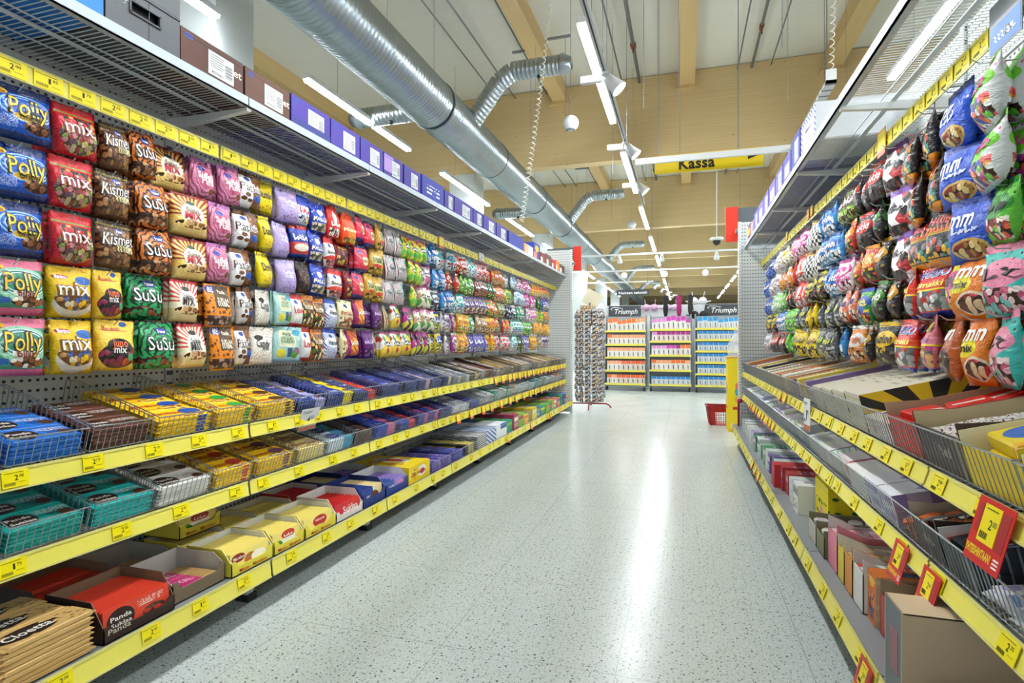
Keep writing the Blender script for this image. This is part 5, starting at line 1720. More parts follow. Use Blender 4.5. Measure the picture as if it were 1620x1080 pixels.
bb('fpurp', 'purple', '5A46A8', [('ell', .3, .5, .22, .36, '3A2A8A'), ('rect', .7, 1, 0, 1, '8A78C8')], [('~5', .3, .5, .3, 'F0F0F4', None, .018)], .014)
stack(LEFT, 0, 3.38, 3.73, 'fpurp', 4, 4, 'bottom shelf basket past the yellow carton', q0=.03, z0=zb)
stack(LEFT, 0, 3.75, 3.95, 'fviolet', 4, 5, 'second basket of the left bottom shelf', q0=.03, z0=zb)
bb('blackyel', 'black and yellow', '2A2A2A', [('rect', .3, .8, 0, 1, 'E8D04A'), ('rect', .5, .62, 0, 1, '8A8A8A')], (), .014)
stack(LEFT, 0, 3.96, 4.24, 'blackyel', 4, 5, 'beside the striped packets, left bottom shelf', q0=.03, z0=zb)


def small_basket(a, c, lab):
    o = basket(LEFT, 1, a, c, lab)
    o.location = LEFT.at(a + .003, .012, zb + .002)
    o.rotation_euler = (0, 0, LEFT.rz)


small_basket(3.38, 3.735, 'wire basket of purple bars on the left bottom shelf')
small_basket(3.745, 4.245, 'wire basket of violet and black bars on the left bottom shelf')
STR = [('stripes', 5, 6, .5, '3A3E44')]
rr = random.Random(21)


def box_run(S, tier, y0, y1, wr, hr, pal, q, d, z, tag_name, group, where, n_words, stripe=.4, cat='box', name='chocolate_box', jitter=.02, tilt=0):
    """a run of slim cartons side by side, long side into the shelf, each its own box"""
    y = y0
    i = 0
    prevc = None
    while y < y1 - wr[0] * .5:
        w = rr.uniform(*wr)
        if y + w > y1:
            w = y1 - y
        c, cn = rr.choice(pal)
        c2, cn2 = rr.choice(pal)
        if cn2 == cn:
            c2, cn2 = ('F0EEE8', 'white') if cn != 'white' else ('8A8A88', 'grey')
        rnd = rr.random()
        ops = [('rect', .0, 1, .62, .9, c2), ('candyr', .1, .9, .1, .45, 8, [c, c2, 'E8E0D0'], c), ('rect', 0, .06, 0, 1, c2)] if rnd < .45 else [('rect', .1, .9, .55, .8, c2), ('lines', .1, .9, .15, .45, 14, 22, c2)] if rnd < .8 else [('stripes', 4, 5, .4, c2)]
        h = rr.uniform(*hr)
        lab = '%s box with %s print, %s' % (cn, cn2, where)
        lab = uniq(lab, (tag_name, i, y0))
        j = 0
        while lab in seen_labels and j < len(order):
            lab = '%s box with %s print, %s of these, %s' % (cn, cn2, order[j], where)
            j += 1
        seen_labels.add(lab)
        carton(S, y + .001, y + w - .001, q + rr.uniform(0, jitter), d + rr.uniform(-.03, 0), h, z, cmat(c, ops), lab, name=name, side=cmat(c), cat=cat, group=group, tier=tier)
        y += w
        i += 1


seen_labels = set()
BROWN = [('6A4A36', 'brown'), ('8A6E54', 'tan'), ('A88A6A', 'light brown'), ('4A2E22', 'dark brown'), ('C8B49A', 'beige'), ('7A3A2A', 'red brown'), ('3E3A3C', 'charcoal'), ('D8D4CC', 'off white'), ('B8A03A', 'gold')]
WHITE = [('E8ECEC', 'white'), ('D4DCDE', 'pale grey'), ('C8D8E4', 'pale blue'), ('E0D8CC', 'cream'), ('4AA890', 'green'), ('A8C8B8', 'mint'), ('B0A8D0', 'lilac'), ('D8A88A', 'peach'), ('8A7A6A', 'taupe')]
BRIGHT = [('E87A1E', 'orange'), ('2A9A7A', 'green'), ('B03A5A', 'crimson'), ('7AC03A', 'lime'), ('5A2A24', 'dark brown'), ('E8C83A', 'yellow'), ('D8D8D8', 'light grey'), ('3A6AC0', 'blue')]
box_run(LEFT, 2, 4.36, 8.0, (.07, .13), (.05, .075), BROWN, .02, .40, .002, 'l2', 'boxes on the far upper left shelf', 'far left upper shelf', 6)
box_run(LEFT, 1, 4.56, 8.0, (.07, .14), (.055, .085), WHITE, .02, .40, .002, 'l1', 'boxes on the far middle left shelf', 'far left middle shelf', 6)
carton(LEFT, 4.25, 4.46, .03, .42, .10, zb, cmat('E8E8E4', STR), 'white packet pile with dark diagonal stripes, left bottom shelf', side=cmat('E8E8E4', STR), group='cartons on the left bottom shelf')
carton(LEFT, 4.47, 4.72, .03, .42, .11, zb, cmat('DCE4F0', [('stripes', 3, 3, .4, '2A50A8')]), 'white carton with broad blue stripes, left bottom shelf', side=cmat('DCE4F0'), group='cartons on the left bottom shelf')
carton(LEFT, 4.73, 5.03, .03, .42, .12, zb, cmat('EDF0F4', [('rect', .4, 1, .6, 1, '3A60B0')]), 'white carton with a blue corner, left bottom shelf', side=cmat('EDF0F4'), group='cartons on the left bottom shelf')
box_run(LEFT, 0, 5.05, 7.95, (.14, .24), (.09, .15), BRIGHT, .03, .44, zb, 'l0', 'cartons on the left bottom shelf', 'far part of the left bottom shelf', 6, name='display_carton')
# one long plain grid fence in front of the far boxes, bay by bay
for tier in (1, 2):
    for a, c in ((4.545, 5.44), (5.45, 6.34), (6.35, 7.24), (7.25, 8.12)):
        if tier == 2:
            a, c = (a, c) if a > 4.6 else (4.33, c)
        basket(LEFT, tier, a, c, 'wide wire basket of slim boxes, %s bay back from the far left end, %s' % ({4: 'fourth', 5: 'third', 6: 'second', 7: 'last'}[int(a)], TW[tier]))

# ------------------------------------------------------------------ boxes along the top shelves
def scan_label(parent, cx, cz, w, h, num):
    b = MB()
    y = -.0012
    b.box(cx - w / 2, cx + w / 2, y, 0, cz - h / 2, cz + h / 2, 0)
    y -= .0004
    for k in range(6):
        b.box(cx - w * .42, cx + w * (.05 if k % 2 else .12), y, y + .0003, cz + h * (.36 - .1 * k), cz + h * (.38 - .1 * k), 1)
    x = cx + w * .18
    k = 0
    for k in range(9):
        b.box(cx + w * .16, cx + w * .44, y, y + .0003, cz - h * .32 + h * .065 * k, cz - h * .32 + h * .065 * k + h * (.02, .035)[k % 2], 1)
    if num:
        add_text(b, num, 1, w * .45, lambda x, z: (cx - w * .16 + x, y, cz - h * .36 + z), .01, ht=h * .11)
    b.build('address_sticker', [pbr('CCD0D2', .6, name='sticker_paper'), M_INK], parent)


zt = 2.016
def topbox(S, y0, y1, h, col, lab, ops=(), sticker=True, text=(), d=.36, num='403661', z=None, side=None, open_front=False, name='carton'):
    o = carton(S, y0, y1, S.topq + .006, d, h, z or (zt if S is LEFT else 2.003), cmat(col, ops, .6), lab, side=cmat(side or col, (), .6), group='boxes on the %s top shelf' % S.name, text=text, name=name)
    w = y1 - y0
    if sticker:
        scan_label(o, w * .12, h * .52, w * .42, h * .62, num)
    if open_front:
        b = MB(); b.prism([(-w / 2, -.001, h * .0), (w / 2, -.001, 0), (w / 2, -.001, h * .34), (-w / 2 + w * .12, -.001, h * .34), (-w / 2, -.001, h * .14)], (0, -.002, 0))
        b.build('front_flap', pbr('1E2A78', .5), o)
    return o


PUR = '3A2A8C'
topbox(LEFT, .70, .99, .20, '1A6AC0', 'blue carton with orange lettering at the near end of the top shelf', [('rect', 0, 1, .45, 1, 'F0B03A'), ('ell', .5, .5, .4, .25, 'F0A020')], sticker=False)
topbox(LEFT, 1.0, 1.26, .20, '1E74C4', 'orange and blue carton with fish outlines on the top shelf', [('rect', 0, 1, .38, 1, 'F0A838'), ('ell', .3, .4, .3, .12, 'F0A838'), ('ell', .7, .5, .12, .05, '6A4A20')], sticker=False, text=[('POLLY', -.02, .15, .16, .05, 'F4F0E8')])
for (z_, hh, lab) in ((zt, .155, 'dark grey crate with a hand hole, lower of the pair'), (zt + .158, .16, 'dark grey crate, upper of the pair')):
    t = empty('crate', LEFT.at(1.3975, LEFT.topq + .006, z_), LEFT.rz)
    w = .262
    b = MB(); b.box(-w / 2, w / 2, .003, .38, 0, hh, 0, faces='xXYzZ')
    hz = hh * .66
    b.box(-w / 2, -.05, 0, .003, 0, hh); b.box(.05, w / 2, 0, .003, 0, hh); b.box(-.05, .05, 0, .003, 0, hz - .016); b.box(-.05, .05, 0, .003, hz + .016, hh)
    b.box(-.05, .05, .02, .022, hz - .02, hz + .02, 1)
    b.box(-w / 2, w / 2, -.003, 0, hh - .006, hh)
    b.build('body', [pbr('4A4E54', .5, name='dark_crate'), M_DARK], t)
    b = MB(); b.box(-.056, .056, -.004, 0, hz - .022, hz - .016); b.box(-.056, .056, -.004, 0, hz + .016, hz + .022); b.box(-.056, -.05, -.004, 0, hz - .02, hz + .02); b.box(.05, .056, -.004, 0, hz - .02, hz + .02); b.box(.012, .015, -.001, 0, 0, hh - .01)
    b.build('handle_rim', pbr('3A3E44', .5), t)
    if z_ == zt:
        b = MB(); add_text(b, 'Malaco', 0, .05, lambda x, z: (-.09 + x, -.0012, .118 + z), .01, ht=.014, rot=-.1)
        b.path([(-.09 + .035 * math.cos(a) * (1 + .2 * math.cos(5 * a)), -.0012, .118 + .02 * math.sin(a) * (1 + .2 * math.cos(5 * a))) for a in [2 * PI * i / 40 for i in range(41)]], .0007, 4)
        b.build('printed_logo', pbr('D8DCE0', .5), t)
    tag(t, lab + ' on the left top shelf', 'crate')
OV = [('ell', .12, .86, .07, .07, '22408E')]
topbox(LEFT, 1.532, 1.82, .14, '4E2A1E', 'brown carton with a scan sticker, nearer of two on the left top shelf', OV, text=[('et', .115, .085, .04, .03, 'E8DCC8')])
topbox(LEFT, 1.832, 2.095, .14, '54301F', 'brown carton with a scan sticker, second of two beside the purple boxes', OV, text=[('et', .11, .085, .04, .03, 'E8DCC8')])
tops = [(2.108, 2.392), (2.402, 2.658), (2.67, 2.904), (2.918, 3.142), (3.166, 3.387), (3.415, 3.766), (3.789, 3.954), (3.97, 4.355), (4.37, 4.60), (4.62, 4.96), (4.98, 5.30), (5.36, 5.9)]
for i, (a, c) in enumerate(tops):
    look = {0: 'purple carton with a fold-down front flap', 3: 'purple carton with a lilac print panel', 5: 'tall royal blue carton with white text panels', 7: 'purple carton with open top edge', 11: 'long blue carton turned sideways'}.get(i, 'purple carton with a white scan sticker')
    lab = '%s, %s along the left top shelf' % (look, order[i])
    topbox(LEFT, a, c, .148 if i != 5 else .16, PUR if i not in (5, 11) else '22329A', lab, OV + ([('rect', .0, .5, .3, .95, 'A888C8')] if i == 3 else []) + ([('lines', .2, .8, .3, .7, 6, 9, 'E8ECF0')] if i == 5 else []), sticker=i not in (5, 11), open_front=i == 0, side='2A2A86')
topbox(LEFT, 5.95, 6.30, .12, 'E8B88A', 'peach and white carton near the far end of the left top shelf', [('rect', .4, 1, 0, 1, 'EDEDEA')], sticker=False)
topbox(LEFT, 6.34, 6.62, .20, '2A3A9A', 'navy carton with a yellow cartoon burst near the far end', [('ell', .5, .68, .3, .2, 'F0B81E'), ('rect', 0, .5, 0, .45, 'E88A6A')], sticker=False)
for i, (a, c, col, cn) in enumerate(((6.66, 6.95, '8A2A2E', 'dark red'), (6.97, 7.25, '6A4A3A', 'brown'), (7.27, 7.5, 'C02A4A', 'crimson'), (7.52, 7.75, 'D88A2A', 'orange'), (7.77, 8.1, '5A3A2E', 'dark brown'))):
    topbox(LEFT, a, c, .13 + .02 * (i % 2), col, '%s small carton at the far end of the left top shelf' % cn, [('rect', 0, .4, 0, .6, 'E8D8C8')], sticker=False)
# right top shelf: striped delivery box and purple cartons
STP = [('stripes', 9, 6, .5, '2E48A8', 0, 1, .80, 1), ('stripes', 9, 6, .5, '2E48A8', 0, 1, 0, .14), ('stripes', 9, 6, .5, '2E48A8', 0, .12, 0, 1), ('stripes', 9, 6, .5, '2E48A8', .88, 1, 0, 1)]
o = topbox(RIGHT, 2.92, 3.27, .17, 'E4E6EA', 'white carton with blue diagonal striped border on the right top shelf', STP, sticker=False, side='E4E6EA', text=[('~7', 0, .11, .12, .02, '2E48A8')])
for i, (a, c) in enumerate(((3.30, 3.55), (3.57, 3.82), (3.84, 4.12), (4.14, 4.42), (4.46, 4.74), (4.76, 5.05), (5.07, 5.35))):
    topbox(RIGHT, a, c, .16 if i != 0 else .19, '6A5AC8' if i else '22349E', '%s carton, %s in the row on the right top shelf' % ('violet' if i else 'deep blue', order[i]), [('rect', .2, .8, .25, .7, 'D8D4EC')] if i % 2 else OV, sticker=not i % 2, side='2E2A90')
topbox(RIGHT, 5.38, 5.62, .13, 'D89A8A', 'salmon carton on the right top shelf before the end sign', (), sticker=True)
topbox(RIGHT, 5.64, 5.9, .15, '2A2A60', 'dark carton with a yellow round face on the right top shelf', [('ell', .6, .6, .28, .25, 'F0B81E'), ('rect', 0, .3, 0, 1, 'E8B0A0')], sticker=False)
# lilac undersheets visible through the wires


# ------------------------------------------------------------------ goods on the right shelves
def wrapped(key, look, base, ops=(), texts=(), w=.12, d=.045, t=.016):
    bb(key, look, base, ops, texts, t, w, d)
    _bars[key] = bar_mesh(key)


wrapped('owrap', 'orange and brown wrapped bar', 'C8642A', [('rect', .35, .65, 0, 1, '3A2420'), ('rect', .44, .56, .2, .8, 'E8E4DC')])
wrapped('dwrap', 'black wrapped bar with an orange name', '22242A', [('ell', .5, .5, .32, .34, '2A2E36'), ('rect', .0, .1, 0, 1, 'C82A24')], [('Tupla', .5, .5, .6, 'E8702A', None, .018)], w=.14, d=.055)
wrapped('bwrap', 'white packet with blue and lilac print', 'E6EAF2', [('rect', .55, .95, .2, .8, '7A9AD0'), ('ell', .25, .5, .14, .3, 'B0A0D8')], w=.11, d=.05, t=.012)
wrapped('redsweet', 'red foil sweet pouch', 'D82A24', [('rect', .45, .6, .1, .9, 'F0E8E0')], w=.12, d=.09, t=.03)
wrapped('whitesweet', 'white wrapped sweet with brown marks', 'E8E6E2', [('dots', 5, .3, '5A3A34')], w=.06, d=.04, t=.016)
wrapped('yelpack', 'yellow pack with a blue oval', 'EBD02A', [('ell', .4, .5, .3, .4, '1E6AC0'), ('rect', .8, 1, 0, 1, 'E8B01A')], w=.19, d=.12, t=.035)
wrapped('gum', 'small gum pack in pink, yellow and violet', 'E8B0C8', [('check', 4, 2, 'E8D86A'), ('ell', .5, .5, .2, .35, '8A6AC0')], w=.075, d=.045, t=.012)
wrapped('gum2', 'small lilac and red gum pack', 'B89AD8', [('check', 4, 2, 'E86A5A'), ('rect', .7, 1, 0, 1, 'EFE8D8')], w=.075, d=.045, t=.012)
wrapped('blisterb', 'blue and yellow mint tin', '2450A8', [('ell', .5, .5, .3, .4, 'E8E02A')], w=.07, d=.05, t=.018)
ri = random.Random(77)


def heap(S, tier, y0, y1, qa, qb, key, n, lab, z, layers=2, group=None, cat='sweets', name='wrapped_bar', spin=.5):
    look, base, ops, texts, t, w, d = B[key]
    nx = max(1, int((y1 - y0) / (w * .92)))
    ny = max(1, int((qb - qa) / (d * 1.02)))
    k = 0
    for l in range(layers):
        for j in range(ny):
            for i in range(nx):
                if k >= n:
                    return
                y = y0 + (y1 - y0) * (i + .5) / nx + ri.uniform(-.004, .004)
                q = qa + (qb - qa) * (j + .1) / ny + ri.uniform(-.003, .003)
                zo = z + l * (t + .001) + ri.uniform(0, .002)
                if tier:
                    loc = lay(S, tier, y, q, zo)
                else:
                    loc = S.at(y, q, zo)
                tl = TILT if tier else 0
                o = place(name, _bars[key], loc, rot=(tl + ri.uniform(-.05, .12), ri.uniform(-.06, .06), S.rz + ri.uniform(-spin, spin) * .4))
                tag(o, lab, cat, group or lab)
                k += 1


RT = 'cartons on the right shelves'
# upper tray shelf, from the camera outwards
b1 = tray(RIGHT, 1.20, 1.42, .015, .40, .003, .115, .085, 'E8CC1E', 'EFE8C8', 'yellow open carton of big yellow packs, right upper shelf', ops=[('ell', .5, .5, .3, .3, '1A2A30'), ('rect', .2, .8, .1, .2, 'C8381C')], tier=2, group=RT)
heap(RIGHT, 2, 1.215, 1.405, .03, .40, 'yelpack', 9, 'yellow pack with a blue oval in the yellow open carton', .006, 3, cat='pack', name='candy_pack')
tray(RIGHT, .98, 1.19, .015, .40, .003, .10, .08, 'D8C81E', 'EFE8C8', 'olive yellow open carton at the near end of the right upper shelf', tier=2, group=RT)
tray(RIGHT, 1.425, 1.655, .015, .41, .003, .115, .095, '4A3A36', 'C8B48A', 'dark brown open carton of small white sweets, right upper shelf', text=[('Panda', .1, .05, .07, .022, 'C8B8A8')], tier=2, group=RT)
heap(RIGHT, 2, 1.435, 1.645, .02, .40, 'whitesweet', 56, 'small white wrapped sweet in the dark brown open carton', .055, 2, name='wrapped_sweet')
carton(RIGHT, 1.432, 1.648, .025, .38, .05, .006, cmat('E8E6E2', [('dots', 9, .3, '5A3A34')]), 'white bulk bag of sweets at the bottom of the dark brown carton', tier=2)
tray(RIGHT, 1.665, 1.87, .015, .41, .003, .115, .095, 'C8342A', 'C0A888', 'red open carton of red foil pouches, right upper shelf', tier=2, ops=[('rect', .3, .5, 0, 1, '3A1A1A')], group=RT)
heap(RIGHT, 2, 1.68, 1.86, .03, .40, 'redsweet', 12, 'red foil pouch in the red open carton', .045, 2, name='candy_pouch')
carton(RIGHT, 1.672, 1.863, .025, .38, .04, .006, cmat('B8A888'), 'flat cardboard insert in the red carton', tier=2)
carton(RIGHT, 1.885, 2.11, .015, .41, .060, .003, cmat('DEDAD0', [('lines', .1, .9, .1, .9, 9, 16, '8A7AB0'), ('rect', .3, .4, .2, .5, 'C8782A')]), 'off-white carton with lilac print beside the red open carton', side=cmat('D8D4CA'), tier=2, group=RT)
SUN = [('rect', 0, 1, 0, 1, '26241E'), ('rays', .5, .0, 20, 0, 1, 0, 1, 'E8C01A'), ('ell', .5, .0, .2, .42, '26241E'), ('ell', .5, .0, .17, .34, 'D8B01E')]
for i, (a, c) in enumerate(((2.12, 2.30), (2.31, 2.49), (2.50, 2.68), (2.69, 2.86))):
    carton(RIGHT, a, c, .015, .41, .125 - .008 * i, .003, cmat('CFCBB8', [('lines', .2, .6, .3, .6, 12, 20, '8A8878')]), 'beige carton with a black and yellow sunburst side, %s of four, right upper shelf' % order[i], side=cmat('26241E', SUN), tier=2, group=RT)
RP = [('DCDCD6', 'white'), ('C8C8BC', 'pale grey'), ('E0CF5A', 'yellow'), ('8A78B0', 'violet'), ('3A342E', 'black'), ('C87A3A', 'orange'), ('B8B4A8', 'stone'), ('E4E0D4', 'cream'), ('D8A8A0', 'pink')]
rr = random.Random(5)
box_run(RIGHT, 2, 2.88, 5.95, (.06, .12), (.05, .10), RP, .02, .40, .003, 'r2', 'boxes on the right upper shelf', 'right upper shelf', 6)
# middle tray shelf
heap(RIGHT, 1, 1.02, 1.37, .02, .40, 'bwrap', 64, 'white blue-printed packet heaped at the near end of the right middle shelf', .004, 5, cat='packet', name='sweet_packet', spin=1.2)
tray(RIGHT, 1.385, 1.53, .015, .22, .003, .10, .075, '26313A', 'E4EAEA', 'black open box of dark bars, right middle shelf', ops=[('ell', .6, .5, .1, .25, 'E8ECEC')], tier=1, group=RT)
heap(RIGHT, 1, 1.39, 1.525, .03, .21, 'dwrap', 9, 'black wrapped bar with an orange name in the black open box', .03, 3, spin=1.0)
carton(RIGHT, 1.388, 1.527, .03, .17, .028, .006, cmat('1E2226'), 'flat layer of dark bars inside the black open box', tier=1)
tray(RIGHT, 1.54, 1.70, .015, .28, .003, .10, .085, '3E2C28', 'C0BEA8', 'dark brown open box of orange wrapped bars, right middle shelf', text=[('~5', .1, .045, .06, .016, 'C8C0B8')], tier=1, group=RT)
heap(RIGHT, 1, 1.55, 1.69, .03, .27, 'owrap', 12, 'orange and brown wrapped bar in the dark brown open box', .035, 3, spin=.8)
carton(RIGHT, 1.544, 1.696, .03, .22, .032, .006, cmat('7A3A1E'), 'flat layer of orange bars inside the dark brown open box', tier=1)
heap(RIGHT, 1, 1.71, 1.83, .02, .25, 'owrap', 14, 'orange wrapped bar lying loose past the dark brown open box', .004, 4, spin=1.4)
LIL = [('rect', .15, .85, .25, .8, 'B8C4E4'), ('ell', .7, .5, .2, .3, 'A88ACC'), ('lines', .1, .6, .3, .7, 10, 18, '7A8AC0')]
for i, (a, c) in enumerate(((1.84, 1.96), (1.965, 2.09))):
    for l in (0, 1):
        carton(RIGHT, a, c, .015, .38, .045, .003 + l * .046, cmat('E6E8EE', LIL), 'white carton with lilac and blue print, %s, %s, right middle shelf' % (('lower', 'upper')[l], ('nearer pile', 'farther pile')[i]), side=cmat('C8C4DC', [('stripes', 4, 0, .4, '9A8AC8')]), tier=1, group=RT)
carton(RIGHT, 2.10, 2.32, .015, .40, .085, .003, cmat('ECECEA', [('rect', 0, .06, 0, 1, 'C8443A')]), 'white carton with red side panel, right middle shelf', side=cmat('C8443A'), tier=1, group=RT)
RW = [('E8ECEC', 'white'), ('DDE6EA', 'ice blue'), ('E4E4DA', 'ivory'), ('D8E8DC', 'pale mint'), ('E8DCE4', 'pale pink'), ('C8D0E4', 'pale blue'), ('B8A8D4', 'lilac')]
box_run(RIGHT, 1, 2.33, 3.05, (.10, .14), (.06, .09), RW, .02, .40, .003, 'r1', 'boxes on the right middle shelf', 'right middle shelf', 6)
heap(RIGHT, 1, 3.06, 3.24, .02, .30, 'blisterb', 18, 'dark blue packet beside the white boxes, right middle shelf', .004, 3, cat='packet', name='mint_tin', spin=1.5)
box_run(RIGHT, 1, 3.26, 5.95, (.10, .20), (.06, .09), RW, .02, .40, .003, 'r1b', 'boxes on the right middle shelf', 'far right middle shelf', 6)
for tier, cuts in ((2, (.80, 1.20, 1.425, 1.66, 1.88, 2.5, 3.40, 4.30, 5.20, 6.06)), (1, (.80, 1.38, 1.60, 2.5, 3.40, 4.30, 5.20, 6.06))):
    for i in range(len(cuts) - 1):
        basket(RIGHT, tier, cuts[i], cuts[i + 1], 'zinc wire basket, %s from the camera on the right %s' % (order[i], TW[tier]))

# bottom shelf, right
zr3 = RIGHT.z[0] - .011
car = empty('cardboard_carton', RIGHT.at(1.498, -.004, zr3), RIGHT.rz)
b = MB(); w = .052
b.box(-w, w, 0.004, .56, 0, .232, 0)
b.box(-w, w, 0.001, .004, 0.0, .232, 1)
b.box(-w - .003, -w, 0.0, .56, 0, .236); b.box(w, w + .003, 0.0, .56, 0, .236)
b.build('body', [pbr('D0B898', .75, name='kraft_cardboard'), pbr('70787C', .6, name='printed_side')], car)
b = MB(); b.box(-w - .003, w + .003, .004, .27, .233, .2365); b.box(-w - .003, w + .003, .274, .56, .233, .2365); b.build('lid_flap', pbr('D0B898', .75, name='kraft_cardboard'), car)
b = MB(); b.box(-.02, .03, 0, .001, .08, .18); b.build('side_print', pbr('9A6A72', .6), car)
tag(car, 'large plain brown cardboard carton at the near end of the right bottom shelf', 'box')
carton(RIGHT, 1.00, 1.36, .02, .46, .12, zr3, cmat('E0E0DA'), 'white carton at the near end of the right bottom shelf behind the brown one')
tray(RIGHT, 1.57, 1.86, .075, .40, zr3, .145, .115, 'B04A44', 'B8A684', 'red brown open box of small gum packs, right bottom shelf', ops=[('ell', .4, .5, .1, .35, 'C86A60')], text=[('~3', -.1, .05, .05, .03, 'E8D0C8')], group=RT)
carton(RIGHT, 1.58, 1.85, .085, .37, .075, zr3 + .004, cmat('C8B0A8'), 'lower layer of gum packs in the red brown box', name='inner_carton')
heap(RIGHT, 0, 1.585, 1.845, .09, .44, 'gum', 20, 'pink and yellow small gum pack in the red brown box', zr3 + .080, 1, name='gum_pack')
heap(RIGHT, 0, 1.585, 1.845, .20, .44, 'gum2', 12, 'lilac and red small gum pack in the red brown box', zr3 + .094, 1, name='gum_pack')
heap(RIGHT, 0, 1.565, 1.66, .02, .07, 'blisterb', 2, 'blue mint tin lying in front of the red brown box', zr3 + .002, 1, name='mint_tin')
carton(RIGHT, 1.88, 1.955, .07, .40, .15, zr3, cmat('D8742A', [('ell', .5, .82, .3, .1, 'F0C81E'), ('candyr', .2, .8, .1, .6, 6, ['3A3A3A', 'E8A0A0', '4A6A9A', 'D8742A'])]), 'bright orange carton, right bottom shelf', side=cmat('E8C8A0', [('dots', 6, .3, 'F0E0B0')]), group=RT)
sp = [(1.965, 2.07, .13, 'E8E8E4', 'D04A3A', 'white tray with a red edge'), (2.08, 2.17, .13, 'E8A04A', 'E8D8A0', 'orange edged tray'), (2.18, 2.26, .12, 'E8D04A', 'E8E0C0', 'yellow tray'), (2.27, 2.40, .14, 'E88AA0', 'F0C8D0', 'pink tray')]
PK = {0: 'gum', 1: 'owrap', 2: 'gum', 3: 'gum2'}
for i, (a, c, hh, oc, ic, lk) in enumerate(sp):
    tray(RIGHT, a, c, .06, .42, zr3, hh, hh * .95, oc, 'DAD6CC', lk + ' of small packs, right bottom shelf', group=RT)
    carton(RIGHT, a + .006, c - .006, .068, .405, hh * .90, zr3 + .004, cmat(ic, [('check', 3, 8, oc), ('lines', .1, .9, .1, .9, 20, 20, 'F0F0F0')]), 'layer of small packs in the ' + lk, name='pack_layer')
# two trays of round white gum tubs
for i, (a, c, gcol, lk) in enumerate(((2.42, 2.55, 'C8D8B8', 'green-lidded'), (2.56, 2.69, 'D8C4D4', 'pink-lidded'))):
    tray(RIGHT, a, c, .05, .43, zr3, .10, .08, 'C8C4BC' if i else '8A8A6A', '8A8060', 'low tray of round %s gum tubs, right bottom shelf' % lk, group=RT)
    tb = MB()
    tb.lathe([(0, 0), (.026, 0), (.029, .004), (.029, .052), (.026, .06), (.028, .061), (.028, .078), (.024, .082), (0, .083)], 20)
    tm = tb.mesh('gum_tub', [pbr('EDEFEC', .3, name='white_tub')], smooth=True)
    lb = MB(); lb.lathe([(0, .0836), (.017, .0836), (.017, .0832)], 16)
    lm = lb.mesh('lid_print', [pbr(gcol, .4)])
    for j in range(2):
        for q in range(6):
            if i == 0 and (j, q) in ((0, 1), (1, 1)):
                continue
            o = place('gum_tub', tm, RIGHT.at(a + .035 + j * .062, .09 + q * .064, zr3 + .004))
            place('lid_print', lm, parent=o)
            tag(o, 'round white gum tub in the %s tray, right bottom shelf' % lk, 'tub', 'round gum tubs')
carton(RIGHT, 2.72, 2.97, .13, .34, .20, zr3, cmat('F0DC0E', [('lines', .1, .9, .15, .6, 4, 7, '1E7A2A'), ('ell', .5, .3, .12, .16, 'E8A0A8')]), 'tall bright yellow carton with small green pictures, right bottom shelf', side=cmat('F0DC0E', [('dots', 5, .2, '2A6A2A'), ('ell', .55, .3, .12, .18, 'F0D0C8'), ('ell', .8, .3, .06, .08, 'D8402A')]), group=RT)
rr = random.Random(15)
box_run(RIGHT, 0, 3.0, 3.5, (.09, .13), (.10, .14), RW + [('B03A3A', 'dark red')], .06, .42, zr3, 'r0', 'boxes on the right bottom shelf', 'right bottom shelf', 6)
carton(RIGHT, 3.52, 3.62, .03, .46, .13, zr3, cmat('C8323A'), 'crimson carton between white ones, right bottom shelf', group=RT)
box_run(RIGHT, 0, 3.64, 5.6, (.09, .16), (.09, .13), RW + [('4A9A6A', 'green'), ('7A6AB0', 'purple')], .05, .42, zr3, 'r0b', 'boxes on the right bottom shelf', 'far right bottom shelf', 6)
b = MB(); b.tube(RIGHT.at(5.95, .05, zr3 + .25), RIGHT.at(5.95, .52, zr3 + .25), .008, 8); b.lathe([(0, -.025), (.02, -.018), (.026, 0), (.02, .018), (0, .025)], 12, M=Matrix.Translation(RIGHT.at(5.95, .06, zr3 + .25)))
b.box(RIGHT.X(.04), RIGHT.X(.06), 5.94, 5.96, zr3, zr3 + .25)
tag(b.build('display_bar', pbr('9A1E4A', .4), smooth=False), 'short crimson bar with a dark knob at the far end of the right bottom shelf', 'bar')

# the layers under the visible bars
hb_ = MB(); mats = []
huv = []
for key, lst in HIDDEN.items():
    look, base, ops, texts, t, w, d = B[key]
    mats.append(_bars[key].materials[0])
    for loc, rot, sx in lst:
        from mathutils import Euler
        M = Matrix.Translation(loc) @ Euler(rot).to_matrix().to_4x4()
        hb_.box(-w / 2 * sx + .004, w / 2 * sx - .004, .001, d - .001, .0005, t, len(mats) - 1, M=M)
ho = hb_.build('stacked_chocolate_bars', mats, uvfn=lambda p: (.5, .5))
ho['kind'] = 'stuff'
tag(ho, 'under layers of the flat chocolate bar stacks in the left wire baskets', 'chocolate bars')


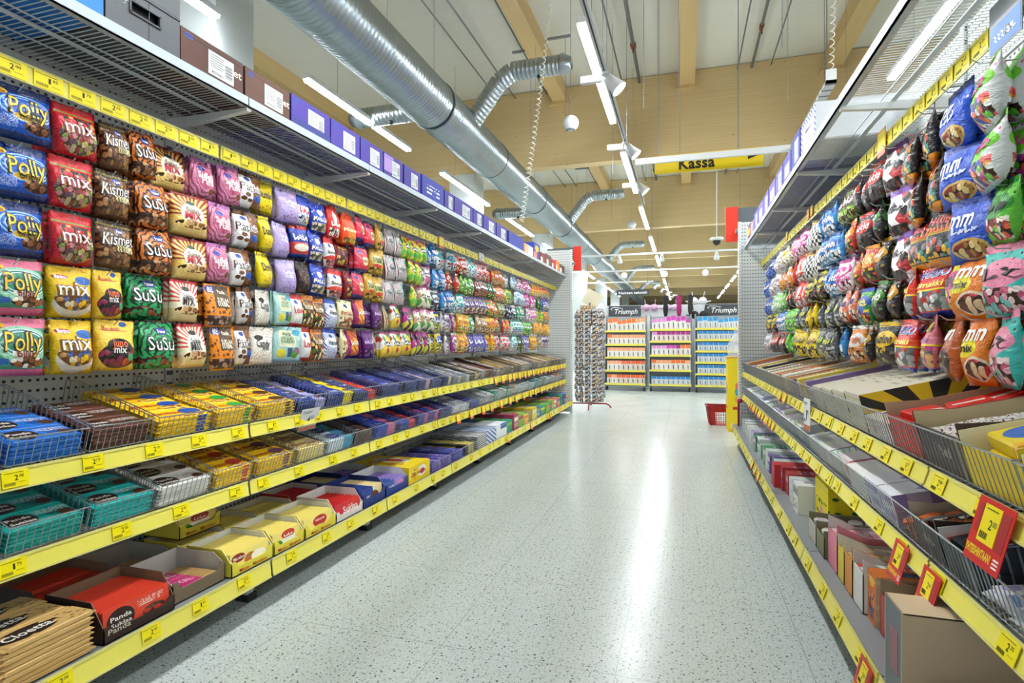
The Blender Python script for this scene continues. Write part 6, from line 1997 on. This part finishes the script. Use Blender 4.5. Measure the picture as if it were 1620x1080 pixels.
# ------------------------------------------------------------------ price cards
def card(S, y, q, z, w, h, tilt, style, lab, price='2.00', yaw=0.0, roll=0.0):
    t = empty('price_card', S.at(y, q, z), S.rz + yaw)
    t.rotation_euler = (tilt, roll, S.rz + yaw)
    if style == 'red':
        b = MB(); b.box(-w / 2, w / 2, 0, .0015, -h, 0); b.build('card', M_REDC, t)
        b = MB(); b.box(-w * .40, -w * .30, -.0006, 0, -h * .55, -h * .1); b.build('dark_panel', M_REDCD, t)
        b = MB(); b.box(w * .22, w * .44, -.0006, 0, -h * .68, -h * .1); b.build('dark_panel', M_REDCD, t)
        b = MB(); b.box(-w * .27, w * .20, -.001, 0, -h * .66, -h * .08)
        for k in range(9):
            b.box(-w * (.22 - .024 * k), -w * (.22 - .024 * k) + w * (.014, .008)[k % 2], -.0014, -.001, -h * .60, -h * .50, 1)
        b.box(-w * .2, w * .12, -.0014, -.001, -h * .15, -h * .135, 1)
        a, c = price.split('.')
        add_text(b, a, 1, w * .085, lambda x, zz: (-w * .0 + x, -.0014, -h * .36 + zz), .01, ht=h * .15)
        add_text(b, c, 1, w * .10, lambda x, zz: (w * .11 + x, -.0014, -h * .33 + zz), .01, ht=h * .08)
        b.build('price_label', [M_STK, M_INK], t)
        b = MB(); add_text(b, 'YHTEISHINTAAN!', 0, w * .72, lambda x, zz: (-w * .12 + x, -.0012, -h * .82 + zz), .03, ht=h * .125)
        b.build('lettering', M_YTXT, t)
        b = MB()
        for k in range(3):
            b.box(w * .30, w * .44, -.001, 0, -h * (.80 + .055 * k), -h * (.775 + .055 * k))
        b.build('small_print', M_WTXT, t)
    elif style == 'white':
        b = MB(); b.box(-w / 2, w / 2, 0, .0015, -h, 0); b.build('card', pbr('E4E8EA', .4, name='white_card'), t)
        b = MB(); b.box(-w * .5, w * .5, -.0006, 0, -h, -h * .82); b.build('brown_band', pbr('B06A50', .5), t)
        b = MB(); a, c = price.split('.')
        add_text(b, a, 0, w * .14, lambda x, zz: (-w * .02 + x, -.001, -h * .50 + zz), .015, ht=h * .30)
        add_text(b, c, 0, w * .16, lambda x, zz: (w * .17 + x, -.001, -h * .42 + zz), .01, ht=h * .15)
        b.box(-w * .4, w * .1, -.001, -.0006, -h * .14, -h * .12); b.box(-w * .4, w * .02, -.001, -.0006, -h * .2, -h * .18); b.box(-w * .4, -w * .2, -.001, -.0006, -h * .72, -h * .64)
        b.build('lettering', M_INK, t)
    else:
        b = MB()
        b.box(-w / 2, w / 2, 0, .001, -h, -h * .78, 0); b.box(-w / 2, -w * .42, 0, .001, -h, 0, 0); b.box(w * .42, w / 2, 0, .001, -h, 0, 0); b.box(-w / 2, w / 2, 0, .001, -h * .06, 0, 0)
        b.build('frame', pbr('E8623A', .4, name='orange_card_frame'), t)
        b = MB(); b.box(-w * .42, w * .42, 0.0002, .0008, -h * .78, -h * .06); b.build('label', M_STK, t)
    tag(t, lab, 'price card', 'promotional price cards')
    return t


card(RIGHT, 1.262, RIGHT.q12 - .012, .760, .125, .125, -.25, 'red', 'large red joint offer card on the right upper shelf rail', '2.00', roll=.0)
card(RIGHT, 1.74, RIGHT.q12 - .012, .520, .095, .10, -.25, 'red', 'red joint offer card on the right middle rail, farther of two')
card(RIGHT, 1.55, RIGHT.q12 - .012, .520, .095, .10, -.25, 'red', 'red joint offer card on the right middle rail, nearer of two')
card(RIGHT, 1.66, -.012, .228, .095, .10, -.25, 'red', 'red joint offer card on the right bottom rail')
card(LEFT, 2.215, LEFT.q12 - .02, .748, .13, .105, .28, 'white', 'white price card reading 4.50 clipped to the left upper rail', '4.50', yaw=.0)
card(RIGHT, 2.92, RIGHT.q12 - .02, .79, .09, .15, .0, 'white', 'white price card clipped upright on the right upper rail', '1.95', yaw=.1)
card(RIGHT, 2.50, RIGHT.qst - .010, 1.875, .10, .10, 0, 'frame', 'orange framed price card on the right top price rail, nearest')
card(LEFT, 4.02, LEFT.qst - .01, 1.868, .10, .09, 0, 'frame', 'orange framed price card on the left top price rail')
card(LEFT, 4.92, LEFT.qst - .01, 1.875, .12, .085, 0, 'white', 'white card hanging on the left top price rail', '3.95')
t = empty('product_tag', RIGHT.at(1.60, RIGHT.qst - .02, 1.875), RIGHT.rz)
b = MB(); b.box(-.07, .07, 0, .002, -.12, 0.0); b.build('frame', pbr('7A8288', .4), t)
b = MB(); b.box(-.066, .066, -.0006, 0, -.116, -.055); b.build('blue_panel', pbr('1E6AB8', .4), t)
b = MB(); add_text(b, '~6', 0, .09, lambda x, z: (x, -.0012, -.088 + z), .02, ht=.02); b.build('lettering', M_WTXT, t)
tag(t, 'blue and grey product tag with white lettering on the right top price rail', 'tag')
cl = MB()
n = 0
for S, tier, ys in ((LEFT, 2, [4.9 + .19 * i for i in range(17)]), (LEFT, 1, [4.0 + .26 * i for i in range(16)]), (LEFT, 0, [4.95, 5.75, 6.5, 6.65, 7.2]), (RIGHT, 2, [3.55, 3.7]), (RIGHT, 1, [4.0 + .12 * i for i in range(12)]), (RIGHT, 0, [3.85, 4.0, 4.15, 5.9])):
    for i, y in enumerate(ys):
        z = S.z[tier] + .004
        q = (S.q12 if tier else 0) - .010
        wh = {2: 'upper', 1: 'middle', 0: 'bottom'}[tier]
        card(S, y + .02 * ((i * 7) % 3), q, z, .075, .075 if S.sg < 0 else .06, -.15 if S.sg < 0 else -.3, 'frame', 'orange framed price card, %s from the near end of those on the %s %s rail' % (order[i], S.name, wh))
for i, y in enumerate((3.75, 3.85, 4.6)):
    card(RIGHT, y, RIGHT.qst - .01, 1.87, .07, .06, 0, 'frame', 'small orange framed price card on the right top price rail, %s of the far three' % order[i])

# ------------------------------------------------------------------ hosiery display across the end of the aisle
HY = 12.1
SHELF_Z = {0: [.15, .43, .71, .985, 1.275], 1: [.15, .45, .76, 1.05, 1.30], 2: [.15, .385, .62, .85, 1.085, 1.315]}


def packet_mesh(key, w, h, front, topc, fig):
    m = design('packet_' + key, front, [('rect', 0, 1, .66, 1, topc), ('ell', .56, .3, .1, .2, fig), ('ell', .48, .44, .05, .15, fig), ('ell', .60, .12, .06, .08, 'B8441E' if key != 'leg' else fig), ('rect', 0, .05, 0, 1, 'F4F2EE')], .4)
    b = MB(); q = [(0, 0), (1, 0), (1, 1), (0, 1)]
    b.face([(-w / 2, 0, 0), (w / 2, 0, 0), (w / 2, 0, h), (-w / 2, 0, h)], 0, q)
    b.face([(-w / 2, 0, h), (w / 2, 0, h), (w / 2, .02, h), (-w / 2, .02, h)], 0, [(0, .98), (1, .98), (1, 1), (0, 1)])
    b.box(-w / 2, w / 2, 0.0005, .02, 0, h, 0, faces='xXYz')
    return b.mesh('stocking_packet', [m], uvfn=lambda p: (.5, .9 if p[2] > h * .66 else .3))


PKT = {'or': packet_mesh('or', .095, .22, 'D8D2C6', 'E8701E', '4A3A34'), 'or2': packet_mesh('or2', .095, .21, 'E0DCD4', 'F0A070', '5A5A5A'), 'dk': packet_mesh('dk', .095, .21, 'D4C8BC', 'E8622A', '2A2024'),
       'pk': packet_mesh('pk', .098, .215, 'D8D4CE', 'C23AA4', '4A4444'), 'mg': packet_mesh('mg', .098, .215, 'D4C4C0', '9A1E78', '3A2A30'), 'pl': packet_mesh('pl', .098, .205, 'DCD8D6', 'D48AC4', '4A4444'),
       'bl': packet_mesh('bl', .092, .185, 'C4CED4', '1E80C0', '6A6A64'), 'bl2': packet_mesh('bl2', .092, .19, 'CCD2D4', '2A98D4', '8A7A6A')}
PLK = {'or': 'orange topped', 'or2': 'pale orange', 'dk': 'orange topped dark-figure', 'pk': 'magenta topped', 'mg': 'dark magenta', 'pl': 'lilac topped', 'bl': 'blue', 'bl2': 'bright blue'}
LAYOUT = {0: ['dk or2 dk dk dk dk dk dk', 'or2 or2 or2 dk dk dk dk dk', 'or2 or2 or2 or2 or2 or2 or2 or2', 'or or2 or2 or2 or2 or2 or2 or2', 'or or or or or or or2 or2'],
          1: ['bl bl bl bl bl bl bl bl', 'or or2 or2 or2 or or or or2', 'pl pl pl pk pk mg or or', 'pl mg mg mg mg mg mg mg', 'pl pl pl pk pk pk pk pk'],
          2: ['bl bl bl bl bl bl bl bl', 'bl bl bl bl bl bl bl bl', 'bl bl bl bl bl bl bl bl', 'bl bl bl bl bl bl bl bl', 'bl bl bl bl bl bl bl bl', 'bl2 bl2 bl2 bl bl2 bl2 bl2 bl2']}
for u, (xa, xb) in enumerate(((-1.63, -0.76), (-0.70, 0.155), (0.215, 1.10))):
    t = empty('display_rack', (xa, HY, 0))
    W = xb - xa
    b = MB()
    for x in (0, W - .03):
        b.box(x, x + .03, .30, .34, .08, 1.62); b.prism([(x, 0.0, .08), (x, .34, .08), (x, .34, 1.58), (x, .22, 1.58)], (.008, 0, 0))
    b.box(0, W, .335, .345, .08, 1.58)
    b.build('frame', pbr('A8B0B0', .35, .4, name='rack_metal'), t)
    for si, z in enumerate(SHELF_Z[u]):
        yf = .02 + .035 * si
        b = MB(); b.box(0.01, W - .01, yf, .335, z - .018, z - .004); b.build('shelf', pbr('8E9490', .4, .3, name='rack_shelf'), t)
        b = MB(); b.box(0.01, W - .01, yf - .014, yf - .008, z - .03, z + .012); b.build('price_rail', M_YEL, t)
    for x in (.03, W - .05):
        b = MB(); b.tube((x - .012, .06, .035), (x + .012, .06, .035), .035, 14); b.box(x - .015, x + .015, .03, .09, .05, .08); b.build('caster', M_DARK, t)
        b = MB(); b.tube((x - .012, .30, .035), (x + .012, .30, .035), .035, 14); b.build('caster', M_DARK, t)
    lk = ('left rack with orange topped packets', 'middle rack with magenta, orange and blue packets', 'right rack full of blue packets')[u]
    tag(t, 'wheeled hosiery display, ' + lk, 'display rack')
    for si, (z, row) in enumerate(zip(SHELF_Z[u], LAYOUT[u])):
        ks = row.split()
        for i, k in enumerate(ks):
            tall = si == len(SHELF_Z[u]) - 1
            x = xa + .05 + (W - .08) * (i + .5) / len(ks)
            o = place('stocking_packet', PKT[k], (x, HY + .03 + .035 * si, z), rot=(-.12, 0, 0))
            if tall:
                o.scale = (1, 1, [1.2, 1.08, 1.25, 1.3, 1.15, 1.35, 1.0, 1.2][(i * 3 + u) % 8])
            elif u < 2 and si == 0:
                o.scale = (1, 1, .93)
            tag(o, '%s stocking packet, %s from left, shelf %s counted upwards, %s rack' % (PLK[k], order[i], ('one', 'two', 'three', 'four', 'five', 'six')[si], ('left', 'middle', 'right')[u]), 'stocking packet', 'stocking packets on the racks')

# lingerie wall behind it
b = MB(); b.box(-1.9, 2.2, 12.95, 13.0, 0, 1.86)
tag(b.build('display_wall', pbr('E2E6E8', .5, name='white_display_wall')), 'low white display wall of lingerie behind the hosiery racks', 'partition')
b = MB(); b.box(-1.9, -1.74, 12.7, 12.95, 0, 1.9); tag(b.build('display_pillar', M_WHITE), 'white square pillar at the left end of the lingerie wall', 'pillar')
for i, (xa, xb, lab) in enumerate(((-1.64, -.92, 'left'), (.44, 1.14, 'right'))):
    t = empty('brand_sign', (xa, 12.90, 1.615))
    b = MB(); b.box(0, xb - xa, 0, .03, 0, .235); b.build('panel', pbr('43474B', .5, name='charcoal_sign'), t)
    b = MB(); add_text(b, 'Triumph', 0, .52, lambda x, z: ((xb - xa) * .52 + x, -.004, .11 + z), .012, ht=.11, slant=.25)
    b.path([(.08, -.004, .14), (.05, -.004, .17), (.10, -.004, .20), (.22, -.004, .195), (.32, -.004, .175)], .006, 5)
    b.build('lettering', M_WTXT, t)
    tag(t, 'charcoal sign reading Triumph over the %s hosiery rack' % lab, 'sign')


def leg(x, y, z, h, col, lab, fl=1):
    """a display stocking form, foot at the bottom"""
    t = empty('stocking_form', (x, y, z))
    b = MB()
    pr = [(.058, 0), (.06, -.03), (.052, -.12), (.048, -.2), (.055, -.28), (.05, -.36), (.033, -.46), (.03, -.5), (.038, -.53)]
    pr = [(r, zz * h / .55) for r, zz in pr]
    i = 0
    b.lathe(pr, 14)
    zb_ = pr[-1][1]
    b.build('calf', pbr(col, .6), t, smooth=True)
    b = MB()
    pts = [((-.0) * fl, zb_ + .02, .038), (-.03 * fl, zb_ - .03, .040), (-.075 * fl, zb_ - .055, .034), (-.12 * fl, zb_ - .068, .026), (-.15 * fl, zb_ - .072, .014)]
    for (x0, z0, r0), (x1, z1, r1) in zip(pts, pts[1:]):
        b.tube((x0, 0, z0), (x1, 0, z1), r0, 12, r2=r1)
    b.build('foot', pbr(col, .6), t, smooth=True)
    b = MB(); b.tube((0, 0, 0), (0, 0, .03), .02, 8); b.box(-.05, .05, -.01, .01, -.002, .004); b.build('cap', pbr(col, .5), t)
    tag(t, lab, 'display leg', 'display stocking legs')


leg(-.38, 12.6, 2.02, .50, '18161A', 'black stocking leg form, left of the three')
leg(-.10, 12.6, 2.02, .52, 'A01A60', 'dark pink stocking leg form between two dark ones')
leg(.13, 12.6, 2.03, .48, '2A2622', 'dark brown stocking leg form, right of the three')
b = MB()
for x in (-.38, -.10, .13):
    b.tube((x, 12.6, 1.39), (x, 12.62, 1.48), .006, 6); b.box(x - .08, x + .08, 12.52, 12.68, 1.385, 1.395)
b.box(-.55, .3, 12.5, 12.72, 1.37, 1.385)
for x in (-.5, .25):
    b.box(x - .015, x + .015, 12.58, 12.62, 0, 1.37)
tag(b.build('display_stand', M_WHITE), 'white stand carrying the stocking leg forms', 'stand')


def bra(x, y, z, s, col, lab):
    t = empty('bra', (x, y, z))
    for sg in (-1, 1):
        b = MB()
        M = Matrix.Translation((sg * .085 * s, 0, 0)) @ Matrix.Rotation(PI / 2, 4, 'X')
        b.lathe([(0, .05 * s), (.035 * s, .045 * s), (.065 * s, .025 * s), (.08 * s, 0)], 14, M=M)
        b.build('cup', pbr(col, .6), t, smooth=True)
        b = MB(); b.tube((sg * .10 * s, 0, .07 * s), (sg * .12 * s, 0.01, .19 * s), .006 * s, 5); b.tube((sg * .16 * s, 0, -.02 * s), (sg * .24 * s, .01, 0), .012 * s, 5); b.build('strap', pbr(col, .6), t)
    b = MB(); b.tube((-.03 * s, 0, -.02 * s), (.03 * s, 0, -.02 * s), .012 * s, 5); b.tube((0, .01, -.08 if z > 1.85 else -.02), (0, .01, 0), .01, 6); b.tube((0, 0, -.02), (0, 12.95 - y if y < 12.9 else .02, -.02), .006, 5); b.build('bridge', pbr(col, .6), t)
    tag(t, lab, 'bra', 'bras on display')


bra(-.72, 12.90, 1.80, 1.0, 'D8A8C8', 'pale pink bra on the white wall beside the left charcoal sign')
bra(-.27, 12.92, 1.80, .9, 'DCC8E0', 'lilac bra on the white wall behind the dark pink leg')
bra(.30, 12.965, 1.93, 1.1, 'F0F0F0', 'white bra standing above the white display wall')
bra(.31, 12.74, 1.62, 1.1, '1E1C20', 'black bra above the right end of the middle rack')
for i, (xa, xb, z) in enumerate(((-1.6, -.95, 1.52), (.6, 1.35, 1.50))):
    b = MB()
    rb = random.Random(i)
    for k in range(26):
        x = xa + (xb - xa) * (k + .5) / 26
        b.lathe([(0, .03), (.022, .02), (.028, 0), (.02, -.03), (0, -.035)], 8, M=Matrix.Translation((x, 12.78 + rb.uniform(-.02, .02), z + rb.uniform(-.01, .02))))
    o = b.build('white_underwear', pbr('EDEEF0', .7)); o['kind'] = 'stuff'
    tag(o, 'row of crumpled white lace underwear below the %s charcoal sign' % ('left', 'right')[i], 'underwear')
b = MB()
for xa, xb in ((-1.6, -.95), (.6, 1.35)):
    b.box(xa, xb, 12.7, 12.95, 1.44, 1.452)
tag(b.build('wall_ledge', M_WHITE), 'thin white ledges below the charcoal signs', 'shelf')
t = empty('hanging_sign', (-1.92, 16.9, 2.40))
b = MB(); b.box(0, .96, 0, .02, 0, .17); b.build('panel', pbr('3A3E42', .5, name='dark_sign'), t)
b = MB(); add_text(b, 'Naisten tekstiili', 0, .82, lambda x, z: (.48 + x, -.004, .08 + z), .012, ht=.075); b.build('lettering', M_WTXT, t)
b = MB(); b.tube((.06, .01, .17), (.06, .01, 2.87), .004, 4); b.tube((.9, .01, .17), (.9, .01, 2.87), .004, 4); b.build('suspension_wire', M_GREYB, t)
tag(t, 'dark hanging sign reading Naisten tekstiili far behind the racks', 'sign')

# ------------------------------------------------------------------ spinner of small packets, basket, yellow stand
sx_, sy_ = -1.42, 8.85
t = empty('spinner_rack', (sx_, sy_, 0))
REDM = pbr('9E1C22', .35, name='red_metal')
b = MB(); b.tube((0, 0, .05), (0, 0, 1.66), .016, 10); b.build('pole', pbr('8A8E90', .3, .7), t)
for k, a in enumerate((PI * .03, PI * .53, PI * 1.03, PI * 1.53)):
    b = MB(); ca, sa = math.cos(a), math.sin(a)
    b.path([(0, 0, .075), (.25 * ca, .25 * sa, .075), (.30 * ca, .30 * sa, .055), (.33 * ca, .33 * sa, .012)], .012, 8)
    b.build('leg', REDM, t)
b = MB()
for z in [.13 + .062 * k for k in range(23)]:
    for k in range(12):
        a = 2 * PI * k / 12
        b.tube((0.016 * math.cos(a), .016 * math.sin(a), z + .05), (.215 * math.cos(a), .215 * math.sin(a), z + .055), .002, 4, caps=False)
b.build('hook_arms', M_WIRE, t)
tag(t, 'round spinner rack on red metal legs at the far end of the left run', 'spinner rack')
SP = []
for nm, c1, c2 in (('brown', 'A89A90', 'D8A860'), ('grey', 'B4B0AE', '8A8AA8'), ('blue', '9AA8B8', 'C8C0B8')):
    m = design('card_' + nm, c1, [('candyr', .1, .9, .06, .6, 4, [c1, c2, 'E8E0D4', '5A4A50', '8A6A4A']), ('rect', 0, 1, .8, 1, c2)], .3)
    SP.append((nm, bag_mesh('small_packet', .07, .085, .012, m, (), 5, nx=4, nz=4)))
rp = random.Random(9)
for k in range(12):
    a = 2 * PI * k / 12
    if math.sin(a) > .3:
        continue
    for j in range(23):
        nm, me = rp.choice(SP)
        z = .13 + .062 * j + .05
        o = place('small_packet', me, (sx_ + (.205 + .02 * (j % 2)) * math.cos(a), sy_ + .205 * math.sin(a), z), rz=a + PI / 2 + rp.uniform(-.3, .3))
        o.scale = (1.45, 1, 1)
        tag(o, 'tiny %s packet on the round spinner rack, %s tier counted upwards' % (nm, order[j]), 'packet', 'tiny %s packets on tier %d of the spinner' % (nm, j + 1))
for k in range(5):
    o = place('small_packet', SP[0][1], (sx_ + .05 * k - .1, sy_ - .12, 1.60), rz=.4 * k)
    tag(o, 'tiny brown packet hanging on the round spinner rack', 'packet', 'tiny brown packets on the spinner')
b = MB(); b.box(-.13, .13, -.004, .004, 0, .24)
o = b.build('header_card', design('header_art', 'C8C83A', [('dia', 3, 4, ['D8D03A', '5A7A2A', '8A2A6A', '2A2A20', 'E8E0C0'])]))
o.location = (sx_ - .02, sy_, 1.62); o.rotation_euler = (0, .5, .2)
tag(o, 'tilted green and purple picture card on top of the spinner rack', 'card')

t = empty('shopping_basket', (.465, 7.62, 0)); t.rotation_euler = (0, 0, .06)
RB = pbr('B01420', .35, name='red_plastic')
M2 = MB()
wb, db, wt, dt, hb2 = .30, .20, .37, .27, .24


def wallp(ax, k):
    """one slatted wall of the basket: posts, rims and a solid lower band"""
    b = MB()
    nn = 12 if ax == 'x' else 8
    for i in range(nn + 1):
        f = i / nn - .5
        if ax == 'x':
            p0 = (f * wb, k * db / 2, .0); p1 = (f * wt, k * dt / 2, hb2)
        else:
            p0 = (k * wb / 2, f * db, .0); p1 = (k * wt / 2, f * dt, hb2)
        wide = .010 if (i in (0, nn)) else .0035
        b.tube(p0, p1, wide, 4, caps=False)
    for z, r in ((.0, .006), (.05, .004), (.10, .004), (.145, .004)):
        f = z / hb2
        w_, d_ = wb + (wt - wb) * f, db + (dt - db) * f
        if ax == 'x':
            b.tube((-w_ / 2, k * d_ / 2, z), (w_ / 2, k * d_ / 2, z), r, 4)
        else:
            b.tube((k * w_ / 2, -d_ / 2, z), (k * w_ / 2, d_ / 2, z), r, 4)
    z0, z1 = .165, hb2
    f0, f1 = z0 / hb2, 1
    w0, d0, w1, d1 = wb + (wt - wb) * f0, db + (dt - db) * f0, wt, dt
    if ax == 'x':
        pts = [(-w0 / 2, k * d0 / 2, z0), (w0 / 2, k * d0 / 2, z0), (w1 / 2, k * d1 / 2, z1), (-w1 / 2, k * d1 / 2, z1)]
        b.prism(pts, (0, -k * .004, 0))
        b.box(-wt / 2 - .012, wt / 2 + .012, k * dt / 2 - .006, k * dt / 2 + .014 * k, hb2 - .016, hb2 + .004)
        b.prism([(-wb / 2, k * db / 2, 0), (-wb * .28, k * db / 2, 0), (-w0 * .28, k * d0 / 2, z0), (-w0 / 2, k * d0 / 2, z0)], (0, -k * .004, 0))
        b.prism([(wb * .36, k * db / 2, 0), (wb / 2, k * db / 2, 0), (w0 / 2, k * d0 / 2, z0), (w0 * .36, k * d0 / 2, z0)], (0, -k * .004, 0))
    else:
        pts = [(k * w0 / 2, -d0 / 2, z0), (k * w0 / 2, d0 / 2, z0), (k * w1 / 2, d1 / 2, z1), (k * w1 / 2, -d1 / 2, z1)]
        b.prism(pts, (-k * .004, 0, 0))
        b.box(k * wt / 2 - .006, k * wt / 2 + .014 * k, -dt / 2 - .012, dt / 2 + .012, hb2 - .016, hb2 + .004)
    b.build('side_wall', RB, t)


for ax in 'xy':
    for k in (-1, 1):
        wallp(ax, k)
b = MB(); b.box(-wb / 2, wb / 2, -db / 2, db / 2, 0, .006); b.build('base', RB, t)
b = MB(); b.path([(-.15, -.10, hb2 + .006), (-.10, -.12, hb2 + .010), (.10, -.12, hb2 + .010), (.15, -.10, hb2 + .006)], .006, 6); b.build('handle', pbr('5A1016', .4), t)
tag(t, 'red plastic shopping basket on the floor at the far end of the right run', 'shopping basket')

t = empty('cardboard_stand', (.60, 7.02, 0))
YS = design('stand_art', 'F0D410', [('ell', .55, .55, .26, .10, '3A9AA8'), ('ell', .5, .62, .2, .06, 'E86A5A'), ('ell', .5, .44, .22, .06, 'E8A03A'), ('rect', .2, .8, .3, .34, 'C8381C')], .5)
b = MB(); q = [(0, 0), (1, 0), (1, 1), (0, 1)]
b.face([(-.11, 0, 0), (.16, 0, 0), (.16, 0, .86), (-.11, 0, .86)], 0, q)
b.face([(-.11, .3, 0), (-.11, 0, 0), (-.11, 0, .86), (-.11, .3, .86)], 0, q)
b.box(-.11, .16, .0005, .3, 0, .86, 1, faces='XYz')
b.build('body', [YS, pbr('E8CC10', .5)], t)
b = MB(); b.box(-.115, .165, -.004, .304, .855, .875); b.build('rim', pbr('D8A83A', .5), t)
tag(t, 'tall bright yellow cardboard stand beside the end of the right run', 'stand')
bm_ = MB()
rz_ = random.Random(3)
prof = [(.0, .0), (.11, .0), (.125, .05), (.11, .14), (.08, .22), (.045, .27), (.06, .31), (.03, .33)]
for i, (r_, z_) in enumerate(prof):
    pass
bm_.lathe(prof, 14)
bm_.v = [(x * (1 + .14 * math.sin(5 * math.atan2(y, x) + z * 30)), y * (1 + .12 * math.cos(4 * math.atan2(y, x) + z * 22)), z) for x, y, z in bm_.v]
o = bm_.build('plastic_bag', M_CLEAR, smooth=False)
o.location = (.62, 7.16, .876)
tag(o, 'crumpled clear plastic bag on top of the yellow cardboard stand', 'bag')

# white shop fixtures far behind, left of the columns
for i, (x, y, w_, h_) in enumerate(((-6.5, 16, 3.2, 1.7), (-9, 22, 4.0, 1.8), (-3.2, 24, 2.5, 1.7), (3.5, 15, 3.5, 1.7), (0.5, 28, 5.0, 1.6), (-6.5, 32, 6.0, 1.7))):
    t = empty('clothes_shelf', (x, y, 0))
    b = MB(); b.box(-w_ / 2, w_ / 2, .4, .45, 0, h_); b.build('back_panel', M_WHITE, t)
    for z in (.3, .8, 1.3):
        b = MB(); b.box(-w_ / 2, w_ / 2, 0, .42, z, z + .03); b.build('shelf', M_WHITE, t)
    b = MB()
    for xx in (-w_ / 2, w_ / 2 - .03):
        b.box(xx, xx + .03, 0, .42, 0, h_)
    b.build('side_panel', M_WHITE, t)
    tag(t, 'white clothing shelf unit far in the hall, %s from the camera' % order[i], 'shelf unit')
